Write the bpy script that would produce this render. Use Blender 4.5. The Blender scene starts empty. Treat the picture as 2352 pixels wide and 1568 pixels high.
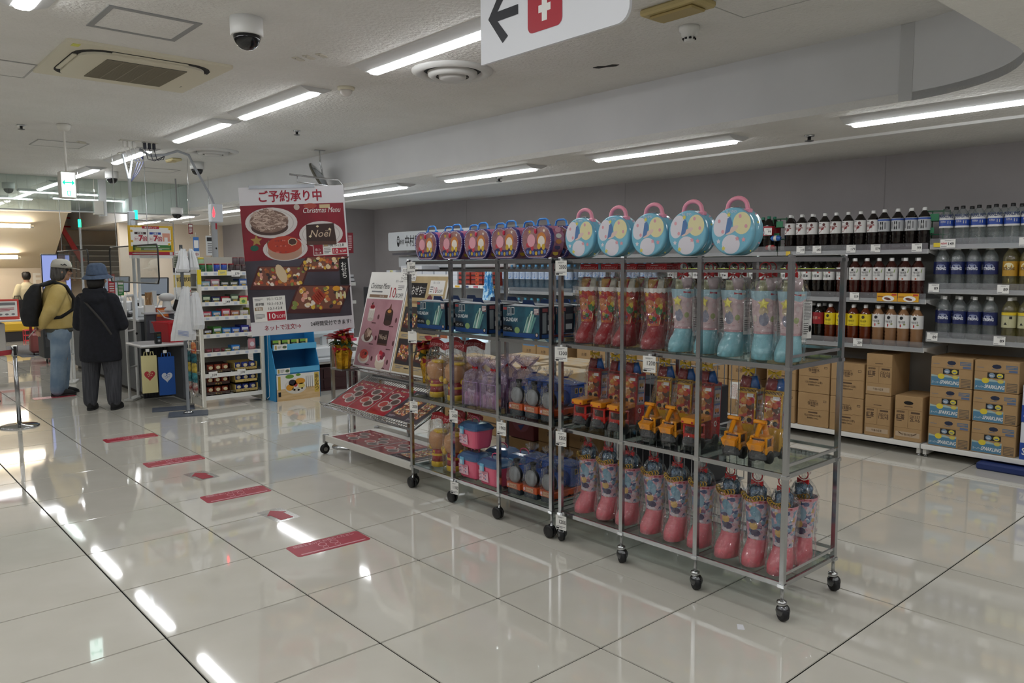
import bpy, bmesh, math, random
from mathutils import Vector, Matrix
S = bpy.context.scene
COL = S.collection
random.seed(7)
PI = math.pi

# ---------------------------------------------------------------- camera
cam_d = bpy.data.cameras.new('camera')
cam = bpy.data.objects.new('camera', cam_d)
COL.objects.link(cam)
cam_d.sensor_fit = 'HORIZONTAL'
cam_d.sensor_width = 36.0
cam_d.lens = 36.0 * 1788.4 / 2352.0
cam_d.clip_start = 0.05
cam_d.clip_end = 100
_yaw, _pitch, _roll = 0.842577, 0.098023, -0.005646
_f = Vector((math.cos(_yaw) * math.cos(_pitch), math.sin(_yaw) * math.cos(_pitch), -math.sin(_pitch)))
_r = Vector((math.sin(_yaw), -math.cos(_yaw), 0))
_u = _r.cross(_f)
_r2 = math.cos(_roll) * _r + math.sin(_roll) * _u
_u2 = -math.sin(_roll) * _r + math.cos(_roll) * _u
_m = Matrix((_r2, _u2, -_f)).transposed().to_4x4()
_m.translation = Vector((-0.9323, -6.6934, 1.4501))
cam.matrix_world = _m
S.camera = cam

# ---------------------------------------------------------------- world, exposure
w = bpy.data.worlds.new('world')
S.world = w
w.use_nodes = True
w.node_tree.nodes['Background'].inputs[0].default_value = (0.75, 0.78, 0.8, 1)
w.node_tree.nodes['Background'].inputs[1].default_value = 0.02
S.view_settings.view_transform = 'Standard'
S.view_settings.look = 'None'
S.view_settings.gamma = 1
S.view_settings.use_curve_mapping = False
S.view_settings.exposure = 1.68
LAMP = 9.0          # radiance of the ceiling luminaires
S.cycles.max_bounces = 10
S.cycles.transparent_max_bounces = 24
S.cycles.transmission_bounces = 6
S.cycles.caustics_reflective = False
S.cycles.caustics_refractive = False
S.cycles.sample_clamp_indirect = 4.0

# ---------------------------------------------------------------- materials
def lin(h):
    h = h.lstrip('#')
    o = []
    for i in (0, 2, 4):
        c = int(h[i:i + 2], 16) / 255
        o.append(c / 12.92 if c <= 0.04045 else ((c + 0.055) / 1.055) ** 2.4)
    return (o[0], o[1], o[2], 1)
_K = {}
def K(h, rough=0.5, metal=0.0, spec=0.5, coat=0.0):
    """plain procedural surface with a little grain in its gloss"""
    key = (h, rough, metal, spec, coat)
    if key in _K: return _K[key]
    m = bpy.data.materials.new('surface_' + h.lstrip('#') + '_%d' % len(_K))
    m.use_nodes = True
    nt = m.node_tree
    b = nt.nodes['Principled BSDF']
    b.inputs['Base Color'].default_value = lin(h)
    b.inputs['Roughness'].default_value = rough
    b.inputs['Metallic'].default_value = metal
    b.inputs['Specular IOR Level'].default_value = spec
    b.inputs['Coat Weight'].default_value = coat
    b.inputs['Coat Roughness'].default_value = 0.1
    _K[key] = m
    return m
def nodes(name):
    m = bpy.data.materials.new(name); m.use_nodes = True
    nt = m.node_tree
    return m, nt, nt.nodes['Principled BSDF'], nt.nodes['Material Output']
def N(nt, t, **kw):
    n = nt.nodes.new('ShaderNode' + t)
    for k, v in kw.items():
        if k in n.inputs: n.inputs[k].default_value = v
        else: setattr(n, k, v)
    return n
def ramp(nt, src, stops):
    r = N(nt, 'ValToRGB')
    e = r.color_ramp.elements
    while len(e) < len(stops): e.new(0.5)
    for el, (p, c) in zip(e, stops):
        el.position = p; el.color = lin(c) if isinstance(c, str) else (c, c, c, 1)
    nt.links.new(src, r.inputs[0])
    return r.outputs[0]
def noisy(name, c1, c2, scale=8, rough=0.6, bump=0.0, bscale=None, detail=4, lo=.35, hi=.65, metal=0, spec=.5, stretch=None, bdist=.01):
    m, nt, b, out = nodes(name)
    tc = N(nt, 'TexCoord')
    vec = tc.outputs['Object']
    if stretch:
        mp = N(nt, 'Mapping'); mp.inputs['Scale'].default_value = stretch
        nt.links.new(vec, mp.inputs[0]); vec = mp.outputs[0]
    n = N(nt, 'TexNoise', Scale=scale, Detail=detail)
    nt.links.new(vec, n.inputs['Vector'])
    nt.links.new(ramp(nt, n.outputs['Fac'], [(lo, c1), (hi, c2)]), b.inputs['Base Color'])
    b.inputs['Roughness'].default_value = rough
    b.inputs['Metallic'].default_value = metal
    b.inputs['Specular IOR Level'].default_value = spec
    if bump:
        n2 = N(nt, 'TexNoise', Scale=bscale or scale * 4, Detail=3)
        nt.links.new(vec, n2.inputs['Vector'])
        bp = N(nt, 'Bump', Strength=bump, Distance=bdist)
        nt.links.new(n2.outputs['Fac'], bp.inputs['Height'])
        nt.links.new(bp.outputs[0], b.inputs['Normal'])
    return m
def clear(name, tint='#ffffff', gloss=0.12, rough=0.03, bump=0.0, bscale=40, haze=0.0, hazecol='#ffffff'):
    """thin clear film or pane: mostly transparent with a glossy skin"""
    m = bpy.data.materials.new(name); m.use_nodes = True
    nt = m.node_tree; nt.nodes.clear()
    out = N(nt, 'OutputMaterial')
    tr = N(nt, 'BsdfTransparent'); tr.inputs[0].default_value = lin(tint)
    gl = N(nt, 'BsdfGlossy'); gl.inputs['Roughness'].default_value = rough
    lw = N(nt, 'LayerWeight', Blend=0.25)
    ma = N(nt, 'Math', operation='MULTIPLY_ADD')
    ma.inputs[1].default_value = 0.32; ma.inputs[2].default_value = gloss
    nt.links.new(lw.outputs['Fresnel'], ma.inputs[0])
    mx = N(nt, 'MixShader')
    nt.links.new(ma.outputs[0], mx.inputs[0]); nt.links.new(tr.outputs[0], mx.inputs[1]); nt.links.new(gl.outputs[0], mx.inputs[2])
    last = mx.outputs[0]
    if haze:
        df = N(nt, 'BsdfDiffuse'); df.inputs[0].default_value = lin(hazecol)
        m2 = N(nt, 'MixShader'); m2.inputs[0].default_value = haze
        nt.links.new(last, m2.inputs[1]); nt.links.new(df.outputs[0], m2.inputs[2]); last = m2.outputs[0]
    if bump:
        tc = N(nt, 'TexCoord')
        v = N(nt, 'TexVoronoi', Scale=bscale)
        n2 = N(nt, 'TexNoise', Scale=bscale * .5, Detail=2)
        mm = N(nt, 'VectorMath', operation='MULTIPLY_ADD'); mm.inputs[1].default_value = (.05, .05, .05)
        nt.links.new(tc.outputs['Object'], n2.inputs['Vector']); nt.links.new(n2.outputs['Color'], mm.inputs[0]); nt.links.new(tc.outputs['Object'], mm.inputs[2])
        nt.links.new(mm.outputs[0], v.inputs['Vector'])
        ad = N(nt, 'Math', operation='ADD'); nt.links.new(v.outputs['Distance'], ad.inputs[0]); nt.links.new(n2.outputs['Fac'], ad.inputs[1])
        bp = N(nt, 'Bump', Strength=bump, Distance=0.012)
        nt.links.new(ad.outputs[0], bp.inputs['Height'])
        nt.links.new(bp.outputs[0], gl.inputs['Normal']); nt.links.new(bp.outputs[0], lw.inputs['Normal'])
    nt.links.new(last, out.inputs[0])
    return m
def emit(name, h, s):
    m = bpy.data.materials.new(name); m.use_nodes = True
    nt = m.node_tree; nt.nodes.clear()
    out = N(nt, 'OutputMaterial'); e = N(nt, 'Emission', Strength=s); e.inputs[0].default_value = lin(h)
    nt.links.new(e.outputs[0], out.inputs[0])
    return m
def confetti(name, cols, scale=30, rough=.4, dist='EUCLIDEAN', warp=0.0):
    """busy printed pattern: voronoi cells in a set of colours (flat print)"""
    m, nt, b, out = nodes(name)
    tc = N(nt, 'TexCoord'); vec = tc.outputs['Object']
    v = N(nt, 'TexVoronoi', Scale=scale); v.distance = dist
    if warp:
        n = N(nt, 'TexNoise', Scale=scale * .4, Detail=2)
        nt.links.new(vec, n.inputs['Vector'])
        mm = N(nt, 'VectorMath', operation='MULTIPLY_ADD'); mm.inputs[1].default_value = (warp,) * 3
        nt.links.new(n.outputs['Color'], mm.inputs[0]); nt.links.new(vec, mm.inputs[2]); vec = mm.outputs[0]
    nt.links.new(vec, v.inputs['Vector'])
    sp = N(nt, 'SeparateColor'); nt.links.new(v.outputs['Color'], sp.inputs[0])
    r = N(nt, 'ValToRGB'); r.color_ramp.interpolation = 'CONSTANT'
    e = r.color_ramp.elements
    while len(e) < len(cols): e.new(0.5)
    for i, (el, c) in enumerate(zip(e, cols)): el.position = i / len(cols); el.color = lin(c)
    nt.links.new(sp.outputs[0], r.inputs[0]); nt.links.new(r.outputs[0], b.inputs['Base Color'])
    b.inputs['Roughness'].default_value = rough
    return m

CHROME = K('#c6c8ca', .12, 1.0)
STEEL = K('#b6b8ba', .2, 1.0)
WHITE = K('#e9e9e6', .4)
OFFW = K('#d8d6cf', .5)
BLACK = K('#0c0c0e', .45)
RUBBER = K('#17171a', .6)
GREY = K('#6d7074', .5)
DGREY = K('#3c3f44', .5)
INK = K('#1a1a1d', .6)
INK2 = K('#7d7d80', .6)
RED = K('#a8152b', .45)
PAPER = K('#e8e7e3', .6)
FILM = clear('clear_film', gloss=.085, rough=.05, bump=.8, bscale=38, haze=.012)
FILM2 = clear('clear_film_crinkled', gloss=.10, rough=.05, bump=1.0, bscale=60, haze=.03, hazecol='#dddddd')
GLASS = clear('glass_pane', tint='#e2ebe8', gloss=.06, rough=.01)
ACRYL = clear('acrylic_pane', tint='#f8fafa', gloss=.03, rough=.02, haze=.025)
RAILP = clear('shelf_rail_plastic', tint='#f4f5f6', gloss=.10, rough=.12, haze=.10, hazecol='#e4e5e8')

# ---------------------------------------------------------------- mesh builder
_T = {}
def tmesh(s, bold):
    k = (s, bold)
    if k not in _T:
        cu = bpy.data.curves.new('t', 'FONT'); cu.body = s; cu.size = 1
        cu.align_x = 'CENTER'; cu.align_y = 'CENTER'; cu.resolution_u = 2; cu.offset = bold
        o = bpy.data.objects.new('t', cu); me = o.to_mesh()
        v = [tuple(p.co) for p in me.vertices]; f = [tuple(p.vertices) for p in me.polygons]
        o.to_mesh_clear(); bpy.data.objects.remove(o); bpy.data.curves.remove(cu)
        _T[k] = (v, f, min(p[0] for p in v), max(p[0] for p in v), min(p[1] for p in v), max(p[1] for p in v))
    return _T[k]
class MB:
    def __init__(s): s.v = []; s.f = []; s.m = []; s.sm = []; s.mats = []
    def mi(s, m):
        if m not in s.mats: s.mats.append(m)
        return s.mats.index(m)
    def add(s, vs, fs, m, smooth=False, M=None):
        b = len(s.v); k = s.mi(m)
        if M is not None: vs = [tuple(M @ Vector(p)) for p in vs]
        s.v += [tuple(p) for p in vs]
        for f in fs: s.f.append([b + i for i in f]); s.m.append(k); s.sm.append(smooth)
        return s
    def box(s, c, d, m, M=None, b=0.0):
        x, y, z = (q / 2 for q in d); cx, cy, cz = c
        if not b:
            vs = [(cx + i * x, cy + j * y, cz + k * z) for i in (-1, 1) for j in (-1, 1) for k in (-1, 1)]
            fs = [(0, 1, 3, 2), (4, 6, 7, 5), (0, 4, 5, 1), (2, 3, 7, 6), (0, 2, 6, 4), (1, 5, 7, 3)]
            return s.add(vs, fs, m, False, M)
        b = min(b, x * .9, y * .9, z * .9)
        vs = []; idx = {}
        for i in (-1, 1):
            for j in (-1, 1):
                for k in (-1, 1):
                    for ax in range(3):
                        p = [i * (x - b), j * (y - b), k * (z - b)]
                        p[ax] = (i * x, j * y, k * z)[ax]
                        idx[i, j, k, ax] = len(vs); vs.append((cx + p[0], cy + p[1], cz + p[2]))
        fs = []
        for ax in range(3):
            o = [a for a in range(3) if a != ax]
            for sg in (-1, 1):
                q = []
                for (a, c2) in ((-1, -1), (1, -1), (1, 1), (-1, 1)):
                    t = [0, 0, 0]; t[ax] = sg; t[o[0]] = a; t[o[1]] = c2; q.append(idx[(*t, ax)])
                if (sg < 0) != (ax == 1): q.reverse()
                fs.append(q)
        for ax in range(3):
            o = [a for a in range(3) if a != ax]
            for a in (-1, 1):
                for c2 in (-1, 1):
                    t0 = [0, 0, 0]; t0[o[0]] = a; t0[o[1]] = c2; t1 = list(t0); t0[ax] = -1; t1[ax] = 1
                    fs.append([idx[(*t0, o[0])], idx[(*t1, o[0])], idx[(*t1, o[1])], idx[(*t0, o[1])]])
        for i in (-1, 1):
            for j in (-1, 1):
                for k in (-1, 1): fs.append([idx[i, j, k, 0], idx[i, j, k, 1], idx[i, j, k, 2]])
        return s.add(vs, fs, m, False, M)
    def bx(s, x0, x1, y0, y1, z0, z1, m, b=0.0, M=None):
        return s.box(((x0 + x1) / 2, (y0 + y1) / 2, (z0 + z1) / 2), (abs(x1 - x0), abs(y1 - y0), abs(z1 - z0)), m, M, b)
    def poly(s, pts, m, M=None): return s.add(pts, [tuple(range(len(pts)))], m, False, M)
    def prism(s, pts, d, m, M=None, smooth=False):
        """outline pts (x,z) in the XZ plane from y=0 to y=d"""
        n = len(pts)
        vs = [(p[0], 0, p[1]) for p in pts] + [(p[0], d, p[1]) for p in pts]
        s.add(vs, [tuple(range(n)), tuple(range(2 * n - 1, n - 1, -1))], m, False, M)
        return s.add(vs, [(i, i + n, (i + 1) % n + n, (i + 1) % n) for i in range(n)], m, smooth, M)
    def lathe(s, prof, m, n=14, c=(0, 0, 0), M=None, sx=1.0, sy=1.0, smooth=True, cap=True):
        vs = []
        for r, z in prof:
            for k in range(n):
                a = 2 * PI * k / n; vs.append((c[0] + r * sx * math.cos(a), c[1] + r * sy * math.sin(a), c[2] + z))
        fs = []
        for i in range(len(prof) - 1):
            for k in range(n): fs.append((i * n + k, i * n + (k + 1) % n, (i + 1) * n + (k + 1) % n, (i + 1) * n + k))
        s.add(vs, fs, m, smooth, M)
        if cap:
            L = len(prof) - 1
            b = len(s.v) - len(vs)
            for ring, rev in ((0, True), (L, False)):
                if prof[ring][0] > 1e-5:
                    q = [b + ring * n + k for k in range(n)]
                    if rev: q.reverse()
                    s.f.append(q); s.m.append(s.mi(m)); s.sm.append(False)
        return s
    def loft(s, rings, m, n=14, M=None, smooth=True, cap=True):
        """rings: (center, rx, ry[, tilt matrix]) stacked ellipses"""
        vs = []
        for rg in rings:
            c, rx, ry = rg[:3]; R = rg[3] if len(rg) > 3 else None
            for k in range(n):
                a = 2 * PI * k / n; p = Vector((rx * math.cos(a), ry * math.sin(a), 0))
                if R is not None: p = R @ p
                vs.append((c[0] + p.x, c[1] + p.y, c[2] + p.z))
        fs = []
        for i in range(len(rings) - 1):
            for k in range(n): fs.append((i * n + k, i * n + (k + 1) % n, (i + 1) * n + (k + 1) % n, (i + 1) * n + k))
        if cap: fs.append(tuple(range(n - 1, -1, -1))); fs.append(tuple(range((len(rings) - 1) * n, len(rings) * n)))
        return s.add(vs, fs, m, smooth, M)
    def tube(s, path, r, m, n=8, M=None, closed=False, cap=True):
        P = [Vector(p) for p in path]; L = len(P); vs = []
        rr = r if isinstance(r, (list, tuple)) else [r] * L
        ref = None
        for i, p in enumerate(P):
            a = P[(i - 1) % L] if (closed or i > 0) else p; b = P[(i + 1) % L] if (closed or i < L - 1) else p
            t = (b - a).normalized() if (b - a).length > 1e-9 else Vector((0, 0, 1))
            if ref is None: ref = Vector((0, 0, 1)) if abs(t.z) < .9 else Vector((1, 0, 0))
            u = (ref - t * ref.dot(t))
            u = u.normalized() if u.length > 1e-6 else t.orthogonal().normalized()
            ref = u; w2 = t.cross(u)
            for k in range(n):
                an = 2 * PI * k / n + (PI / 4 if n == 4 else 0); vs.append(tuple(p + rr[i] * (math.cos(an) * u + math.sin(an) * w2)))
        fs = []
        for i in range(L if closed else L - 1):
            j = (i + 1) % L
            for k in range(n): fs.append((i * n + k, j * n + k, j * n + (k + 1) % n, i * n + (k + 1) % n)[::-1])
        if cap and not closed: fs.append(tuple(range(n))); fs.append(tuple(range(L * n - 1, (L - 1) * n - 1, -1)))
        return s.add(vs, fs, m, n > 5, M)
    def ball(s, c, r, m, n=12, M=None, k=8):
        rx, ry, rz = r if isinstance(r, (tuple, list)) else (r, r, r)
        prof = [(max(math.sin(PI * i / k), 1e-6), -math.cos(PI * i / k)) for i in range(k + 1)]
        vs = []
        for q, z in prof:
            for j in range(n): a = 2 * PI * j / n; vs.append((c[0] + q * rx * math.cos(a), c[1] + q * ry * math.sin(a), c[2] + z * rz))
        fs = [(i * n + j, i * n + (j + 1) % n, (i + 1) * n + (j + 1) % n, (i + 1) * n + j) for i in range(k) for j in range(n)]
        return s.add(vs, fs, m, True, M)
    def disc(s, c, rx, rz, m, n=20, y=None, M=None, a0=0.0, rot=0.0):
        """flat ellipse in the XZ plane facing -Y"""
        cr, sr = math.cos(rot), math.sin(rot)
        pts = []
        for k in range(n):
            a = 2 * PI * k / n + a0; x, z = rx * math.cos(a), rz * math.sin(a)
            pts.append((c[0] + x * cr - z * sr, c[1], c[2] + x * sr + z * cr))
        return s.poly(pts, m, M)
    def rect(s, x0, x1, z0, z1, y, m, M=None): return s.poly([(x0, y, z0), (x1, y, z0), (x1, y, z1), (x0, y, z1)], m, M)
    def shape(s, pts, y, m, M=None): return s.poly([(p[0], y, p[1]) for p in pts], m, M)
    def text(s, t, c, h, m, bold=0.0, width=None, M=None, vert=False, shear=0.0, rot=0.0):
        """flat lettering in the XZ plane facing -Y, centred on c; h = cap height-ish; width squeezes it to fit"""
        if vert:
            for i, ch in enumerate(t): s.text(ch, (c[0], c[1], c[2] + (len(t) - 1) * h * .58 - i * h * 1.16), h, m, bold, None, M)
            return s
        cjk = any(ord(q) > 0x2fff for q in t)
        if cjk and bold:
            for i, (ox, oz) in enumerate(((-1, 0), (1, 0), (0, -1), (0, 1))): s.text(t, (c[0] + ox * bold * h * .8, c[1] - i * .00008, c[2] + oz * bold * h * .8), h, m, 0, width, M, False, shear, rot)
            return s
        v, f, x0, x1, y0, y1 = tmesh(t, bold)
        k = h / 0.74; kx = k
        if width and (x1 - x0) * k > width: kx = width / (x1 - x0)
        elif width and width < 0: kx = -width / (x1 - x0)
        xm = (x0 + x1) / 2; cr, sr = math.cos(rot), math.sin(rot)
        vs = []
        ym = (y0 + y1) / 2
        for p in v:
            x = (p[0] - xm) * kx + shear * (p[1] - ym) * k; z = (p[1] - ym) * k
            vs.append((c[0] + x * cr - z * sr, c[1], c[2] + x * sr + z * cr))
        return s.add(vs, f, m, False, M)
    def lines(s, x0, x1, z0, z1, y, m, n=3, fill=.45, M=None):
        """small print too fine to read: rows of short dashes"""
        for i in range(n):
            z = z1 - (i + .5) * (z1 - z0) / n; t = (z1 - z0) / n * fill / 2
            e = x1 if i < n - 1 else x0 + (x1 - x0) * .7
            s.rect(x0, e, z - t, z + t, y, m, M)
        return s
    def mesh(s, name):
        me = bpy.data.meshes.new(name); me.from_pydata(s.v, [], s.f)
        for m in s.mats: me.materials.append(m)
        me.polygons.foreach_set('material_index', s.m); me.polygons.foreach_set('use_smooth', s.sm)
        me.update()
        return me
    def build(s, name, parent=None, loc=None, rz=0.0, label=None):
        o = bpy.data.objects.new(name, s.mesh(name)); COL.objects.link(o)
        if parent is not None: o.parent = parent
        if loc: o.location = loc
        if rz: o.rotation_euler = (0, 0, rz)
        if label: o['label'] = label
        return o
def tag(o, label, cat, group=None):
    o['label'] = label; o['category'] = cat
    if group: o['group'] = group
    return o
def thing(name, label, cat, loc=(0, 0, 0), rz=0.0, group=None):
    o = bpy.data.objects.new(name, None); COL.objects.link(o); o.empty_display_size = .05
    o.location = loc; o.rotation_euler = (0, 0, rz)
    return tag(o, label, cat, group)
def struct(o):
    o['kind'] = 'structure'; return o
def stuff(o):
    o['kind'] = 'stuff'; return o
def link(me, name, parent=None, loc=None, rz=0.0):
    o = bpy.data.objects.new(name, me); COL.objects.link(o)
    if parent is not None: o.parent = parent
    if loc: o.location = loc
    if rz: o.rotation_euler = (0, 0, rz)
    return o
def dup(root, loc=None, rz=None, label=None, group=None):
    r = root.copy(); COL.objects.link(r)
    if loc is not None: r.location = loc
    if rz is not None: r.rotation_euler = (0, 0, rz)
    if label: r['label'] = label
    if group: r['group'] = group
    for ch in list(root.children):
        c = ch.copy(); COL.objects.link(c); c.parent = r
        for g in ch.children:
            d = g.copy(); COL.objects.link(d); d.parent = c
    return r
class Kind:
    """builds the first of a kind, then copies it"""
    def __init__(s, maker): s.mk = maker; s.o = None
    def put(s, loc, rz, label, group=None):
        if s.o is None:
            s.o = s.mk(); s.o.location = loc; s.o.rotation_euler = (0, 0, rz); s.o['label'] = label
            if group: s.o['group'] = group
            return s.o
        return dup(s.o, loc, rz, label, group)
ORD = ['first', 'second', 'third', 'fourth', 'fifth', 'sixth', 'seventh', 'eighth', 'ninth', 'tenth', 'eleventh', 'twelfth']
def nth(i, n):
    if i == 0: return 'leftmost'
    if i == n - 1: return 'rightmost'
    return ORD[i] + ' from left'
W = -PI / 2      # rotation that turns a thing's front (-Y) to face the aisle at -X
def arc(c, r, a0, a1, n, ry=None):
    ry = r if ry is None else ry
    return [(c[0] + r * math.cos(a0 + (a1 - a0) * i / n), c[1] + ry * math.sin(a0 + (a1 - a0) * i / n)) for i in range(n + 1)]
# ================================================================ ROOM
CZ, LZ = 2.73, 2.32            # upper and lower ceiling heights
XB, XW = 3.55, 5.66            # beam face, drinks wall
X0, Y0, Y1 = -7.0, -11.4, 16.0
tile_m = noisy('polished_floor_tile', '#d3cfc3', '#d9d5ca', scale=5, rough=.05, detail=5, lo=.3, hi=.7, spec=.85)
tile_m.node_tree.nodes['Principled BSDF'].inputs['Coat Weight'].default_value = .45
tile_m.node_tree.nodes['Principled BSDF'].inputs['Coat Roughness'].default_value = .015
grout_m = K('#100f0f', .9, 0, .1)
plaster = noisy('stippled_ceiling_paint', '#dbdad6', '#e0dfdc', scale=3, rough=.9, bump=.8, bscale=42, bdist=.014)
wall_grey = noisy('grey_wallpaper', '#989393', '#9e9999', scale=2, rough=.85, bump=.12, bscale=90, bdist=.004)
beam_m = noisy('white_beam_paint', '#d3d4d6', '#d9dadc', scale=2, rough=.7, bump=.08, bscale=50, bdist=.004)
cream = noisy('cream_wall_paint', '#e0d0bb', '#e4d6c3', scale=1.5, rough=.8)

floor = struct(MB().bx(X0, XW + .1, Y0, Y1, -.08, -.004, grout_m).build('floor'))
t = MB(); g = .0034; c = .0012; h = .6
t.add([(g, g, -.004), (h - g, g, -.004), (h - g, h - g, -.004), (g, h - g, -.004),
       (g + c, g + c, 0), (h - g - c, g + c, 0), (h - g - c, h - g - c, 0), (g + c, h - g - c, 0)],
      [(4, 5, 6, 7), (0, 1, 5, 4), (1, 2, 6, 5), (2, 3, 7, 6), (3, 0, 4, 7)], tile_m)
tile_me = t.mesh('tile')
rest = MB()
for i in range(-12, 10):
    for j in range(-20, 27):
        if -2 <= i <= 8 and -10 <= j <= 13: link(tile_me, 'tile', floor, (i * h, j * h, 0))
        elif i * h < XW - .3: rest.add([(p[0] + i * h, p[1] + j * h, p[2]) for p in t.v], t.f, tile_m)
stuff(rest.build('tile_field', floor))

def ceil_poly(name, pts, z, th=.05):
    b = MB(); n = len(pts)
    b.add([(p[0], p[1], z) for p in pts] + [(p[0], p[1], z + th) for p in pts],
          [tuple(range(n - 1, -1, -1)), tuple(range(n, 2 * n))] + [(i, (i + 1) % n, (i + 1) % n + n, i + n) for i in range(n)], plaster)
    return struct(b.build(name))
ceil_poly('ceiling', [(X0, -6.5), (XB + .05, -6.5), (XB + .05, Y1), (X0, Y1)], CZ)
YB = -5.63
crv = arc((XB - .78, YB + .78), .78, 0, -PI / 2, 14)
ceil_poly('ceiling', [(XB - .004, YB), (XW, YB), (XW, Y1), (XB - .004, Y1)], LZ, .045)
ceil_poly('ceiling', [(X0, Y0), (XW, Y0), (XW, YB), (X0, YB)], LZ, .045)
ceil_poly('ceiling', [(XB, YB)] + crv[::-1], LZ, .045)
b = MB(); line = [(XB, Y1)] + crv + [(X0, YB)]
n = len(line); th = .03
out = [(XB + th, Y1)] + [(p[0] + th * math.cos(-PI / 2 * i / 14), p[1] + th * math.sin(-PI / 2 * i / 14)) for i, p in enumerate(crv)] + [(X0, YB - th)]
b.add([(p[0], p[1], LZ) for p in line] + [(p[0], p[1], CZ) for p in line], [(i, i + 1, i + 1 + n, i + n) for i in range(n - 1)], beam_m, True)
b.add([(p[0], p[1], LZ) for p in out] + [(p[0], p[1], CZ) for p in out], [(i + n, i + 1 + n, i + 1, i) for i in range(n - 1)], beam_m)
struct(b.build('beam'))
struct(MB().bx(XB - .006, XB, -4.92, -4.85, LZ + .004, CZ - .002, K('#c4c5c6', .6)).build('trim_1'))
struct(MB().bx(4.48, 4.52, -9, 9, LZ - .018, LZ, K('#dcdcda', .5)).build('trim_2'))
wr = MB().bx(XW, XW + .12, Y0, Y1, 0, LZ, wall_grey)
for y in (-3.9, -1.15, 1.6): wr.bx(XW - .002, XW, y - .003, y + .003, 0, LZ, K('#8f8b8b', .9))
struct(wr.build('wall_right'))
struct(MB().bx(X0 - .12, X0, Y0, Y1, 0, CZ, wall_grey).build('wall_left'))
struct(MB().bx(X0, XW, Y0 - .12, Y0, 0, LZ, wall_grey).build('wall_near'))
# stub wall at the end of the sweets shelving
struct(MB().bx(4.55, XW, 3.92, 4.02, 0, LZ, wall_grey).build('wall_stub'))
MBs = MB().bx(4.98, 5.06, 3.90, 3.92, 2.12, 2.24, K('#b9b8b5', .6)); struct(MBs.build('trim_3'))
# far cream rooms
struct(MB().bx(3.6, XW, 10.0, 10.12, 0, LZ, cream).build('wall_far_right'))
struct(MB().bx(X0, XW, Y1, Y1 + .12, 0, CZ, cream).build('wall_far'))

# smoke-stop glass hung from the ceiling
gl = thing('smoke_screen', 'clear wired glass smoke screen hanging from ceiling above the registers', 'glass screen', (0, 6.0, 0))
gm = clear('wired_glass', tint='#dfe8e5', gloss=.10, rough=.02, haze=.06, hazecol='#c8d2cf')
for i, (a, c2) in enumerate(((-2.6, -.45), (-.44, 2.2), (2.21, 3.54))):
    MB().bx(a, c2, -.004, .004, 2.26, CZ, gm).build('glass_pane', gl)
    wm = MB()
    k = a + .12
    while k < c2: wm.bx(k - .001, k + .001, -.006, -.005, 2.27, CZ, K('#8b918f', .6)); k += .12
    wm.build('wire', gl)['kind'] = 'stuff'
MB().bx(-2.6, 3.54, -.012, .012, 2.245, 2.262, K('#9fa3a2', .4)).build('bottom_rail', gl)
br = MB().bx(2.26, 2.36, -.03, .03, 2.2, CZ, K('#c9cbcb', .5)); br.bx(2.19, 2.31, -.05, .05, 2.22, 2.42, K('#b9b6ac', .5)); br.build('mounting_post', gl)

# stairs, sloping soffit and lamps beyond the exit
struct(MB().bx(.6, 3.1, 13.2, 13.3, 0, 1.5, cream).build('wall_back'))
sl = MB()
q = [(.6, 13.2, 1.44), (3.02, 13.2, 1.44), (2.83, 10.45, 2.52), (.6, 10.45, 2.52)]
sl.add(q + [(p[0], p[1] + .25, p[2] + .1) for p in q], [(0, 1, 2, 3), (7, 6, 5, 4), (1, 0, 4, 5), (2, 1, 5, 6), (3, 2, 6, 7), (0, 3, 7, 4)], K('#d9cdb6', .7))
struct(sl.build('ceiling_slope'))
struct(MB().bx(.6, 2.85, 10.3, 10.5, 2.5, CZ, cream).build('trim_4'))
st = thing('staircase', 'grey stairs with white nosings and a red stringer behind the exit', 'stairs', (0, 13.3, 0))
for i in range(6):
    z = 1.22 + i * .125; y = i * .06
    MB().bx(3.25, 5.6, y, y + .35, z, z + .12, K('#8b8780', .6)).bx(3.25, 5.6, y - .02, y + .03, z + .108, z + .125, K('#efece4', .5)).build('step', st)
rd = K('#d04446', .5)
MB().add([(3.2, -.1, 2.42), (3.28, -.1, 2.46), (3.72, -.1, 1.6), (3.62, -.1, 1.56), (3.2, -.02, 2.42), (3.28, -.02, 2.46), (3.72, -.02, 1.6), (3.62, -.02, 1.56)],
         [(0, 1, 2, 3), (7, 6, 5, 4), (0, 4, 5, 1), (1, 5, 6, 2), (2, 6, 7, 3), (3, 7, 4, 0)], rd).build('stringer', st)
for z in (2.55, 2.35):
    MB().tube([(3.3, .3, z + .04), (4.2, .3, z), (5.3, .0, z + .09)], .018, K('#b3202a', .5)).build('handrail', st)
ba = MB()
for i in range(7):
    x = 3.04 + i * .085; ba.bx(x, x + .05, -.06, -.03, 1.15, 2.3 - i * .12, K('#8d7360', .6))
ba.build('slat_screen', st)
struct(MB().bx(3.1, XW, 13.9, 14.0, 0, CZ, cream).build('wall_stairwell'))
tube_m = emit('bare_tube_glow', '#fff4e2', 14)
for y, z, nm in ((11.0, 2.31, 'upper'), (12.45, 1.73, 'lower')):
    l = thing('tube_light', 'bare fluorescent tube on the sloping stair soffit, %s one' % nm, 'light', (1.55, y - .1, z - .07))
    MB().bx(-.85, .72, .02, .09, .0, .05, K('#e5dfd2', .5)).build('housing', l)
    MB().tube([(-.8, 0, 0), (.7, 0, 0)], .026, tube_m).build('tube', l)
    MB().tube([(.7, 0, 0), (.76, 0, 0)], .028, K('#bdb8ac', .5)).build('end_cap', l)
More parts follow.
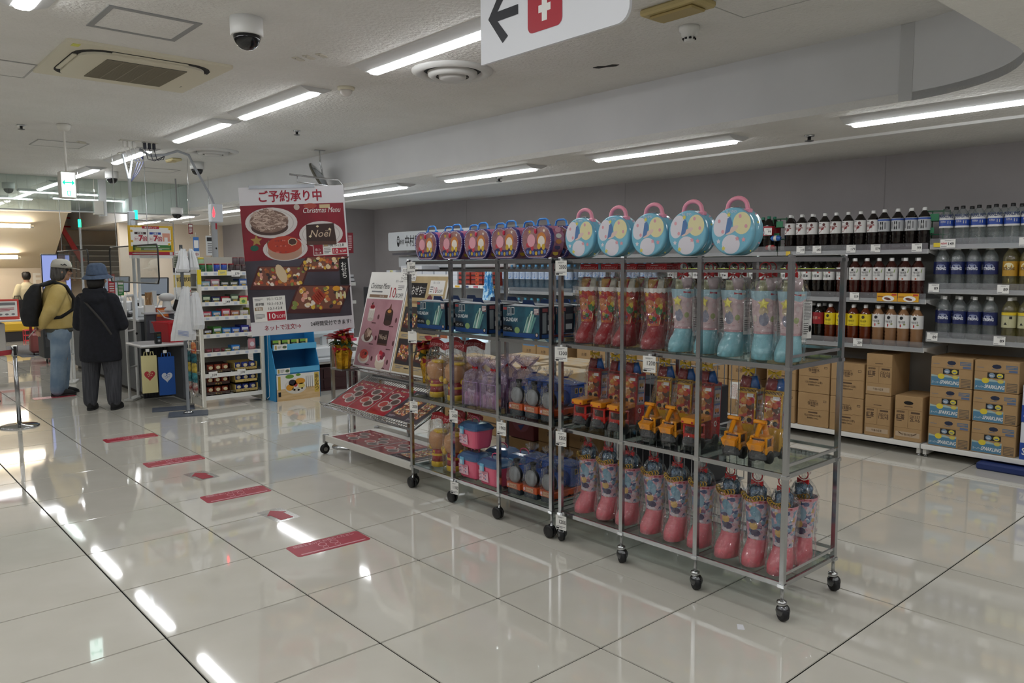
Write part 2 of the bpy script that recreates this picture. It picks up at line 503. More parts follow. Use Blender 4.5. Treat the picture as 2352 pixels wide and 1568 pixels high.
MB_f = MB().text('F', (2.73, 13.188, 1.2), .26, K('#f2ede2', .5), .03); MB_f.bx(2.55, 2.95, 13.188, 13.196, .98, .985, K('#f2ede2', .5))
tag(MB_f.build('floor_letter'), 'large white letter F on the cream wall beyond the exit', 'lettering')

# ---------------------------------------------------------------- ceiling luminaires
lamp_em = emit('luminaire_diffuser_glow', '#fbfdff', LAMP)
def mk_lamp():
    t = thing('ceiling_light', '', 'ceiling light')
    hm = K('#cfd0d0', .5)
    b = MB(); L = .66
    pr = [(-.125, 0), (-.115, -.01), (-.05, -.034), (.05, -.034), (.115, -.01), (.125, 0)]
    n = len(pr)
    b.add([(p[0], -L, p[1]) for p in pr] + [(p[0], L, p[1]) for p in pr],
          [tuple(range(n)), tuple(range(2 * n - 1, n - 1, -1))] + [(i + n, i + n + 1, i + 1, i) for i in range(n - 1)], hm)
    b.build('housing', t)
    d = MB(); pr = [(-.04, -.034), (-.038, -.042), (-.028, -.049), (0, -.052), (.028, -.049), (.038, -.042), (.04, -.034)]
    L2 = .625; n = len(pr)
    d.add([(p[0], -L2, p[1]) for p in pr] + [(p[0], L2, p[1]) for p in pr],
          [tuple(range(n)), tuple(range(2 * n - 1, n - 1, -1))] + [(i + n, i + n + 1, i + 1, i) for i in range(n - 1)], lamp_em, True)
    d.build('diffuser', t)
    MB().bx(-.025, .05, -L + .05, -L + .12, -.037, -.03, K('#a9a9a8', .6)).build('maker_plate', t)
    return t
LK = Kind(mk_lamp)
NTH = ['first', 'second', 'third', 'fourth', 'fifth', 'sixth', 'seventh', 'eighth']
for i, y in enumerate((-2.86, -.8, .82, 2.98, 5.08, 7.2, 9.3)):
    LK.put((1.86, y, CZ), 0, 'ceiling light strip over the aisle, ' + NTH[i] + ' counting from the cashier sign')
for i, y in enumerate((-5.1, -3.02, -1.02, 1.0, 3.1, 5.2, 7.3, 9.0)):
    LK.put((3.84, y, LZ), 0, 'light strip on the low ceiling by the beam, ' + NTH[i] + ' from the drinks end')
for x, y, z, rz, l in ((2.3, 8.3, CZ, PI / 2, 'light strip across the hall just beyond the glass smoke screen'), (3.0, 9.4, CZ, PI / 2, 'light strip across the hall farther beyond the glass smoke screen'), (4.4, 11.4, CZ, PI / 2, 'added light strip brightening the far stairwell before the stairs'), (1.5, 9.9, CZ, PI / 2, 'light strip above the far white table')):  # stairwell strip is an added lamp that brightens the dark stairs
    LK.put((x, y, z), rz, l)
k = 0
for x, ys, z in ((-.1, (-2.87, -4.9), CZ), (-2.05, (-3.9, -1.8, .3, 2.4, 4.5, 6.6), CZ), (-4.2, (-3.9, -1.8, .3, 2.4, 4.5), CZ), (-.1, (-7.0, -9.1), LZ), (-2.9, (-7.0, -9.1), LZ), (1.86, (-7.2, -9.3), LZ), (3.84, (-7.2, -9.3), LZ)):
    for y in ys:
        LK.put((x, y, z), 0, 'ceiling light strip outside the view, lighting the shop floor'); LK.o
        k += 1
for o in [o for o in COL.objects if o.get('label') == 'ceiling light strip outside the view, lighting the shop floor']: o['group'] = 'lights beyond the frame'
COL.objects.update() if hasattr(COL.objects, 'update') else None

# ---------------------------------------------------------------- ceiling fittings
ac = thing('air_conditioner', 'cream ceiling cassette air conditioner with grille, dusty around its edges', 'air conditioner', (.69, -1.21, CZ))
acm = K('#d3cdb8', .5); dk = K('#191816', .8); gm2 = K('#8f8876', .7)
def rrect(x, y, r, n=5):
    p = []
    for cx, cy, a in ((x - r, y - r, 0), (-x + r, y - r, PI / 2), (-x + r, -y + r, PI), (x - r, -y + r, 1.5 * PI)):
        p += [(cx + r * math.cos(a + PI / 2 * i / n), cy + r * math.sin(a + PI / 2 * i / n)) for i in range(n + 1)]
    return p
def slab(b, pts, z0, z1, m):
    n = len(pts)
    b.add([(p[0], p[1], z1) for p in pts] + [(p[0], p[1], z0) for p in pts], [tuple(range(n)), tuple(range(2 * n - 1, n - 1, -1))] + [(i, i + n, (i + 1) % n + n, (i + 1) % n) for i in range(n)], m)
    return b
slab(MB(), rrect(.475, .475, .02, 2), -.018, 0, acm).build('panel', ac)
slab(MB(), rrect(.40, .40, .17), -.021, -.017, dk).build('outlet_slot', ac)
slab(MB(), rrect(.365, .365, .14), -.036, -.02, acm).build('intake_cover', ac)
for sx in (-1, 1):
    slab(MB(), [(sx * .382 + p[0], p[1]) for p in rrect(.013, .22, .01, 2)], -.027, -.02, acm).build('louvre', ac)
    slab(MB(), [(p[0], sx * .382 + p[1]) for p in rrect(.22, .013, .01, 2)], -.027, -.02, acm).build('louvre', ac)
gr = MB().bx(-.22, .25, -.27, .27, -.0375, -.036, K('#2a2823', .8))
for i in range(40): y = -.265 + i * .0136; gr.bx(-.22, .25, y, y + .006, -.041, -.037, gm2)
for i in range(4): x = -.13 + i * .09; gr.bx(x, x + .004, -.27, .27, -.042, -.037, gm2)
stuff(gr.build('grille', ac))
MB().bx(-.44, -.40, -.44, -.38, -.0195, -.018, K('#cfd05a', .6)).build('energy_sticker', ac)
dust = noisy('ceiling_dust', '#c3c2be', '#8d8a84', scale=14, rough=.95, lo=.45, hi=.75)
def hatch(name, label, x0, x1, y0, y1, w, m, z=CZ):
    o = thing(name, label, 'ceiling hatch', ((x0 + x1) / 2, (y0 + y1) / 2, z))
    a, b2 = (x1 - x0) / 2, (y1 - y0) / 2
    MB().bx(-a, a, -b2, -b2 + w, -.005, 0, m).bx(-a, a, b2 - w, b2, -.005, 0, m).bx(-a, -a + w, -b2 + w, b2 - w, -.005, 0, m).bx(a - w, a, -b2 + w, b2 - w, -.005, 0, m).build('frame', o)
    MB().bx(-a + w, a - w, -b2 + w, b2 - w, -.003, 0, plaster).build('panel', o)
hatch('access_hatch', 'ceiling access hatch with grey metal frame beside the air conditioner', .235, .69, -2.43, -2.0, .03, K('#8f9090', .5))
hatch('access_hatch', 'thin framed ceiling hatch beyond the exit sign pole', .83, 1.3, 2.4, 2.85, .012, K('#a5a5a3', .5))
hatch('access_hatch', 'thin framed ceiling hatch by the left picture edge', -.2, .22, -.9, -.45, .012, K('#a5a5a3', .5))
hatch('access_hatch', 'faint ceiling hatch above the beam near the smoke detector', 2.33, 2.78, -4.86, -4.36, .006, K('#b5b5b2', .6))
hatch('access_hatch', 'small ceiling hatch near the far dome cameras', 2.35, 2.8, 4.1, 4.5, .012, K('#a5a5a3', .5))

def mk_dome():
    t = thing('dome_camera', '', 'security camera')
    MB().lathe([(.083, 0), (.083, -.085), (.078, -.09)], K('#e2e2e0', .4), 20).build('housing', t)
    MB().lathe([(.07, -.088), (.066, -.11), (.052, -.138), (.03, -.155), (.0001, -.162)], K('#101114', .08, 0, .6), 20).build('dome', t)
    return t
DK = Kind(mk_dome)
DK.put((.83, -2.66, CZ), 0, 'white dome security camera on ceiling beside the large air conditioner')
DK.put((2.67, 3.15, CZ), 0, 'white dome security camera on ceiling below the far round diffuser')
DK.put((2.15, 4.85, CZ), 0, 'white dome security camera on ceiling just before the glass smoke screen')
DK.put((1.35, 7.3, CZ), 0, 'white dome security camera on ceiling beyond the glass smoke screen')
DK.put((3.1, 5.2, CZ - .42), 0, 'small dome security camera hanging near the yellow points sign')
hk = bpy.data.objects[-1] if False else None
MB1 = MB().tube([(3.1, 5.2, CZ), (3.1, 5.2, CZ - .42)], .012, K('#9a9c9c', .4)); tag(MB1.build('camera_drop_pipe'), 'thin pipe holding the hanging dome camera near the yellow sign', 'pipe')

def mk_diff():
    t = thing('air_diffuser', '', 'air diffuser')
    m = K('#cfcfcc', .5)
    MB().lathe([(.27, 0), (.268, -.012), (.235, -.03), (.2, -.02), (.19, .0)], m, 36, cap=False).build('outer_ring', t)
    MB().lathe([(.19, -.002), (.0001, -.002)], K('#26272a', .8), 24, cap=False).build('duct', t)
    MB().lathe([(.165, -.012), (.16, -.035), (.135, -.05), (.11, -.04)], m, 30, cap=False).build('cone_ring', t)
    MB().lathe([(.095, -.02), (.09, -.05), (.06, -.058), (.0001, -.058)], m, 24, cap=False).build('centre_cone', t)
    return t
FK = Kind(mk_diff)
FK.put((2.31, -2.48, CZ), 0, 'large round ceiling air diffuser beside the hanging cashier sign')
FK.put((2.47, 2.1, CZ), 0, 'round ceiling air diffuser above the far register cables')
def mk_spr():
    t = thing('sprinkler', '', 'sprinkler')
    MB().lathe([(.035, 0), (.033, -.01), (.015, -.014)], CHROME, 14).build('escutcheon', t)
    MB().lathe([(.012, -.012), (.012, -.035), (.03, -.038), (.03, -.042), (.008, -.046)], K('#77787a', .3, 1), 12).build('head', t)
    return t
SK = Kind(mk_spr)
for i, (p, l) in enumerate((((2.58, .3, CZ), 'small chrome fire sprinkler on ceiling between light row and beam'), ((2.12, 3.9, CZ), 'small fire sprinkler on ceiling left of the far dome camera'),
        ((4.25, -.7, LZ), 'chrome sprinkler on low ceiling, first past the poster'), ((4.2, -4.0, LZ), 'chrome sprinkler on low ceiling above the drinks end'), ((.55, 1.6, CZ), 'small sprinkler on ceiling near the exit sign pole'))):
    SK.put(p, 0, l)
pir = thing('motion_sensor', 'round cream motion sensor with bulging lens on ceiling', 'sensor', (2.02, -1.6, CZ))
MB().lathe([(.062, 0), (.06, -.018), (.045, -.022)], K('#d9d3bd', .5), 20).build('base', pir)
MB().lathe([(.046, -.02), (.04, -.045), (.022, -.06), (.0001, -.064)], K('#d8d4cf', .3), 18).build('lens', pir)
sd = thing('smoke_detector', 'white stepped smoke detector on ceiling above the beam', 'smoke detector', (2.7, -4.08, CZ))
MB().lathe([(.055, 0), (.055, -.022), (.045, -.03), (.042, -.05), (.03, -.055), (.028, -.075), (.02, -.08)], K('#e0e0dd', .5), 20).build('body', sd)
vv = MB()
for i in range(8): a = i * PI / 4; vv.box((.0305 * math.cos(a), .0305 * math.sin(a), -.065), (.008, .012, .01), dk, Matrix.Rotation(0, 4, 'Z'))
vv.build('slot', sd)
def mk_plate():
    t = thing('ceiling_plate', '', 'ceiling plate')
    MB().bx(-.045, .045, -.02, .02, -.006, 0, K('#c9c4b5', .5), .003).build('plate', t)
    MB().lathe([(.004, -.006), (.004, -.008)], STEEL, 8, (-.03, 0, 0)).build('screw', t)
    return t
PKd = Kind(mk_plate)
for i, (x, y) in enumerate(((1.40, -2.1), (1.43, -2.18), (1.47, -2.27))):
    PKd.put((x, y, CZ), .5, 'small blank cover plate on ceiling beside the light row, %s of three' % ['farthest', 'middle one', 'nearest'][i], 'blank ceiling plates')
for i, (x, y) in enumerate(((1.2, 2.3), (1.22, 2.38))): PKd.put((x, y, CZ), .5, 'small blank ceiling plate near the far hatch, %s one' % ['farther', 'nearer'][i], 'blank ceiling plates')
ho = MB(); pts = [(-.09, -.01), (-.05, -.03), (0, -.012), (.05, -.03), (.09, -.005), (.06, .02), (.0, .012), (-.06, .02)]
slab(ho, pts, -.003, 0, dk); tag(ho.build('ceiling_hole', None, (3.0, -3.22, CZ), -1.2), 'torn dark hole in the ceiling beyond the hanging sign', 'hole')
el = thing('guide_light', 'yellowed box light on ceiling right of the hanging cashier sign', 'light box', (2.36, -4.25, CZ))
MB().bx(-.09, .09, -.17, .17, -.035, 0, K('#b9a875', .5), .01).build('body', el); MB().bx(-.06, .06, -.13, .13, -.05, -.034, K('#a8955f', .4), .008).build('lens', el)
el2 = thing('guide_light', 'yellowed flat box on ceiling left of the far dome camera', 'light box', (2.36, 3.05, CZ))
MB().bx(-.06, .06, -.12, .12, -.03, 0, K('#c9bd93', .5), .01).build('body', el2); MB().bx(-.055, .0, -.1, .1, -.036, -.029, K('#b5a26a', .4)).build('lens', el2)

# convex mirror hanging at the beam end
mr = thing('convex_mirror', 'round convex mirror seen edge on, hanging near the beam', 'mirror', (3.35, 1.3, CZ))
nz = Vector((.88 * .83 - .2 * .47, -.47 * .83 - .2 * .88, .5)).normalized()
Mm = Matrix.Translation((0, 0, -.3)) @ nz.to_track_quat('Z', 'Y').to_matrix().to_4x4()
MB().lathe([(.185, 0), (.19, -.012), (.19, -.022), (.17, -.03), (.0001, -.032)], K('#5c5a50', .5), 28, M=Mm).build('back_shell', mr)
MB().lathe([(.18, 0), (.13, .02), (.06, .032), (.0001, .035)], K('#c8cccf', .05, 1), 28, M=Mm, cap=False).build('mirror_face', mr)
MB().tube([(0, 0, 0), (0, 0, -.14), (.02, 0, -.22), (.03, 0, -.3)], .009, STEEL).build('hanger', mr)
MB().bx(-.06, .06, -.02, .02, -.008, 0, STEEL).build('bracket', mr)

# hanging cashier sign
sg = thing('hanging_sign', 'white hanging sign with black arrow, red yen icon and Cashier lettering', 'sign', (1.0, -4.72, 2.2), W)
SWd = K('#dfe1e6', .45)
pts = [(-.36, 0), ] + arc((.31, .05), .05, -PI / 2, 0, 6) + [(.36, .62)] + [(-.36, .62)]
MB().prism(pts, .012, SWd).build('board', sg)
ar = MB(); k_ = K('#14161f', .5)
ar.shape([(-.315, .155), (-.235, .255), (-.205, .235), (-.262, .172), (-.15, .172), (-.15, .138), (-.262, .138), (-.205, .075), (-.235, .055)], -.001, k_).build('arrow', sg)
ic = MB(); ic.shape([(p[0] - .015, p[1] + .165) for p in rrect(.085, .11, .025)], -.001, RED)
for a in ((-.03, .03, .115, .14), (-.03, .03, .165, .19)): ic.rect(a[0] - .015, a[1] - .015, a[2], a[3], -.0016, PAPER)
ic.rect(-.028, -.002, .085, .20, -.0019, PAPER); ic.shape([(-.028, .2), (-.002, .2), (.045, .255), (.015, .255)], -.0016, PAPER); ic.shape([(-.028, .2), (-.002, .2), (-.045, .255), (-.075, .255)], -.0022, PAPER)
ic.build('yen_icon', sg)
MB().text('Cashier', (.22, -.001, .185), .075, k_, 0, .27).build('lettering', sg)
MB().tube([(-.25, .006, .62), (-.25, .006, CZ - 2.2)], .004, STEEL).tube([(.25, .006, .62), (.25, .006, CZ - 2.2)], .004, STEEL).build('suspension_rod', sg)

# exit sign on its pole
ex = thing('exit_sign', 'small lit green exit sign hanging on a white pole from ceiling', 'exit sign', (.83, 1.32, CZ))
MB().lathe([(.05, 0), (.06, -.01), (.045, -.05), (.02, -.06)], OFFW, 18).tube([(0, 0, -.05), (0, 0, -.42)], .009, OFFW).build('pole', ex)
MB().bx(-.065, .065, -.05, .05, -.66, -.42, K('#c9c6bd', .5), .008).build('case', ex)
fc = emit('exit_sign_glow', '#d8f3ec', 1.0); gg = emit('exit_sign_green', '#12a884', .9)
exf = MB().rect(-.055, .055, -.65, -.43, -.0505, fc)
exf.rect(-.03, .03, -.526, -.516, -.0512, gg)
for sx in (-1, 1): exf.shape([(sx * .05, -.521), (sx * .028, -.495), (sx * .028, -.547)][::sx], -.0512, gg)
exf.rect(-.013, .013, -.637, -.592, -.0512, gg).rect(-.007, .007, -.632, -.597, -.0516, fc)
exf.build('lit_face', ex)

# small white paper scrap on the floor
tag(MB().add([(0, 0, 0), (.045, -.004, 0), (.05, .02, 0), (.004, .028, 0), (0, 0, .001), (.045, -.004, .001), (.05, .02, .001), (.004, .028, .001)], [(4, 5, 6, 7), (0, 1, 5, 4), (1, 2, 6, 5), (2, 3, 7, 6), (3, 0, 4, 7)], K('#e9e9ee', .5)).build('paper_scrap', None, (1.73, -5.09, .0004), .8), 'small white scrap of paper on the floor near the rack caster', 'paper')

# floor stickers
def mk_sticker():
    t = thing('floor_sticker', '', 'floor sticker')
    r_ = noisy('red_floor_vinyl', '#9e1530', '#ab1a35', scale=20, rough=.35)
    slab(MB(), rrect(.205, .085, .02), 0, .0012, r_).build('vinyl', t)
    b = MB(); Mf = Matrix.Translation((0, 0, .0018)) @ Matrix.Rotation(-PI / 2, 4, 'X')
    pk = K('#e9b9bf', .5)
    b.text('間隔をあけてお待ちください', (0, 0, .055), .026, pk, .0, .34, Mf)
    b.rect(-.18, .18, -.068, -.06, 0, pk, Mf).rect(-.18, .18, -.058, -.056, 0, pk, Mf)
    for sx in (-1, 1):
        for (cz, rx, rz) in ((.008, .022, .027), (-.036, .016, .014)):
            pts = [(sx * .033 + rx * math.cos(a * PI / 8), cz + rz * math.sin(a * PI / 8)) for a in range(16)]
            for i in range(16):
                p, q = pts[i], pts[(i + 1) % 16]
                c_ = (sx * .033, cz)
                f = lambda v: (c_[0] + (v[0] - c_[0]) * .84, c_[1] + (v[1] - c_[1]) * .84)
                b.shape([p, q, f(q), f(p)], 0, pk, Mf)
    b.build('print', t)
    return t
FS = Kind(mk_sticker)
for i, y in enumerate((-3.09, -1.88, -.73, .35, 3.2)):
    FS.put((.985, y, 0), -.03 if i else -.05, 'red queue sticker with white footprints on floor, ' + ['nearest one', 'second from the near end', 'third from the near end', 'fourth from the near end', 'at the shoes of the person in yellow'][i])
def mk_arrow():
    o = thing('floor_arrow', '', 'floor sticker')
    slab(MB(), rrect(.075, .125, .01, 2), .0006, .0012, clear('arrow_backing_film', gloss=.08, rough=.1, haze=.05)).build('backing', o)
    slab(MB(), [(-.04, -.1), (.04, -.1), (.04, .02), (.062, .02), (0, .1), (-.062, .02), (-.04, .02)], .0014, .0022, K('#a11630', .35)).build('arrow', o)
    return o
FA = Kind(mk_arrow)
FA.put((1.0, -2.46, 0), .06, 'red arrow sticker on floor between the two nearest queue stickers')
FA.put((.985, -1.28, 0), .1, 'red arrow sticker on floor farther along the queue')
# ================================================================ DISPLAY RACKS (front faces -X, built in world axes)
SH = (.155, .605, 1.045, 1.475)
ZS = tuple(z + .006 for z in SH)       # where goods stand
def rack(name, label, ys, x0, x1, black):
    t = thing(name, label, 'display rack', (0, 0, 0))
    ya, yb = min(ys), max(ys)
    for x in (x0, x1):
        for y in ys:
            p = MB().bx(x - .011, x + .011, y - .011, y + .011, .135, 1.485, STEEL, .002)
            p.tube([(x, y, .06), (x, y, .14)], .008, STEEL)
            for z in SH: p.bx(x - .014, x + .014, y - .014, y + .014, z - .018, z - .004, CHROME)
            p.build('post', t)
    for z in SH:
        s = MB()
        for x in (x0, x1): s.bx(x - .007, x + .007, ya, yb, z - .018, z + .002, STEEL)
        for y in ys: s.bx(x0, x1, y - .006, y + .006, z - .018, z + .0, STEEL)
        if z > 1.4:
            for x in (x0, x1): s.bx(x - .004, x + .004, ya, yb, z - .062, z - .05, CHROME)
        else: s.bx(x1 - .005, x1 + .005, ya, yb, z + .03, z + .042, CHROME); s.bx(x0, x1, ya - .005, ya + .005, z + .03, z + .042, CHROME)
        so = s.build('shelf', t)
        for i in range(len(ys) - 1):
            a, b = sorted((ys[i], ys[i + 1]))
            MB().bx(x0 + .008, x1 - .008, a + .007, b - .007, z - .001, z + .005, GLASS).build('glass_panel', so)
    for x in (x0, x1):
        for y in ys:
            c = MB()
            if black:
                co = c.lathe([(.012, .07), (.016, .06), (.016, .05)], BLACK, 10, (x, y, 0)).build('caster', t)
                wv = MB()
                for dx in (-.018, .003): wv.lathe([(.02, 0), (.034, .002), (.036, .006), (.034, .013), (.02, .015)], BLACK, 18, M=Matrix.Translation((x, y + .012, .037)) @ Matrix.Rotation(PI / 2, 4, 'Y') @ Matrix.Translation((0, 0, dx)))
                wv.build('wheel', co)
            else:
                co = c.lathe([(.010, .085), (.02, .08), (.021, .07), (.018, .06)], CHROME, 14, (x, y, 0)).ball((x, y - .006, .042), (.028, .03, .03), K('#6b6c6e', .22, 1), 14).build('caster', t)
                MB().lathe([(.018, -.014), (.029, -.012), (.031, 0), (.029, .012), (.018, .014)], RUBBER, 18, M=Matrix.Translation((x - .005, y - .008, .031)) @ Matrix.Rotation(1.1, 4, 'Z') @ Matrix.Rotation(PI / 2, 4, 'X')).build('wheel', co)
    return t
rack('display_rack', 'chrome rack with glass shelves holding boots, toy trucks and blue tins', (-5.14, -4.72, -4.29, -3.875), 1.92, 2.36, False)
rack('display_rack', 'chrome rack with glass shelves holding toy trains, buckets and purple heart cases', (-3.825, -3.4, -2.97, -2.535), 1.90, 2.34, True)

# ---------------------------------------------------------------- price cards
def card(y, z, num, label, tilt=0.0, x=1.885, qr=False):
    o = thing('price_card', label, 'price card', (x, y, z), W + tilt)
    MB().box((0, 0, -.035), (.07, .0012, .075), PAPER).build('card', o)
    b = MB()
    if not qr: b.text(num, (.011, -.0012, -.03), .021, INK, .01, .045)
    b.lines(-.02, .02, -.012, -.004, -.0012, INK2, 2)
    b.lines(-.03, .028, -.066, -.052, -.0012, INK2, 2)
    b.rect(-.031, -.012, -.069, -.061, -.0014, INK)
    b.build('print', o)
    MB().bx(-.006, .006, .001, .012, -.008, .012, K('#d6d8da', .2)).build('clip', o)
for (y, z, num, lab, tl) in ((-3.91, 1.468, '2000', 'white price card reading 2000 between blue tins and purple cases', .15), (-2.58, 1.468, '3000', 'white price card reading 3000 at the far end of the top shelf', .2),
        (-2.58, .578, '2000', 'white price card reading 2000 beside the catalog rack', .2), (-3.0, .578, '2600', 'white price card reading 2600 under the lilac gift boxes', .12),
        (-3.44, .57, '1900', 'white price card reading 1900 under the upper toy trains', .1), (-3.0, .135, '1100', 'white price card reading 1100 under the pink buckets', .1), (-3.91, .59, '1500', 'white price card reading 1500 at the corner of the truck shelf', .1),
        (-3.91, .145, '1200', 'white price card reading 1200 under the pink boots', .1), (-4.475, 1.03, '1200', 'white price card reading 1200 between red and pale blue boots', .05), (-3.91, 1.03, '1300', 'white price card reading 1300 under the red boots', .35)):
    card(y, z, num, lab, tl)
card(-2.58, 1.03, '', 'white price card with small print only, under the robot kit boxes', .3, qr=True)

# ---------------------------------------------------------------- blue round tins
def star(c, r, y, m, b, n=5, q=.45, a0=PI / 2):
    pts = [(c[0] + (r if i % 2 == 0 else r * q) * math.cos(a0 + PI * i / n), c[1] + (r if i % 2 == 0 else r * q) * math.sin(a0 + PI * i / n)) for i in range(2 * n)]
    return b.add([(c[0], y, c[1])] + [(p[0], y, p[1]) for p in pts], [(0, i + 1, (i + 1) % (2 * n) + 1) for i in range(2 * n)], m)
def mk_tin():
    t = thing('round_tin', '', 'tin case')
    blue = K('#84c6e0', .25, 0, .5, .4); Z = .103; R = .1
    M = Matrix.Translation((0, 0, Z)) @ Matrix.Rotation(-PI / 2, 4, 'X')
    MB().lathe([(R - .008, 0), (R - .002, .004), (R, .01), (R, .026), (R - .002, .028), (R - .002, .032), (R, .034), (R, .085), (R - .006, .09)], blue, 40, M=M).build('body', t)
    f = MB()
    wt = K('#e7e4ee', .35); cr = K('#ece4b4', .35); nb = K('#5a83bb', .4); pk = K('#e7a9b6', .4); yl = K('#e7dc6c', .4)
    f.disc((-.048, -.0008, Z + .03), .036, .052, wt, 22, rot=-.35); f.shape([(-.018, Z + .055), (-.004, Z + .06), (.006, Z + .035), (-.006, Z + .0), (-.03, Z - .012), (-.024, Z + .02)][::-1], -.0012, nb)
    f.disc((.05, -.0008, Z + .033), .042, .046, cr, 22); f.disc((.004, -.0011, Z + .006), .034, .011, K('#ead0c6', .4), 14, rot=.5)
    f.disc((0, -.0008, Z - .053), .043, .04, wt, 22)
    for (x, z, m) in ((-.012, .07, yl), (.03, -.03, pk), (-.06, -.04, wt), (.06, -.035, pk), (-.035, -.07, yl)): star((x, Z + z), .011, -.0013, m, f, q=.55)
    for (x, z) in ((-.058, .045), (-.04, .0), (.07, .02), (.042, .062)): f.disc((x, -.0016, Z + z), .007, .008, pk, 10)
    f.text('ちいかわ', (0, -.0014, Z + .083), .011, wt, .02, .05)
    f.build('front_print', t)
    h = MB(); p = [(-.052, .045, .19)] + [(q[0], .045, q[1]) for q in arc((0, .208), .046, PI, 0, 10, .036)] + [(.052, .045, .19)]
    h.tube(p, .0095, K('#f29cb2', .4), 8)
    for sx in (-1, 1): h.box((sx * .05, .045, .188), (.03, .026, .018), K('#f29cb2', .4), None, .003)
    h.build('handle', t)
    MB().box((0, .045, .206), (.03, .02, .006), CHROME, None, .002).build('clasp', t)
    sd = MB()
    for i in range(9):
        a = -.9 + i * .42; y = .05 + .02 * (i % 3)
        sd.add([(math.cos(a) * (R + .0008) , y + .007 * math.sin(k * 1.2566), Z + math.sin(a) * (R + .0008) + (.007 * math.cos(k * 1.2566)) * (1 if abs(math.cos(a)) > .5 else 0)) for k in range(5)], [(0, 1, 2, 3, 4)], (yl, pk, wt)[i % 3])
    sd.build('side_print', t)
    return t
TK = Kind(mk_tin)
for i, y in enumerate((-3.975, -4.195, -4.41, -4.625, -4.85)):
    TK.put((1.945, y, ZS[3]), W, 'round light blue tin with pink handle, ' + nth(i, 5) + ' of five on rack top', 'round blue tins on the rack')

# ---------------------------------------------------------------- purple heart shaped cases
HO = [(0, .166), (.03, .176), (.065, .176), (.1, .158), (.118, .125), (.12, .09), (.105, .045), (.08, .012), (.06, .002)]
HO = HO + [(-p[0], p[1]) for p in HO[::-1][:-1]]
HO = HO[::-1]
def scale2(pts, k, c=(0, .09)): return [(c[0] + (p[0] - c[0]) * k, c[1] + (p[1] - c[1]) * k) for p in pts]
def mk_heart(front=True):
    t = thing('heart_case', '', 'tin case')
    pur = K('#3b2a72', .28, 0, .5, .3); pinkm = noisy('pink_tin_print', '#9c4f74', '#b77a92', scale=30, rough=.3) if 'pink_tin_print' not in bpy.data.materials else bpy.data.materials['pink_tin_print']
    MB().prism(HO, .018, pur, smooth=False).build('front_rim', t)
    MB().prism(scale2(HO, .975), .078, pinkm, Matrix.Translation((0, .018, 0))).build('body', t)
    f = MB(); fm = bpy.data.materials.get('heart_front_print') or noisy('heart_front_print', '#8d5a68', '#b58a86', scale=16, rough=.22, spec=.7)
    f.shape(scale2(HO, .9), -.0006, fm)
    dk_ = K('#3d3763', .35); gb = K('#5f7dc2', .4); ye = K('#d9b53c', .4); pk = K('#e8a7b4', .35); rd = K('#c83d4c', .4); og = K('#cf8440', .4); wt = K('#efe6da', .35)
    f.shape([(-.088, .05), (-.07, .016), (.07, .016), (.088, .05), (.06, .062), (0, .05), (-.06, .062)], -.0009, dk_)
    for i in range(7): x = -.066 + i * .022; f.disc((x, -.0013, .03 + abs(x) * .12), .009, .011, gb if i % 2 == 0 else ye, 10)
    f.disc((-.038, -.0013, .098), .031, .034, pk, 18); f.disc((-.06, -.0011, .075), .018, .014, rd, 12); f.disc((-.03, -.0011, .058), .012, .015, rd, 12)
    f.disc((.04, -.0012, .1), .036, .04, og, 18); f.disc((.04, -.0015, .092), .026, .029, wt, 16); f.disc((.022, -.0017, .066), .013, .016, ye, 12); f.disc((.056, -.0017, .063), .012, .016, ye, 12)
    star((-.05, .145), .013, -.0014, ye, f); star((.06, .148), .011, -.0014, wt, f)
    f.build('front_print', t)
    bd = MB(); rim = scale2(HO, .93)
    P = []
    for i in range(len(rim)):
        a, b = rim[i], rim[(i + 1) % len(rim)]; L = math.dist(a, b); k = max(1, int(L / .0085))
        P += [(a[0] + (b[0] - a[0]) * j / k, a[1] + (b[1] - a[1]) * j / k) for j in range(k)]
    for p in P: bd.ball((p[0], -.001, p[1]), .0034, K('#d8cfe0', .4), 5, None, 3)
    bd.build('beaded_edge', t)['kind'] = 'stuff'
    MB().ball((0, -.006, .146), (.009, .006, .014), K('#d02a52', .1, 0, .8), 8, None, 6).build('gem', t)
    hb = K('#2f86d8', .35)
    MB().tube([(-.046, .05, .174), (-.036, .05, .205), (-.022, .05, .212), (.022, .05, .212), (.036, .05, .205), (.046, .05, .174)], .0055, hb, 8).box((-.046, .05, .177), (.016, .016, .01), hb).box((.046, .05, .177), (.016, .016, .01), hb).build('handle', t)
    sdp = MB()
    for i, (z, m) in enumerate(((.15, pk), (.12, wt), (.09, og), (.06, dk_), (.03, ye))):
        x = {0: .111, 1: .118, 2: .1185, 3: .109, 4: .094}[i]
        sdp.add([(x + .0006, .05 + .022 * math.cos(k * PI / 4), z + .013 * math.sin(k * PI / 4)) for k in range(8)], [tuple(range(8))], m)
    sdp.build('side_print', t)
    return t
HK = Kind(mk_heart)
hy = (-2.665, -2.92, -3.17, -3.415, -3.67)
for i, y in enumerate(hy):
    HK.put((1.94, y, ZS[3]), W, 'purple heart shaped tin case with blue handle, front row, ' + nth(i, 5) + ' of five', 'heart shaped cases on the rack')
for i, y in enumerate(hy):
    HK.put((2.06, y - .018, ZS[3]), W, 'pink sided heart case standing behind the front row, ' + nth(i, 5) + ' of five', 'heart shaped cases on the rack')
HK.put((2.18, -3.70, ZS[3]), W, 'pink sided heart case in the third row at the right end', 'heart shaped cases on the rack')

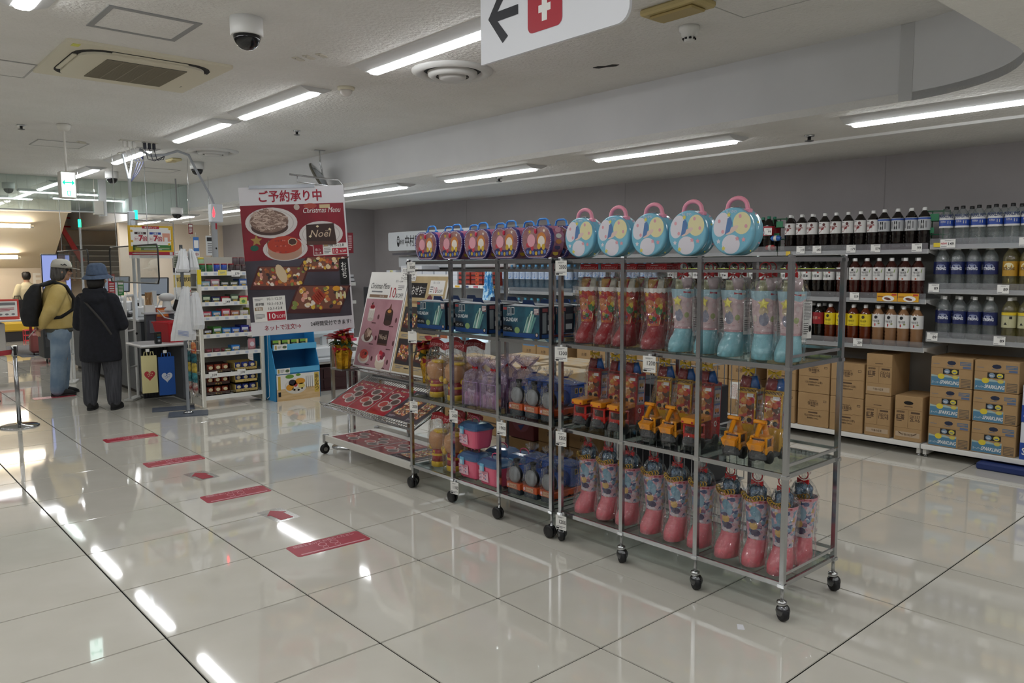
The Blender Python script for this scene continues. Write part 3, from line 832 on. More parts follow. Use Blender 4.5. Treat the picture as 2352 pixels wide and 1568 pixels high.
# ---------------------------------------------------------------- robot kit boxes
def mk_kit():
    t = thing('model_kit_box', '', 'toy box')
    d = .125; w_ = .15; h = .172
    nv = K('#141a2c', .4)
    MB().bx(-w_, w_, 0, d, 0, h, nv, .002).build('carton', t)
    f = MB(); fm = bpy.data.materials.get('kit_front_print') or noisy('kit_front_print', '#0e2440', '#2c6a7a', scale=7, rough=.35, detail=3)
    f.rect(-w_ + .002, w_ - .002, .002, h - .002, -.0006, fm)
    f.rect(-w_ + .002, w_ - .002, .002, .026, -.0009, K('#1d4a8a', .4))
    for i in range(5): f.shape([(.02 + i * .012, .03), (.028 + i * .014, .03), (.07 + i * .014, .15 - abs(i - 2) * .016), (.055 + i * .014, .15 - abs(i - 2) * .016)], -.0012, K(('#9fc3b8', '#6ea39b', '#c9ddd4', '#83b3a6', '#5b8f8c')[i], .4))
    f.disc((-.03, -.001, .04), .022, .018, K('#86a46a', .5), 14)
    f.text('RX-93', (-.095, -.0012, .122), .012, K('#b9c7cf', .4), 0, .06); f.text('V GUNDAM', (-.085, -.0012, .097), .022, K('#e4e9ec', .4), .012, .118)
    f.shape([(-w_ + .002, .03), (-.062, .03), (-.072, .058), (-w_ + .002, .066)], -.0011, K('#0b0d14', .4)); f.text('νガンダム', (-.108, -.0015, .045), .014, PAPER, .01, .07)
    for i in range(2): f.rect(-.108 + i * .032, -.084 + i * .032, .126, .166, -.0012, PAPER); f.rect(-.106 + i * .032, -.086 + i * .032, .129, .163, -.0015, K(('#5d6f7e', '#28404e')[i], .4))
    f.rect(-.145, -.115, .15, .165, -.0012, K('#b04648', .5)); f.rect(.105, .145, .13, .165, -.0012, K('#7b5a60', .5)); f.lines(.108, .142, .133, .163, -.0015, PAPER, 4)
    f.disc((.128, -.0012, .022), .013, .013, K('#0d0d10', .4), 16); f.disc((.128, -.0015, .022), .008, .009, K('#d9c9c4', .4), 6)
    f.build('front_print', t)
    s = MB(); sx = w_ + .0006
    for (y0, y1, z0, z1, m) in ((.06, .115, .1, .13, '#6b6d70'), (.02, .05, .03, .14, '#8b9499'), (.06, .11, .045, .075, '#c9cdd2'), (.015, .12, .005, .024, '#1d4a8a'), (.02, .06, .145, .165, '#9d5358')):
        s.add([(sx, y0, z0), (sx, y1, z0), (sx, y1, z1), (sx, y0, z1)], [(0, 1, 2, 3)], K(m, .45))
    s.build('side_print', t)
    hn = MB(); hn.add([(-.05, .055, h), (-.035, .05, h + .034), (.04, .05, h + .034), (.058, .055, h), (-.05, .059, h), (-.035, .054, h + .034), (.04, .054, h + .034), (.058, .059, h)], [(0, 3, 2, 1), (4, 5, 6, 7), (0, 1, 5, 4), (1, 2, 6, 5), (2, 3, 7, 6)], K('#16305c', .45))
    hn.add([(-.13, .012, h + .001), (-.06, .012, h + .012), (.08, .012, h + .012), (.13, .012, h + .001), (.13, .11, h + .001), (-.13, .11, h + .001)], [(0, 1, 2, 3), (0, 3, 4, 5)], K('#dfe3ea', .45))
    hn.build('carry_handle', t)
    return t
GK = Kind(mk_kit)
for c, (y, nm) in enumerate(((-2.70, 'left'), (-3.10, 'middle'), (-3.54, 'right'))):
    for r in range(3):
        GK.put((1.945 + r * .1265, y - r * .012, ZS[2]), W, 'dark blue robot kit box in the %s column, %s' % (nm, ('front one', 'second from front', 'rear one')[r]), 'robot kit boxes on the second shelf')

# ---------------------------------------------------------------- boots in clear bags
def crink(rings, m, seed, n=18, amp=.006, M=None):
    """a loose film bag: lofted rings with creases"""
    rnd = random.Random(seed); vs = []
    for (c, rx, ry) in rings:
        for k in range(n):
            a = 2 * PI * k / n; j = 1 + rnd.uniform(-amp, amp) / max(rx, .02) + (amp * .8 / max(rx, .02)) * (1 if k % 2 else -1)
            vs.append((c[0] + rx * j * math.cos(a), c[1] + ry * j * math.sin(a), c[2] + (rnd.uniform(-amp, amp) * .6 if vs and len(vs) >= n else .001)))
    fs = [(i * n + k, i * n + (k + 1) % n, (i + 1) * n + (k + 1) % n, (i + 1) * n + k) for i in range(len(rings) - 1) for k in range(n)]
    return MB().add(vs, fs, m, False, M)
def bow(b, c, s, m, M=None):
    x, y, z = c
    for k in (-1, 1):
        b.add([(x, y - .004, z), (x + k * s, y - .003, z + s * .45), (x + k * s, y - .003, z - s * .45), (x, y + .004, z), (x + k * s, y + .006, z + s * .4), (x + k * s, y + .006, z - s * .4)], [(0, 1, 2) if k < 0 else (0, 2, 1), (3, 5, 4) if k < 0 else (3, 4, 5), (0, 3, 4, 1), (0, 2, 5, 3), (1, 4, 5, 2)], m, False, M)
        b.add([(x, y - .003, z), (x + k * s * .3, y - .004, z - s * .9), (x + k * s * .75, y - .003, z - s * .8)], [(0, 1, 2) if k > 0 else (0, 2, 1)], m, False, M)
    b.ball((x, y - .003, z), s * .22, m, 6, M, 4)
    return b
def on_shaft(u, z, eps=.0015):
    k = (z - .105) / (.285 - .105); r = .041 + k * .016 + eps
    return (r * math.sin(u / .05), .0 - r * .94 * math.cos(u / .05), z)
def wrap(b, pts, m):
    P = [on_shaft(*p) for p in pts]
    cu = sum(p[0] for p in pts) / len(pts); cz = sum(p[1] for p in pts) / len(pts)
    return b.add([on_shaft(cu, cz, .002)] + P, [(0, i + 1, (i + 1) % len(P) + 1) for i in range(len(P))], m)
def wdisc(b, u, z, ru, rz, m, n=14): return wrap(b, [(u + ru * math.cos(2 * PI * i / n), z + rz * math.sin(2 * PI * i / n)) for i in range(n)], m)
def wtext(b, s, u, z, h, m, bold=.02, width=None):
    v, f, x0, x1, y0, y1 = tmesh(s, bold); k = h / .74; kx = k
    if width and (x1 - x0) * k > width: kx = width / (x1 - x0)
    xm = (x0 + x1) / 2; ym = (y0 + y1) / 2
    return b.add([on_shaft(u + (p[0] - xm) * kx, z + (p[1] - ym) * k, .0035) for p in v], f, m)
def boot_shape(t, foot, shaft, cuff=None):
    b = MB(); rg = []
    for (z, cy, rx, ry) in ((0, -.022, .044, .068), (.004, -.023, .048, .072), (.035, -.022, .049, .07), (.06, -.016, .046, .06), (.08, -.006, .043, .048), (.098, 0, .041, .041), (.108, 0, .0415, .0395)):
        rg.append(((0, cy, z), rx, ry))
    b.loft(rg, foot, 20).build('foot', t)
    MB().loft([((0, 0, .105), .041, .0385), ((0, 0, .17), .047, .044), ((0, 0, .24), .053, .05), ((0, 0, .285), .057, .0535)], shaft, 24, cap=False).build('shaft', t)
def fill(t, cols, seed, name='snack_pack'):
    rnd = random.Random(seed)
    for i in range(7):
        b = MB(); a = i * 1.05 - 1.6; M = Matrix.Translation((.026 * math.cos(a), .022 * math.sin(a), .288 + rnd.uniform(-.008, .018))) @ Matrix.Rotation(rnd.uniform(-1.2, 1.2), 4, 'Z') @ Matrix.Rotation(rnd.uniform(-.3, .3), 4, 'X')
        b.loft([((0, 0, -.03), .024, .003), ((0, 0, -.012), .026, .011), ((0, 0, .014), .026, .011), ((0, 0, .034), .024, .002)], cols[i % len(cols)], 8, M); b.build(name, t)
FOIL_B = noisy('blue_silver_foil', '#7d93a8', '#3c5672', scale=60, rough=.18, metal=.6, bump=.6, bscale=80)
FOIL_S = noisy('silver_foil', '#aeb4bc', '#6d747e', scale=60, rough=.18, metal=.7, bump=.6, bscale=80)
def bag(t, seed, top=.36, film=None, wide=1.0, open_=False):
    R = [((0, -.02, .002), .053 * wide, .078), ((0, -.022, .04), .056 * wide, .077), ((0, -.012, .11), .06 * wide, .064), ((0, 0, .2), .062 * wide, .06), ((0, 0, .285), .062 * wide, .059)]
    if open_: R += [((0, 0, top - .02), .058 * wide, .03), ((0, 0, top), .055, .004)]
    else: R += [((0, 0, top - .035), .042, .036), ((0, 0, top), .010, .009), ((0, 0, top + .025), .032, .016)]
    crink(R, film or FILM, seed).build('clear_bag', t)
def mk_redboot():
    t = thing('christmas_boot', '', 'gift boot')
    pr = confetti('red_boot_print', ['#b3202a', '#c9402c', '#2f7a3f', '#a31d28', '#d9a23a', '#7a2a1c', '#c2582e', '#b3202a'], 52, .4, warp=.02)
    boot_shape(t, K('#a01a28', .3, 0, .5, .2), pr)
    p = MB(); wt = K('#e9e6e2', .5)
    zz = []
    for i in range(25):
        u = -.16 + i * .32 / 24
        zz.append((u, .283)); 
    for i in range(24): p.add([on_shaft(zz[i][0], .286, .002), on_shaft(zz[i][0], .268 - (i % 2) * .006, .002), on_shaft(zz[i + 1][0], .268 - ((i + 1) % 2) * .006, .002), on_shaft(zz[i + 1][0], .286, .002)], [(0, 1, 2, 3)], wt)
    wdisc(p, -.005, .2, .03, .033, K('#c4743f', .4), 18)
    wrap(p, [(-.03, .218), (.02, .218), (.014, .24), (-.006, .246), (-.024, .238)], K('#b8202c', .4)); wrap(p, [(-.033, .214), (.024, .214), (.022, .224), (-.031, .224)], wt)
    wdisc(p, .04, .225, .016, .018, K('#c98a4a', .4)); wdisc(p, .045, .18, .018, .02, K('#3f7f45', .4)); wdisc(p, .05, .2, .012, .014, K('#e3c93e', .4))
    wrap(p, [(-.018 + .016 * math.cos(PI / 2 + i * PI / 5) * (1 if i % 2 == 0 else .5), .257 + .014 * math.sin(PI / 2 + i * PI / 5) * (1 if i % 2 == 0 else .5)) for i in range(10)], K('#e8bf3a', .4))
    wrap(p, [(-.06, .118), (.05, .115), (.055, .15), (-.055, .156)], K('#dcc39a', .5))
    for i, ch in enumerate('Merry'): wtext(p, ch, -.04 + i * .017, .145, .013, K(('#c8303a', '#2f5fae', '#c98a1e', '#3f8a4a', '#6a3f8f')[i], .4), .03)
    for i, ch in enumerate('Christmas'): wtext(p, ch, -.048 + i * .0115, .126, .011, K(('#2f5fae', '#c8303a', '#3f8a4a', '#c98a1e', '#6a3f8f')[i % 5], .4), .03)
    p.build('shaft_print', t)
    fill(t, [K('#a52a30', .3), K('#cfc9b8', .35), K('#b98a3a', .3), K('#3f6b4a', .35)], 3)
    bag(t, 11, .364, None, 1.05, True)
    h = MB(); rd = K('#a81420', .35)
    h.box((0, 0, .381), (.112, .004, .04), rd); h.text('アンパンマンクリスマスブーツ', (0, -.003, .379), .016, K('#e6b6b8', .4), .01, .1); h.lines(-.03, .03, .391, .395, -.003, PAPER, 1)
    h.build('header_card', t)
    return t
RBk = Kind(mk_redboot)
for i, (y, rz) in enumerate(((-3.955, .1), (-4.08, 0), (-4.215, -.05), (-4.385, .08))):
    RBk.put((2.045 + (.015 if i == 1 else 0), y, ZS[2]), W + rz, 'red Christmas boot in clear bag with red header, ' + nth(i, 4) + ' of four', 'red boots in bags')
RB_extra = [(2.19, -4.03), (2.19, -4.19), (2.19, -4.36)]
for i, (x, y) in enumerate(RB_extra): RBk.put((x, y, ZS[2]), W, 'red Christmas boot in the second row behind, ' + nth(i, 3) + ' of three', 'red boots in bags')
BOWR = K('#b5121c', .4)
def ringbow(t, z, ring=True, m=BOWR):
    b = bow(MB(), (0, -.012, z), .026, m); b.build('bow', t)
    if ring:
        MB().tube([(p[0], -.01, p[1]) for p in arc((0, z + .03), .022, 0, 2 * PI * 19 / 20, 19)], .0026, K('#a3101e', .35), 6, None, True).build('hanging_ring', t)
def mk_blueboot():
    t = thing('christmas_boot', '', 'gift boot')
    boot_shape(t, K('#8fcad6', .3, 0, .5, .2), noisy('pale_pink_print', '#dcc6c8', '#d0b4b9', scale=25, rough=.45))
    p = MB(); bl = K('#9fc2d0', .45)
    for i in range(24):
        u0, u1 = -.16 + i * .32 / 24, -.16 + (i + 1) * .32 / 24
        p.add([on_shaft(u0, .286, .001), on_shaft(u0, .25 + .006 * math.sin(i * 1.1), .001), on_shaft(u1, .25 + .006 * math.sin((i + 1) * 1.1), .001), on_shaft(u1, .286, .001)], [(0, 1, 2, 3)], bl)
    for i in range(24):
        u0, u1 = -.14 + i * .28 / 24, -.14 + (i + 1) * .28 / 24
        p.add([on_shaft(u0, .115, .001), on_shaft(u0, .105, .002), on_shaft(u1, .105, .002), on_shaft(u1, .115, .001)], [(0, 1, 2, 3)], K('#c99da3', .5))
    wdisc(p, .0, .2, .02, .016, K('#cdbb9a', .5)); wdisc(p, .002, .165, .022, .026, K('#8d8fa3', .5)); wdisc(p, .004, .186, .012, .01, K('#8d8fa3', .5)); wdisc(p, .042, .168, .012, .013, K('#a9b27c', .5)); wdisc(p, -.04, .17, .011, .014, K('#d9d0c4', .5)); wdisc(p, .045, .215, .008, .012, K('#d6c6c8', .5))
    wrap(p, [(-.05, .148), (.05, .146), (.05, .15), (-.05, .152)], K('#c2a184', .5)); wrap(p, [(-.03, .134), (.03, .133), (.03, .136), (-.03, .137)], K('#c08e96', .5))
    wrap(p, [(.025, .268), (.055, .266), (.055, .275), (.025, .277)], K('#a8293a', .5)); wrap(p, [(.056, .266), (.075, .266), (.075, .275), (.056, .275)], K('#c4c4c0', .5))
    p.build('shaft_print', t)
    s = MB(); star((0, .232), .024, 0, K('#e6dc74', .35), s, q=.55)
    v = [(p_[0], -.0545 + .0, p_[2]) for p_ in s.v]; v[0] = (0, -.063, .232)
    MB().add(v, s.f, K('#e6dc74', .35)).build('star_badge', t)
    fill(t, [K('#c9c9ae', .25), K('#cbb7bb', .35), K('#b7b592', .25), K('#c9973a', .2)], 5)
    l = MB(); Ml = Matrix.Translation((.061, .012, .17)) @ Matrix.Rotation(1.15, 4, 'Z')
    l.box((0, 0, 0), (.045, .001, .15), K('#d5d5d3', .5), Ml); l.lines(-.018, .018, .0, .07, -.001, INK2, 12, .5, Ml); l.lines(-.018, .005, -.06, -.01, -.001, INK, 6, .4, Ml); l.disc((.014, -.0012, -.035), .007, .014, BLACK, 12, M=Ml)
    l.build('care_label', t)
    bag(t, 12, .365, None, 1.08)
    ringbow(t, .352)
    return t
BBk = Kind(mk_blueboot)
for i, (x, y, rz) in enumerate(((2.045, -4.545, .05), (2.055, -4.675, .1), (2.045, -4.81, 0), (2.045, -4.955, .45), (2.045, -5.078, .05))):
    BBk.put((x, y, ZS[2]), W + rz, 'pink boot with light blue foot and yellow star, ' + nth(i, 5) + ' in front', 'pale blue boots in bags')
for i, (x, y) in enumerate(((2.2, -4.6), (2.2, -4.75), (2.2, -4.9))): BBk.put((x, y, ZS[2]), W, 'pale pink and blue boot in the second row, ' + nth(i, 3) + ' of three', 'pale blue boots in bags')
def mk_pinkboot():
    t = thing('christmas_boot', '', 'gift boot')
    pr = confetti('pink_boot_print', ['#c99aa9', '#d8b4bd', '#8fa6bd', '#c7c3d0', '#4f5c86', '#d6a8b4', '#7f9fb8', '#cfa96f', '#d9c9d0', '#8a5a78'], 70, .4, warp=.03)
    boot_shape(t, K('#e0747f', .3, 0, .5, .2), pr)
    p = MB()
    for i in range(24):
        u0, u1 = -.16 + i * .32 / 24, -.16 + (i + 1) * .32 / 24
        p.add([on_shaft(u0, .286, .001), on_shaft(u0, .272, .001), on_shaft(u1, .272, .001), on_shaft(u1, .286, .001)], [(0, 1, 2, 3)], K('#d48a98', .45))
    wdisc(p, .006, .235, .017, .024, K('#6f9db4', .45)); wdisc(p, .022, .215, .012, .03, K('#86a9bf', .45)); wdisc(p, 0, .19, .013, .01, K('#4a4468', .45)); wdisc(p, .002, .17, .02, .018, K('#d3ac66', .45)); wdisc(p, .012, .14, .024, .016, K('#453e5e', .45)); wdisc(p, -.028, .165, .012, .02, K('#c77f92', .45)); wdisc(p, .0, .12, .03, .009, K('#d8cfd6', .45))
    wrap(p, [(.024, .274), (.052, .273), (.052, .282), (.024, .283)], K('#a8293a', .5))
    p.build('shaft_print', t)
    d = MB(); gd = K('#b8974a', .25, .8)
    for i in range(9):
        u = -.055 + i * .011; q = on_shaft(u, .292 + .006 * math.cos(i * .8)); 
        d.tube([(q[0] + .011 * math.cos(a * PI / 5), q[1] * .98 - .001 * (a % 2), q[2] + .011 * math.sin(a * PI / 5)) for a in range(10)], .0022, gd, 4, None, True)
    d.build('gold_doily', t)
    fill(t, [FOIL_B, FOIL_S, FOIL_B, K('#a86a4a', .3)], 9)
    MB().ball((0, 0, .315), (.04, .036, .03), FOIL_B, 10).build('silver_packet', t)
    bag(t, 13, .37, None, 1.02)
    ringbow(t, .352)
    return t
PBk = Kind(mk_pinkboot)
pb = ((2.04, -3.965, 0), (2.04, -4.105, .2), (2.05, -4.24, -.05), (2.04, -4.395, .1), (2.04, -4.535, .1), (2.05, -4.665, 0), (2.04, -4.82, -.05), (2.04, -4.95, .1), (2.035, -5.075, .05))
for i, (x, y, rz) in enumerate(pb): PBk.put((x, y, ZS[0]), W + rz, 'pink Christmas boot with red bow on bottom shelf, ' + nth(i, 9) + ' in front', 'pink boots in bags')
PBk.put((2.21, -5.07, ZS[0]), W, 'pink Christmas boot standing alone behind the front row at the rack end', 'pink boots in bags')

# ---------------------------------------------------------------- toy trucks with snack cartons
def mk_truck(fire):
    t = thing('toy_truck', '', 'toy truck')
    c = K('#c8281f', .3, 0, .5, .2) if fire else K('#e59a1d', .3, 0, .5, .2); og = K('#e8951c', .3, 0, .5, .2); gy = K('#4b4d50', .5); bk = K('#101012', .5)
    MB().bx(-.04, .04, 0, .19, .018, .038, gy, .004).bx(-.036, .036, -.006, .01, .016, .05, gy, .006).bx(-.026, .026, -.009, .0, .03, .06, gy, .006).build('chassis', t)
    cb = MB(); cb.bx(-.04, .04, .004, .07, .038, .072, c, .006)
    for sx in (-1, 1):
        for y in (.01, .062): cb.bx(sx * .034 - .005, sx * .034 + .005, y - .005, y + .005, .07, .108, c, .002)
    cb.bx(-.04, .04, .004, .07, .105, .116, c, .005); cb.build('cab', t)
    MB().bx(-.033, .033, .011, .062, .072, .106, K('#3a2420', .2)).build('cab_window', t)
    for (y, x) in ((.035, -1), (.035, 1), (.15, -1), (.15, 1)):
        MB().lathe([(.008, -.013), (.024, -.012), (.028, -.008), (.028, .008), (.024, .012), (.01, .013)], bk, 18, M=Matrix.Translation((x * .036, y, .028)) @ Matrix.Rotation(PI / 2, 4, 'Y')).build('wheel', t)
    if fire:
        l = MB().bx(-.036, .036, -.02, .13, .122, .148, og, .004)
        l.bx(-.03, -.02, -.0215, -.02, .126, .134, RED).bx(.02, .03, -.0215, -.02, .126, .134, RED)
        l.add([(.0365, .02, .13), (.0365, .06, .13), (.0365, .06, .14), (.0365, .02, .14)], [(0, 1, 2, 3)], K('#8c3a14', .5)); l.bx(-.02, .02, .03, .09, .116, .123, og); l.build('ladder', t)
    else:
        b = MB(); b.tube([(0, .08, .11), (0, .05, .165), (0, .02, .16), (0, -.012, .115)], [.013, .012, .011, .01], og, 6); b.tube([(-.028, .022, .176), (.028, .022, .176)], .009, og, 6); b.build('boom', t)
        b = MB(); b.add([(-.034, -.03, .088), (.034, -.03, .088), (.034, .004, .1), (-.034, .004, .1), (-.028, -.02, .06), (.028, -.02, .06), (.028, -.004, .06), (-.028, -.004, .06)], [(4, 7, 6, 5), (0, 4, 5, 1), (1, 5, 6, 2), (2, 6, 7, 3), (3, 7, 4, 0), (0, 1, 2, 3)], og); b.build('bucket', t)
    M = Matrix.Translation((0, .115, .036)) @ Matrix.Rotation(-.06, 4, 'X')
    base = K('#b02024', .4) if fire else K('#d3a21e', .4)
    MB().bx(-.04, .04, 0, .075, 0, .26, base, .002, M).build('snack_carton', t)
    pr = bpy.data.materials.get('carton_print') or confetti('carton_print', ['#a3262c', '#c0503a', '#c99c4a', '#8f2a3c', '#d3b58a', '#5f4a3c', '#b3243a', '#c7762f'], 46, .4, warp=.03)
    f = MB().rect(-.036, .036, .1, .235, -.001, pr, M)
    hz = 12
    for i in range(hz): f.shape([(-.04 + i * .08 / hz, .243), (-.04 + (i + .5) * .08 / hz, .243), (-.036 + (i + .8) * .08 / hz, .256), (-.036 + (i + .3) * .08 / hz, .256)], -.0014, bk, M)
    f.rect(0, .03, .22, .235, -.0016, PAPER, M)
    for (x, z, r, m) in ((-.018, .205, .01, '#c9973a'), (.012, .195, .014, '#c2582e'), (-.01, .16, .018, '#b07a3a'), (.016, .15, .014, '#7d3a3a'), (-.018, .12, .012, '#2f2b2b'), (.016, .118, .012, '#2f2b2b')): f.disc((x, -.0018, z), r, r * .9, K(m, .4), 10, M=M)
    sx = .0408
    def sq(y0, y1, z0, z1, m, e=0): f.add([(sx + e, y0, z0), (sx + e, y1, z0), (sx + e, y1, z1), (sx + e, y0, z1)], [(0, 1, 2, 3)], K(m, .45), False, M)
    sq(.01, .068, .1, .245, '#85898e'); sq(.015, .063, .175, .225, '#c3bcc6', .0004); sq(.015, .063, .11, .155, '#b9a8bd', .0004); sq(.014, .064, .228, .234, '#a02a5c' if not fire else '#2f5fae', .0005); sq(.014, .064, .158, .163, '#a02a5c' if not fire else '#2f5fae', .0005)
    for (zc, m2) in ((.2, '#d0a050'), (.132, '#d07a28')):
        for y in (.028, .05): f.add([(sx + .001, y + .006 * math.cos(k), zc - .012 + .006 * math.sin(k)) for k in (0, 1.05, 2.1, 3.14, 4.2, 5.25)], [(0, 1, 2, 3, 4, 5)], bk, False, M)
        sq(.022, .056, zc - .01, zc + .008, m2, .0008)
    for i in range(7): f.add([(sx + .0006, .004 + i * .008, .012 + i * .012), (sx + .0006, .009 + i * .008, .012 + i * .012), (sx + .0006, .018 + i * .008, .005 + i * .012), (sx + .0006, .013 + i * .008, .005 + i * .012)], [(3, 2, 1, 0)], bk, False, M)
    f.add([(sx + .001, .03 + .013 * math.cos(k * PI / 5), .07 + .013 * math.sin(k * PI / 5)) for k in range(10)], [tuple(range(10))], PAPER, False, M)
    f.add([(sx + .0014, .03 + .009 * math.cos(k * PI / 5), .07 + .009 * math.sin(k * PI / 5)) for k in range(10)], [tuple(range(10))], RED, False, M)
    f.build('carton_print', t)
    for (x, y, m, r) in ((-.015, .14, '#8f1f28', .2), (.02, .15, '#2a62b0', -.3), (.0, .165, '#a3262c', .1)):
        MB().loft([((0, 0, -.03), .024, .004), ((0, 0, .0), .025, .011), ((0, 0, .03), .023, .003)], K(m, .3), 8, Matrix.Translation((x, y, .315)) @ Matrix.Rotation(r, 4, 'Y')).build('snack_pack', t)
    R = [((0, .09, .003), .05, .125), ((0, .09, .05), .052, .123), ((0, .10, .13), .05, .105), ((0, .14, .2), .05, .07), ((0, .15, .29), .05, .056), ((0, .15, .345), .03, .03), ((0, .15, .375), .008, .008), ((0, .15, .4), .025, .014)]
    crink(R, FILM, 21 + fire, 18, .006).build('clear_bag', t)
    bow(MB(), (0, .135, .372), .028, K('#d8b01e', .4)).build('bow', t)
    return t
TF = Kind(lambda: mk_truck(True)); TE = Kind(lambda: mk_truck(False))
for i, (y, rz) in enumerate(((-3.955, .1), (-4.085, 0), (-4.195, .05))): TF.put((1.972, y, ZS[1]), W + rz, 'red toy fire truck with orange ladder in clear bag, ' + ('leftmost', 'second from left', 'third from left, beside the post')[i], 'red toy trucks')
TF.put((1.972, -4.64, ZS[1]), W + .05, 'red toy fire truck with orange ladder right of two yellow excavators', 'red toy trucks')
for i, (y, l) in enumerate(((-4.40, 'leftmost of the four'), (-4.52, 'second from left, beside a red truck'), (-4.855, 'third from left, in the right bay'), (-4.98, 'rightmost, nearest the rack end'))): TE.put((1.972, y, ZS[1]), W + .04, 'yellow toy excavator truck in clear bag, ' + l, 'yellow toy trucks')

# ---------------------------------------------------------------- snack jars, gift boxes, trains, buckets
def mk_jar(tall):
    t = thing('snack_jar', '', 'toy snack jar')
    tan = K('#c79262', .35, 0, .5, .2); yl = K('#e0b81f', .35); rd = K('#9e2028', .35)
    MB().lathe([(.044, 0), (.05, .004), (.05, .03), (.046, .036)], yl, 20).build('base', t)
    MB().lathe([(.046, .034), (.043, .06), (.044, .1), (.036, .118)], rd, 20).lathe([(.0445, .072), (.046, .074), (.046, .086), (.0445, .088)], yl, 20).build('body', t)
    MB().ball((0, -.042, .1), (.01, .006, .01), yl, 10).build('badge', t)
    MB().lathe([(.034, .112), (.054, .128), (.064, .16), (.064, .19), (.056, .22), (.03, .238), (.0001, .242)], tan, 22).build('round_lid', t)
    MB().loft([((.018, 0, .222), .048, .04), ((.018, 0, .232), .052, .044), ((.018, 0, .24), .046, .038)], yl, 18).build('yellow_rim', t)
    for sx in (-1, 1): MB().ball((sx * .057, -.012, .12), (.017, .017, .02), yl, 10).build('knob', t)
    R = [((0, 0, .002), .068, .06), ((0, 0, .1), .074, .066), ((0, 0, .2), .076, .07), ((0, 0, .27), .074, .045)]
    R += [((0, .02, .33), .07, .004)] if tall else [((0, .01, .30), .072, .006)]
    crink(R, FILM, 31, 18, .006).build('clear_bag', t)
    h = MB(); z = .325 if tall else .305; rm = K('#a3121e', .35)
    n = 9; v = []
    for i in range(n + 1):
        x = -.075 + i * .15 / n; v += [(x, .012 - .01 * math.cos(i * .8), z - .014 + .012 * math.sin(i * .45)), (x, .02 - .006 * math.cos(i * .8), z + .03 + .012 * math.sin(i * .45))]
    h.add(v + [(p[0], p[1] + .003, p[2]) for p in v], [(2 * i, 2 * i + 2, 2 * i + 3, 2 * i + 1) for i in range(n)] + [(2 * i + 1 + 2 * n + 2, 2 * i + 3 + 2 * n + 2, 2 * i + 2 + 2 * n + 2, 2 * i + 2 * n + 2) for i in range(n)], rm)
    h.text('アンパンマンおやつケース', (0, -.001, z + .013), .02, K('#eec4c6', .4), .015, .125)
    h.build('header_card', t)
    return t
JK = Kind(lambda: mk_jar(True)); JL = Kind(lambda: mk_jar(False))
for i, (x, y, rz) in enumerate(((2.0, -2.68, .1), (2.0, -2.87, .5), (2.18, -2.64, 0), (2.18, -2.84, .3))): JK.put((x, y, ZS[1]), W + rz, 'tan topped red and yellow snack jar in bag on third shelf, ' + ('front left', 'front right', 'rear left', 'rear right')[i], 'snack jars in bags')
for i, (x, y, rz) in enumerate(((2.0, -2.69, .1), (2.0, -2.85, .5), (2.17, -2.66, 0), (2.17, -2.84, 0))): JL.put((x, y, ZS[0]), W + rz, 'tan topped red and yellow snack jar in bag on bottom shelf, ' + ('front left', 'front right', 'rear left', 'rear right')[i], 'snack jars in bags')
LIL = clear('lilac_film', tint='#f8f3fa', gloss=.12, rough=.07, bump=.9, bscale=45, haze=.16, hazecol='#d8c6e2')
def mk_gift():
    t = thing('gift_box', '', 'gift box')
    w_, d, h = .066, .09, .145
    MB().bx(-w_, w_, 0, d, 0, h, clear('lilac_clear_box', tint='#f4eaf6', gloss=.06, rough=.03, haze=.05, hazecol='#d4bcdc') if 'lilac_clear_box' not in bpy.data.materials else bpy.data.materials['lilac_clear_box']).build('clear_box', t)
    e = MB(); em = K('#a98ab8', .4)
    for sx in (-1, 1): e.bx(sx * w_ - .0015, sx * w_ + .0015, -.001, .002, 0, h, em)
    e.bx(-w_, w_, -.001, .002, h - .003, h, em); e.build('box_edges', t)
    MB().bx(-w_ + .004, w_ - .004, .08, .085, .004, h - .004, K('#5b2f4c', .5)).build('back_card', t)
    pk = noisy('pink_gift_print', '#d9a9b8', '#e8ccd4', scale=40, rough=.4)
    MB().lathe([(.028, 0), (.03, .05), (.026, .07), (.012, .078)], pk, 16, (-.036, .03, .004)).build('pink_cup', t)
    MB().lathe([(.028, 0), (.03, .05), (.026, .07), (.012, .078)], pk, 16, (.038, .035, .004)).build('pink_cup', t)
    b = MB(); b.ball((0, .032, .035), (.026, .02, .034), noisy('beige_plush', '#c9ae94', '#dcc7b2', scale=60, rough=.9), 12); b.build('plush', t)
    bow(MB(), (0, .02, .085), .032, K('#ece6e4', .5)).build('white_bow', t)
    R = [((0, .045, .001), .072, .055), ((0, .045, .08), .075, .058), ((0, .045, .15), .078, .06), ((.0, .06, .19), .07, .056), ((0, .07, .225), .018, .016), ((0, .075, .26), .06, .05), ((0, .08, .285), .075, .06)]
    crink(R, LIL, 41, 20, .012).build('lilac_bag', t)
    bow(MB(), (0, .045, .225), .02, BOWR).build('red_tie', t)
    return t
GB = Kind(mk_gift)
for i, (x, y) in enumerate(((1.955, -3.07), (1.96, -3.235), (2.17, -3.1), (2.17, -3.27))): GB.put((x, y, ZS[1]), W + .05, 'lilac gift box of plush and pink cups in crinkled bag, ' + ('front left', 'front right', 'rear left', 'rear right')[i], 'lilac gift boxes')
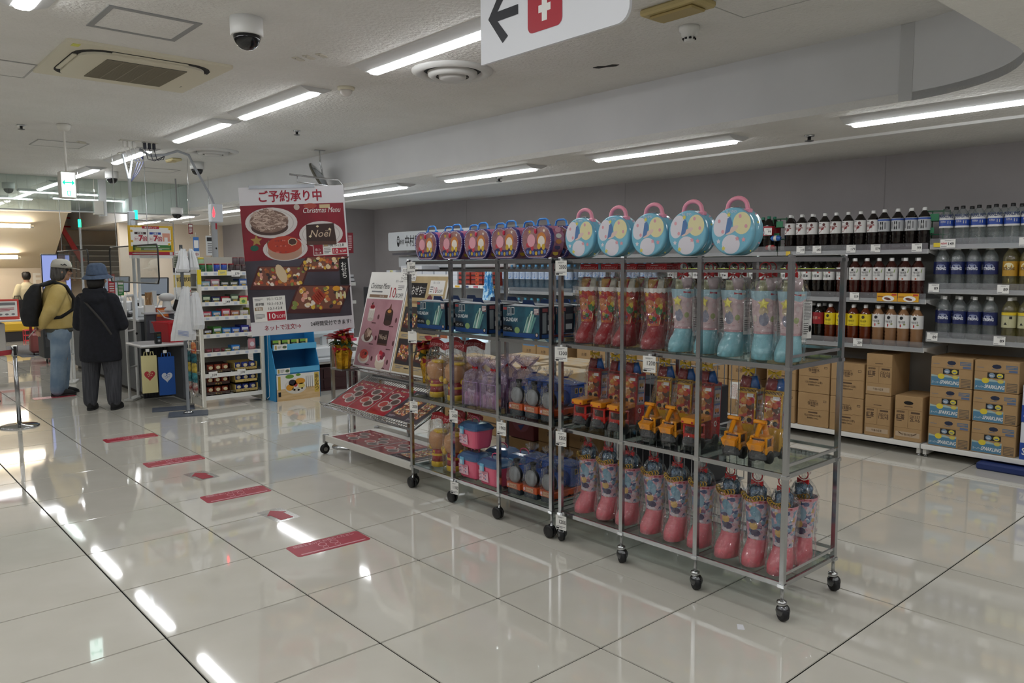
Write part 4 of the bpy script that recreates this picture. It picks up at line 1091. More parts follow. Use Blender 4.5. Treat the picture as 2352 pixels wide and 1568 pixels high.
def mk_train():
    t = thing('toy_train', '', 'toy train')
    bl = K('#1d4fa8', .25, 0, .5, .3); bk = K('#101114', .35); gy = K('#8a8d90', .35); og = K('#c9582a', .4)
    MB().bx(-.052, .052, .005, .25, 0, .034, K('#23303a', .5), .004).build('track_base', t)
    b2 = MB()
    for y in (.05, .12, .2):
        for sx in (-1, 1): b2.lathe([(.016, -.003), (.02, 0), (.016, .003)], bk, 12, M=Matrix.Translation((sx * .053, y, .024)) @ Matrix.Rotation(PI / 2, 4, 'Y'))
    b2.build('wheels', t)
    MB().bx(-.056, .056, .0, .255, .032, .068, og, .003).build('skirt', t)
    s = MB().rect(-.03, .03, .038, .062, -.0006, K('#d9b08a', .5)); s.text('トーマス', (0, -.0012, .05), .014, K('#b0313a', .5), .02, .05); s.disc((-.04, -.0008, .05), .008, .01, K('#e0c0c8', .5), 10)
    s.build('skirt_print', t)
    MB().lathe([(.046, .02), (.046, .14)], bl, 22, M=Matrix.Translation((0, 0, .112)) @ Matrix.Rotation(-PI / 2, 4, 'X')).build('boiler', t)
    MB().lathe([(.0001, -.006), (.03, -.004), (.043, .004), (.047, .012), (.047, .024)], gy, 24, M=Matrix.Translation((0, .002, .112)) @ Matrix.Rotation(-PI / 2, 4, 'X')).lathe([(.047, .012), (.05, .016), (.05, .03), (.046, .032)], bk, 24, M=Matrix.Translation((0, .002, .112)) @ Matrix.Rotation(-PI / 2, 4, 'X')).build('front_disc', t)
    MB().lathe([(.014, .15), (.014, .185), (.018, .19), (.018, .2), (.012, .202)], bk, 14, (0, .03, 0)).build('chimney', t)
    MB().bx(-.054, .054, .14, .25, .068, .185, bl, .008).bx(-.058, .058, .132, .256, .183, .192, bl, .003).build('cab', t)
    w2 = MB()
    for y in (.165, .2): w2.bx(.0535, .0548, y, y + .022, .14, .168, K('#e0c038', .4)).bx(.054, .0553, y + .003, y + .019, .143, .165, bk)
    w2.text('1', (0, 0, 0), .03, K('#e0c038', .4), .03, None, Matrix.Translation((.0552, .23, .11)) @ Matrix.Rotation(PI / 2, 4, 'Z'))
    w2.build('cab_window', t)
    R = [((0, .125, .001), .06, .14), ((0, .125, .1), .062, .142), ((0, .13, .185), .06, .135), ((0, .15, .215), .03, .04), ((0, .15, .225), .012, .012), ((0, .15, .25), .035, .03), ((0, .155, .265), .04, .032)]
    crink(R, FILM2, 51, 20, .007).build('crinkled_bag', t)
    MB().tube([(p[0], p[1] + .15, .226) for p in arc((0, 0), .013, 0, 2 * PI * .93, 12)], .003, K('#20307a', .4), 5, None, True).build('tie', t)
    return t
NK = Kind(mk_train)
for i, y in enumerate((-3.49, -3.615, -3.74)): NK.put((1.945, y, ZS[1]), W, 'blue toy train with grey front disc on third shelf, ' + ('left', 'middle', 'right')[i] + ' of three', 'blue toy trains')
for i, y in enumerate((-3.49, -3.615, -3.74)): NK.put((1.925 + .01 * i, y, ZS[0]), W, 'blue toy train with grey front disc on bottom shelf, ' + ('left', 'middle', 'right')[i] + ' of three', 'blue toy trains')
def rr_ring(a, b, r, z, n=4): return [(p[0], p[1], z) for p in rrect(a, b, r, n)]
def rloft(rings, m, cap=True):
    n = len(rings[0]); b = MB(); vs = [p for r in rings for p in r]
    fs = [(i * n + k, i * n + (k + 1) % n, (i + 1) * n + (k + 1) % n, (i + 1) * n + k) for i in range(len(rings) - 1) for k in range(n)]
    if cap: fs += [tuple(range(n - 1, -1, -1)), tuple(range((len(rings) - 1) * n, len(rings) * n))]
    return b.add(vs, fs, m, False)
def mk_bucket():
    t = thing('lunch_bucket', '', 'lunch box')
    pk = K('#e0607f', .3, 0, .5, .2); bl = K('#42648e', .15, 0, .6, .3)
    a, b = .095, .075
    rloft([rr_ring(a - .018, b - .018, .03, .006), rr_ring(a - .012, b - .012, .03, .012), rr_ring(a - .005, b - .005, .032, .06), rr_ring(a, b, .034, .112), rr_ring(a + .003, b + .003, .035, .114), rr_ring(a + .003, b + .003, .035, .12)], pk).build('body', t)
    MB().bx(-.06, -.05, -.05, -.04, 0, .008, pk).bx(.05, .06, -.05, -.04, 0, .008, pk).bx(-.06, -.05, .04, .05, 0, .008, pk).bx(.05, .06, .04, .05, 0, .008, pk).build('feet', t)
    rloft([rr_ring(a + .006, b + .006, .036, .119), rr_ring(a + .006, b + .006, .036, .13), rr_ring(a - .004, b - .004, .034, .142), rr_ring(a - .02, b - .02, .03, .156), rr_ring(a - .045, b - .045, .02, .162)], bl).build('lid', t)
    MB().tube([(-.04, 0, .158), (-.03, 0, .178), (-.01, 0, .186), (.01, 0, .186), (.03, 0, .178), (.04, 0, .158)], .004, K('#d4577a', .35), 8).build('handle', t)
    MB().box((-.03, -b - .008, .112), (.04, .008, .046), K('#6fb0d0', .3), None, .004).box((-.03, -b - .013, .106), (.026, .002, .026), K('#a9cfe0', .3)).build('latch', t)
    s = MB().add([(-.07, -b + .002, .028), (.02, -b + .002, .028), (.02, -b - .002, .09), (-.07, -b - .002, .09)], [(0, 1, 2, 3)], K('#e5b9c6', .4))
    for i in range(11): s.disc((-.063 + (i % 6) * .015, -b - .002 - .0005 * (i % 3), .045 + (i // 6) * .02 + .004 * (i % 2)), .005, .004, K(('#c04a6a', '#5f86a8', '#f0e4e8')[i % 3], .4), 8)
    s.lines(-.03, .015, .074, .088, -b - .003, K('#c04a6a', .4), 3); s.build('sticker', t)
    return t
UK = Kind(mk_bucket)
for (x, y, z, rz, l) in ((2.0, -3.065, ZS[0], 0, 'bottom one of the stacked pair'), (2.0, -3.07, ZS[0] + .187, -.08, 'top one of the stacked pair'), (1.985, -3.275, ZS[0], -.05, 'single one right of the stack'), (2.2, -3.09, ZS[0], .1, 'one behind the stack'), (2.19, -3.3, ZS[0], 0, 'one behind the single bucket')):
    UK.put((x, y, z), W + rz, 'pink lunch bucket with blue lid, ' + l, 'pink lunch buckets')
# ================================================================ CATALOG RACK, POSTERS, POINSETTIAS
ct = thing('catalog_rack', 'wheeled catalog rack with tilted wire trays beside the toy racks', 'catalog rack', (0, 0, 0))
ya, yb, xa, xb = -2.5, -1.3, 1.93, 2.42
PWH = K('#cfcdc6', .45)
b = MB().bx(xa, xb, ya, yb, .105, .135, PWH, .004)
b.bx(xa - .004, xa + .012, ya, yb, .1, .15, PWH, .003).bx(xb - .012, xb, ya, yb, .1, .16, PWH, .003); b.build('base_shelf', ct)
for (x, y) in ((xa + .01, yb + .005), (xa + .01, ya - .005), (xb - .02, yb), (xb - .02, ya)):
    co = MB().bx(x - .02, x + .02, y - .018, y + .018, .085, .15, STEEL, .003).lathe([(.01, .09), (.014, .07)], BLACK, 10, (x, y, 0)).build('caster', ct)
    wv = MB()
    for dy in (-.014, .006): wv.lathe([(.018, 0), (.034, .002), (.037, .005), (.034, .01), (.018, .012)], BLACK, 18, M=Matrix.Translation((x - .01, y + dy, .038)) @ Matrix.Rotation(-PI / 2, 4, 'X'))
    wv.lathe([(.016, -.002), (.016, .028)], STEEL, 12, M=Matrix.Translation((x - .01, y - .014, .038)) @ Matrix.Rotation(-PI / 2, 4, 'X')); wv.build('wheel', co)
for (x, y) in ((2.2, yb + .02), (2.2, ya + .03), (2.4, -1.75)): MB().bx(x - .009, x + .009, y - .009, y + .009, .12, .62 if x < 2.3 else .9, STEEL).build('upright', ct)
def wiretray(name, x0, z0, x1, z1, lip):
    w2 = MB(); L = math.hypot(x1 - x0, z1 - z0); ux, uz = (x1 - x0) / L, (z1 - z0) / L
    for (x, z) in ((x0, z0), (x1, z1), (x0 + ux * L * .5, z0 + uz * L * .5)): w2.tube([(x, ya, z), (x, yb, z)], .006, STEEL, 6)
    n = 40
    for i in range(n + 1): y = ya + (yb - ya) * i / n; w2.tube([(x0, y, z0), (x1, y, z1)], .0022, STEEL, 4)
    for i in (0, n): y = ya + (yb - ya) * i / n; w2.tube([(x0, y, z0), (x1, y, z1)], .008, STEEL, 6)
    for k in (.35, 1.0): w2.tube([(x0 - uz * lip * k - ux * .02 * k, ya, z0 + ux * lip * k), (x0 - uz * lip * k - ux * .02 * k, yb, z0 + ux * lip * k)], .004, STEEL, 6)
    for i in range(9): y = ya + (yb - ya) * i / 8; w2.tube([(x0, y, z0), (x0 - uz * lip - ux * .02, y, z0 + ux * lip)], .003, STEEL, 4)
    w2.build(name, ct)
wiretray('lower_wire_tray', 1.93, .37, 2.33, .57, .045)
MB().bx(2.35, 2.36, ya, yb, .55, .6, STEEL).build('back_strip', ct)
wiretray('upper_wire_ledge', 2.16, .645, 2.36, .655, .03)
MB().add([(2.215, ya + .2, .66), (2.215, yb, .66), (2.4, yb, 1.36), (2.4, ya + .2, 1.36)], [(0, 1, 2, 3)], K('#7f8183', .5)).tube([(2.23, yb, .66), (2.41, yb, 1.37)], .006, STEEL).tube([(2.23, ya + .2, .66), (2.41, ya + .2, 1.37)], .006, STEEL).build('back_board', ct)

# the two order posters leaning on the board
PM = Matrix(((0, .256, 0, 0), (-1, 0, 0, 0), (0, 0, 1, 0), (0, 0, 0, 1)))
lean = math.atan2(.185, .70)
def lean_obj(b, name, parent, loc):
    o = b.build(name, parent)
    return o
def food(b, c, r, kind, y=-.002, M=None, sq=.8):
    x, z = c
    C = lambda h: K(h, .5)
    if kind == 'mont':
        b.disc((x, y, z - r * .35), r * 1.15, r * .6 * sq, C('#cfc9c4'), 22, M=M); b.disc((x, y - .0004, z), r * .72, r * .72, C('#5e4339'), 18, M=M)
        for i in range(9): a = i * 2.4; q = r * .5 * math.sqrt(i / 9); b.disc((x + q * math.cos(a), y - .0008 - .0001 * i, z + r * .15 + q * .7 * math.sin(a)), r * .28, r * .2, C(('#a98b7c', '#8a6c5e', '#bda493')[i % 3]), 9, M=M, rot=a)
    elif kind == 'choc':
        b.rect(x - r * .8, x + r * .8, z - r * .6, z + r * .6, y, C('#33201d'), M); b.rect(x - r * .8, x + r * .8, z - r * .75, z - r * .6, y, C('#55352c'), M); b.text('Noël', (x, y - .0006, z), r * .5, C('#cdb8a4'), 0, r * 1.2, M)
    elif kind == 'glaze':
        b.disc((x, y, z - r * .3), r * 1.1, r * .62, C('#d6cfc8'), 22, M=M); b.disc((x, y - .0003, z - r * .22), r * .8, r * .5, C('#cdaa98'), 20, M=M); b.disc((x, y - .0006, z + r * .08), r * .78, r * .5, C('#c04438'), 20, M=M)
        for i in range(6): b.disc((x - r * .15 + .25 * r * math.cos(i), y - .001, z + .3 * r * math.sin(i * 1.7)), r * .1, r * .08, C('#8f2226'), 7, M=M)
        b.disc((x + r * .35, y - .0011, z + r * .15), r * .22, r * .18, C('#4a2c26'), 8, M=M)
    elif kind == 'berry':
        b.disc((x, y, z - r * .4), r * .75, r * .62, C('#d3c3b2'), 18, M=M); b.disc((x, y - .0003, z + r * .05), r * .74, r * .42, C('#e5dcd4'), 18, M=M)
        for i in range(9): a = i * 2.4; q = r * .5 * math.sqrt(i / 9); b.disc((x + q * math.cos(a), y - .0006 - .0001 * i, z + r * .25 + q * .7 * math.sin(a)), r * .2, r * .24, C(('#b5253a', '#d98a94', '#7a2038')[i % 3]), 8, M=M, rot=a)
    elif kind == 'cake':
        b.rect(x - r * .55, x + r * .55, z - r * .8, z + r * .35, y, C('#d8d2ca'), M); b.disc((x, y - .0003, z + r * .35), r * .55, r * .25, C('#e4ded8'), 16, M=M); b.disc((x, y - .0001, z - r * .8), r * .55, r * .2, C('#bdb4aa'), 16, M=M)
        for i in range(6): b.rect(x - r * .5 + i * r * .18, x - r * .45 + i * r * .18, z - r * .8, z + r * .2, y - .0004, C('#b3aaa0'), M)
        for i in range(5): b.disc((x - r * .25 + i * r * .13, y - .0006, z + r * .5 + r * .1 * (i % 2)), r * .16, r * .2, C(('#a81f30', '#c23a48')[i % 2]), 8, M=M)
        b.shape([(x - r * .25, z + r * .9), (x - r * .05, z + r * .65), (x + r * .1, z + r * 1.1)], y - .0007, C('#54302c'), M)
    elif kind == 'ganache':
        b.rect(x - r * .55, x + r * .55, z - r * .7, z + r * .2, y, C('#2b1815'), M); b.disc((x, y - .0001, z - r * .7), r * .55, r * .22, C('#3d241d'), 16, M=M); b.disc((x, y - .0003, z + r * .2), r * .55, r * .28, C('#42261e'), 16, M=M); b.disc((x, y - .0006, z + r * .25), r * .28, r * .14, C('#c08a48'), 12, M=M); b.shape([(x - r * .2, z + r * .4), (x + r * .2, z + r * .4), (x + r * .1, z + r * .9), (x - r * .05, z + r * .6)], y - .0008, C('#6a3c2e'), M)
def bento(b, c, w_, h_, y=-.002, M=None, sk=.25, seed=1, nx=4, ny=3):
    """lacquer box of assorted food seen obliquely"""
    rnd = random.Random(seed); x, z = c
    f = lambda u, v: (x + (u - .5) * w_ + (v - .5) * w_ * sk, z + (v - .5) * h_ + (u - .5) * h_ * -.15)
    b.shape([f(-.04, -.2), f(1.04, -.2), f(1.04, 1.04), f(-.04, 1.04)], y, K('#4a1c1c', .5), M); b.shape([f(0, -.0), f(1, -.0), f(1, 1), f(0, 1)], y - .0003, K('#7a4a3a', .5), M)
    cols = ('#c98a3c', '#d9c7a4', '#b4472e', '#e2d8cc', '#7d8a45', '#d8b23e', '#9c5a34', '#d99a8c', '#3a2c30', '#e6cfa0', '#c4653a')
    for i in range(nx):
        for j in range(ny):
            for k in range(5):
                u, v = (i + .1 + .8 * rnd.random()) / nx, (j + .1 + .8 * rnd.random()) / ny; p = f(u, v); s = min(w_ / nx, h_ / ny) * (.22 + .18 * rnd.random())
                b.disc((p[0], y - .0005 - .00008 * k, p[1]), s, s * .75, K(cols[rnd.randrange(len(cols))] if k else cols[(i * 3 + j * 5) % len(cols)], .5), 8, M=M, rot=rnd.random() * 3)
def leaning(name, label, yr, w_, h_, z0, x0):
    """flat sheet leaning back on the board: returns empty with local XZ sheet, left edge at yr"""
    o = thing(name, label, 'poster', (x0, yr, z0)); o.rotation_euler = Matrix.Rotation(W, 3, 'Z').to_euler(); 
    o.rotation_euler = (Matrix.Rotation(W, 3, 'Z') @ Matrix.Rotation(-lean, 3, 'X')).to_euler()
    return o
p1 = leaning('order_poster', 'pink and white Christmas menu poster with six cakes leaning on the catalog rack', -1.3, .53, .74, .665, 2.19)
wv = MB(); n = 10
for i in range(n): pass
ROSE = noisy('rose_print', '#a97a84', '#b98c95', scale=6, rough=.5); TANP = noisy('tan_print', '#b09a70', '#c0ac84', scale=6, rough=.5)
MB().bx(0, .53, 0, .0025, 0, .76, PAPER).rect(.012, .518, .012, .545, -.0008, ROSE).build('sheet', p1)
f = MB()
f.text('Christmas Menu', (.17, -.001, .65), .048, INK, .0, .27, None, False, .25); f.lines(.06, .28, .595, .612, -.001, INK2, 1, .7); f.rect(.04, .3, .557, .58, -.001, K('#8a6f58', .5)); f.text('10.1-12.8', (.22, -.0014, .568), .012, PAPER, 0, .08)
f.text('10', (.365, -.001, .6), .085, RED, .0, .075); f.text('%OFF', (.455, -.001, .578), .035, INK, .0, .1); f.text('10.1-12.8', (.42, -.001, .69), .02, INK2, 0, .13); f.lines(.42, .5, .62, .66, -.001, INK2, 3)
for k, (c, r) in {'cake': ((.12, .44), .075), 'ganache': ((.37, .43), .095), 'mont': ((.13, .26), .075), 'choc': ((.35, .255), .085), 'glaze': ((.13, .1), .075), 'berry': ((.37, .09), .085)}.items(): food(f, c, r, k)
for (x, z) in ((.18, .355), (.43, .34), (.2, .19), (.45, .165), (.2, .03), (.42, .02)): f.rect(x - .03, x + .03, z - .004, z + .004, -.0012, K('#5a3038', .5)); f.disc((x + .05, -.0012, z + .05), .014, .02, K('#5b3038', .5), 10)
f.build('print', p1)
p2 = leaning('order_poster', 'beige New Year bento poster with black title box leaning on the catalog rack', -1.835, .5, .74, .665, 2.192)
MB().bx(0, .5, 0, .0025, 0, .745, PAPER).rect(.012, .485, .012, .73, -.0008, TANP).build('sheet', p2)
f = MB(); f.rect(.04, .25, .57, .68, -.0012, BLACK); f.text('おせち', (.135, -.0016, .625), .06, PAPER, 0, .13); f.lines(.2, .24, .6, .65, -.0016, INK2, 3)
f.rect(.285, .46, .6, .7, -.0012, PAPER); f.text('10', (.36, -.0016, .63), .045, RED, 0, .04); f.text('%OFF', (.415, -.0016, .622), .025, INK, 0, .06); f.text('10.1-12.8', (.36, -.0016, .685), .016, INK2, 0, .12); f.lines(.295, .33, .61, .66, -.0016, INK2, 3)
f.rect(.35, .46, .5, .59, -.0012, PAPER); f.lines(.355, .45, .51, .58, -.0016, INK2, 5); f.disc((.31, -.0014, .545), .035, .048, K('#6a3038', .5), 16); f.disc((.31, -.0016, .53), .02, .012, PAPER, 10)
f.rect(.04, .27, .525, .545, -.0012, K('#8a6f4c', .5))
for (x0_, x1_, z0_, z1_, sd) in ((.03, .23, .31, .5, 3), (.26, .46, .31, .5, 4), (.03, .22, .07, .26, 5), (.26, .45, .07, .26, 6)):
    f.rect(x0_, x1_, z0_, z1_, -.0012, K('#2b272b', .5)); bento(f, ((x0_ + x1_) / 2, (z0_ + z1_) / 2), (x1_ - x0_) * .7, (z1_ - z0_) * .5, -.0016, None, .2, sd)
for (x, z) in ((.13, .285), (.36, .285), (.13, .05), (.36, .05)): f.lines(x - .08, x + .02, z - .012, z + .012, -.0012, INK2, 2); f.rect(x + .03, x + .09, z - .006, z + .002, -.0012, INK)
f.build('print', p2)
nb = MB().bx(0, .2, 0, .001, 0, .1, PAPER)
for i, s_ in enumerate(('クリスマスケーキ予約', 'ご予約承り中', 'サービスカウンターまで')): nb.text(s_, (.1, -.0008, .08 - i * .03), .02, INK, .02, .18)
nt_ = leaning('notice_sheet', 'small white notice with handwritten style lines clipped across both menu posters', -1.73, .2, .1, 1.335, 2.365)
nb.build('sheet', nt_)

# catalogs lying on the trays
def cat_print(f, w_, h_, kind, M=None):
    C = lambda h: K(h, .35)
    if kind == 0:
        f.rect(0, w_, 0, h_, -.0006, noisy('red_catalog_print', '#86222e', '#a32e3c', scale=9, rough=.12, spec=.8) if 'red_catalog_print' not in bpy.data.materials else bpy.data.materials['red_catalog_print'], M)
        f.text('Christmas Menu', (w_ * .6, -.0012, h_ * .9), .018, PAPER, 0, .12, M)
        for (u, v, k) in ((.4, .68, 'mont'), (.72, .5, 'choc'), (.35, .36, 'glaze'), (.68, .26, 'mont')): f.disc((w_ * u, -.001, h_ * v), .055, .04, C('#b9aaa2'), 18, M=M); f.disc((w_ * u, -.0014, h_ * v), .042, .03, C('#4b332b' if k != 'glaze' else '#a83c34'), 16, M=M)
        for i in range(8): f.disc((w_ * (.1 + .11 * i), -.0012, h_ * (.78 + .1 * math.sin(i * 2))), .01, .008, C(('#d9b3a8', '#c9a56a', '#e6d9d0')[i % 3]), 8, M=M)
    else:
        f.rect(0, w_, 0, h_, -.0006, C('#2f2430'), M); bento(f, (w_ * .55, h_ * .62), w_ * .6, h_ * .3, -.001, M, .2, 8); bento(f, (w_ * .5, h_ * .3), w_ * .6, h_ * .28, -.001, M, .2, 9)
        f.text('おせち', (w_ * .2, -.0012, h_ * .75), .03, PAPER, 0, None, M, True); f.lines(w_ * .1, w_ * .4, h_ * .04, h_ * .12, -.0012, K('#b9a9b0', .5), 3, .4, M)
def lay(y, x0, z0, x1, z1, w_, kind, label, n=1, off=0.0, group=None):
    """a catalog lying on a tilted tray: local X along -Y world, local Z up the slope"""
    o = thing('catalog', label, 'catalog', (x0, y, z0), 0, group)
    ang = math.atan2(z1 - z0, x1 - x0)
    o.rotation_euler = (Matrix.Rotation(W, 3, 'Z') @ Matrix.Rotation(-(PI / 2 - ang), 3, 'X')).to_euler()
    h_ = math.hypot(x1 - x0, z1 - z0)
    MB().bx(0, w_, 0, .006, 0, h_, PAPER).bx(0, .004, -.0003, .006, 0, h_, K('#d7d0d0', .3)).build('pages', o)
    f = MB(); cat_print(f, w_, h_, kind); f.build('cover', o)
    return o
for i, (y, k) in enumerate(((-1.345, 0), (-1.60, 0), (-1.85, 0), (-2.10, 1), (-2.3, 1))):
    lay(y, 1.962, .403 + .002 * (i % 2), 2.25, .548 + .002 * (i % 2), .245 if i < 4 else .19, k, ('glossy red Christmas cake catalog on the tilted wire tray, ' if k == 0 else 'dark bento catalog on the tilted wire tray, ') + (('leftmost', 'second from left', 'third from left')[i] if k == 0 else ('left of two', 'right of two')[i - 3]), group='catalogs on the wire tray')
for i, (y, k) in enumerate(((-1.36, 0), (-1.63, 0), (-1.9, 0), (-2.17, 1))):
    lay(y, 1.955, .142 + .003 * (i % 2), 2.3, .142 + .003 * (i % 2), .26, k, ('creased red catalog lying on the low white shelf, ' + ('leftmost', 'middle one', 'third from left')[i]) if k == 0 else 'dark bento catalog lying on the low white shelf', group='catalogs on the low shelf')

# poinsettias in gold foil
def mk_poin():
    t = thing('poinsettia', '', 'potted plant')
    gold = noisy('gold_foil', '#c99a1e', '#8f6a10', scale=25, rough=.22, metal=.7, bump=.8, bscale=45)
    crink([((0, 0, 0), .05, .05), ((0, 0, .06), .058, .058), ((0, 0, .12), .066, .066), ((0, 0, .15), .052, .052), ((0, 0, .18), .075, .075)], gold, 61, 16, .006).build('foil_wrap', t)
    g2 = MB()
    for a in (0, 2.1, 4.0): g2.add([(.04 * math.cos(a), .04 * math.sin(a), .14), (.07 * math.cos(a - .4), .07 * math.sin(a - .4), .21), (.06 * math.cos(a), .06 * math.sin(a), .27), (.07 * math.cos(a + .4), .07 * math.sin(a + .4), .2)], [(0, 1, 2, 3)], gold)
    g2.build('foil_tip', t)
    rb = MB(); rm = K('#a3121c', .35)
    rb.lathe([(.056, .14), (.058, .15), (.056, .158)], rm, 16, cap=False); rb.add([(-.012, -.068, .14), (.012, -.068, .14), (.016, -.062, .005), (-.008, -.062, .005)], [(0, 3, 2, 1)], rm)
    bow(rb, (0, -.07, .15), .045, rm); rb.build('ribbon', t)
    rnd = random.Random(5); lm = noisy('poinsettia_bract', '#8a0f1d', '#a81a28', scale=20, rough=.5); gm3 = noisy('poinsettia_leaf', '#24452a', '#3a5c38', scale=20, rough=.5)
    def leaf(name, c, a, L, wd, tilt, m):
        d = Vector((math.cos(a) * math.cos(tilt), math.sin(a) * math.cos(tilt), math.sin(tilt))); s = Vector((-math.sin(a), math.cos(a), 0)); u = d.cross(s) * -1
        P = []
        for t_, w2, dz in ((0, .1, 0), (.25, .8, .06), (.5, 1, .08), (.75, .6, .03), (1, 0, -.1)):
            q = Vector(c) + d * L * t_ + Vector((0, 0, 1)) * dz * L
            P += [q + s * wd * w2, q + Vector((0, 0, -.012 * w2)), q - s * wd * w2]
        return MB().add([tuple(p) for p in P], [f_ for i in range(4) for f_ in ((3 * i, 3 * i + 3, 3 * i + 4, 3 * i + 1), (3 * i + 1, 3 * i + 4, 3 * i + 5, 3 * i + 2))], m, True).build(name, t)
    hubs = ((0, 0, .27), (.05, -.03, .25), (-.05, .02, .25), (.01, -.06, .23))
    for hb in hubs:
        MB().tube([(hb[0] * .3, hb[1] * .3, .14), hb], .005, gm3, 5).build('stem', t)
        for k in range(7): leaf('bract', hb, k * .9 + rnd.random(), .075 + rnd.random() * .035, .026, rnd.uniform(-.3, .5), lm)
    for k in range(7): leaf('leaf', (0, 0, .2), k * .95 + .3, .13, .03, rnd.uniform(-.35, .05), gm3)
    y = MB()
    for hb in hubs:
        for k in range(4): y.ball((hb[0] + .008 * math.cos(k * 1.6), hb[1] + .008 * math.sin(k * 1.6), hb[2] + .008), .006, K('#b9a020', .5), 6, None, 4)
    y.build('flower_buds', t)['kind'] = 'stuff'
    return t
PK_ = Kind(mk_poin)
PK_.put((2.06, -1.385, .668), W - .3, 'red poinsettia in gold foil at the left end of the catalog rack')
PK_.put((2.12, -2.44, .67), W + .9, 'red poinsettia in gold foil at the right end of the catalog rack')
for (x, y) in ((2.06, -1.385), (2.12, -2.51)):
    pass
MB().bx(2.0, 2.2, -1.47, -1.29, .655, .668, STEEL).build('side_plate', ct); MB().bx(2.04, 2.22, -2.52, -2.36, .657, .67, STEEL).build('side_plate', ct)

# tall order banner on its pole
PX, PY = 2.2, -1.2
hs = thing('banner_stand', 'thin steel pole with bent arm holding the tall order poster', 'stand', (PX, PY, 0))
dv = Vector((-math.cos(.42), math.sin(.42), 0))
p = MB().tube([(0, 0, .0), (0, 0, 1.26)], .011, STEEL).tube([(0, 0, 1.24), (0, 0, 2.08), tuple(dv * .03 + Vector((0, 0, 2.115))), tuple(dv * .4 + Vector((0, 0, 2.15)))], .008, STEEL)
p.build('pole', hs); MB().lathe([(.016, 1.22), (.018, 1.24), (.018, 1.28), (.014, 1.3)], STEEL, 12).build('collar', hs)
MB().tube([tuple(dv * .34 + Vector((0, 0, 2.145))), tuple(dv * .345 + Vector((0, 0, 2.095))), tuple(dv * .03 + Vector((0, 0, 2.06)))], .005, STEEL).build('hanging_arm', hs)
MB().lathe([(.14, 0), (.14, .006), (.02, .012)], STEEL, 24).build('base', hs)
bn = thing('order_banner', 'tall red and dark poster of Christmas cakes and bento boxes with order dates', 'poster', (PX - .02, PY - .045, 2.075))
bn.rotation_euler = (Matrix.Rotation(-.42, 3, 'Z') @ Matrix.Rotation(-.052, 3, 'Y')).to_euler()
bw, bh = .775, 1.12
MB().bx(-bw, 0, 0, .004, -bh, 0, K('#d8d7dc', .45)).build('board', bn)
MB().bx(-.7, -.22, -.008, .006, -.012, .012, clear('hanger_rail_plastic', tint='#dfe4ea', gloss=.2, rough=.1, haze=.3, hazecol='#c9ced6')).build('hanger_rail', bn)
u = lambda px, pz: (-bw + (px) * bw, -(pz) * bh)
f = MB(); y = -.0008
f.rect(-bw + .0, -.012, -bh * .49, -bh * .12, y, noisy('red_banner_print', '#741020', '#8c1a2c', scale=4, rough=.4))
f.rect(-bw + .0, -.012, -bh * .905, -bh * .49, y, noisy('dark_banner_print', '#2d2831', '#4d4854', scale=3, rough=.4, stretch=(.5, 1, 1)))
y = -.0016
crim = K('#9c1430', .45)
f.text('ご予約承り中', (-bw * .52, y, -bh * .063), .068, crim, .04, .46)
wh = K('#cfc9c7', .4)
def plate(px, pz, rx, rz): 
    c = u(px, pz); f.disc((c[0], y, c[1]), rx, rz, wh, 30); f.disc((c[0], y - .0003, c[1]), rx * .86, rz * .84, K('#b5adab', .4), 30); f.disc((c[0], y - .0005, c[1]), rx * .83, rz * .81, K('#d3cdca', .4), 30)
plate(.28, .24, .19, .115)
c = u(.26, .23); f.disc((c[0], y - .001, c[1] - .045), .135, .06, K('#4a342f', .5), 24); f.disc((c[0], y - .0012, c[1]), .14, .085, K('#7d6459', .5), 26)
rnd = random.Random(4)
for i in range(110):
    a = rnd.random() * 6.28; q = math.sqrt(rnd.random()); cx = c[0] + .12 * q * math.cos(a); cz = c[1] + .01 + .075 * q * math.sin(a); r0 = .022 + .014 * rnd.random(); sp = rnd.random() * 6.28
    pts = [(cx + r0 * math.cos(sp + k * .5), y - .0014 - .00002 * i, cz + r0 * .55 * math.sin(sp + k * .5)) for k in range(7)]
    f.add([q2 for k, p2_ in enumerate(pts) for q2 in ((p2_[0], p2_[1], p2_[2] - .0042), (p2_[0], p2_[1], p2_[2] + .0042))], [(2 * k, 2 * k + 2, 2 * k + 3, 2 * k + 1) for k in range(6)], K(('#a98f82', '#cdb6a8', '#8c7266', '#b9a193')[i % 4], .5))
plate(.745, .33, .165, .1)
c = u(.74, .325); f.shape([(c[0] - .11, c[1] - .055), (c[0] + .115, c[1] - .065), (c[0] + .105, c[1] + .075), (c[0] - .105, c[1] + .07)], y - .001, K('#3a2622', .4)); f.shape([(c[0] - .11, c[1] - .085), (c[0] + .115, c[1] - .09), (c[0] + .115, c[1] - .065), (c[0] - .11, c[1] - .055)], y - .001, K('#543830', .4))
f.text('Noël', (c[0], y - .0014, c[1]), .058, K('#cbb49c', .4), 0, .16, None, False, .3)
for (dx, dz) in ((-.08, -.02), (.07, .03), (-.02, .055)): f.disc((c[0] + dx, y - .0016, c[1] + dz), .012, .01, K('#e0d3b0', .4), 4)
plate(.39, .42, .165, .09)
c = u(.385, .40); f.disc((c[0], y - .001, c[1] - .045), .125, .062, K('#b08a76', .4), 26); f.rect(c[0] - .125, c[0] + .125, c[1] - .045, c[1] + .01, y - .0012, K('#b58f7c', .4)); f.disc((c[0], y - .0014, c[1] + .01), .125, .066, K('#b3402f', .25), 26)
for i in range(14): f.disc((c[0] - .03 + .035 * math.cos(i * 1.3), y - .0018, c[1] + .0 + .05 * math.sin(i * 2.1)), .008, .006, K(('#d0685a', '#8f2a26')[i % 2], .4), 6)
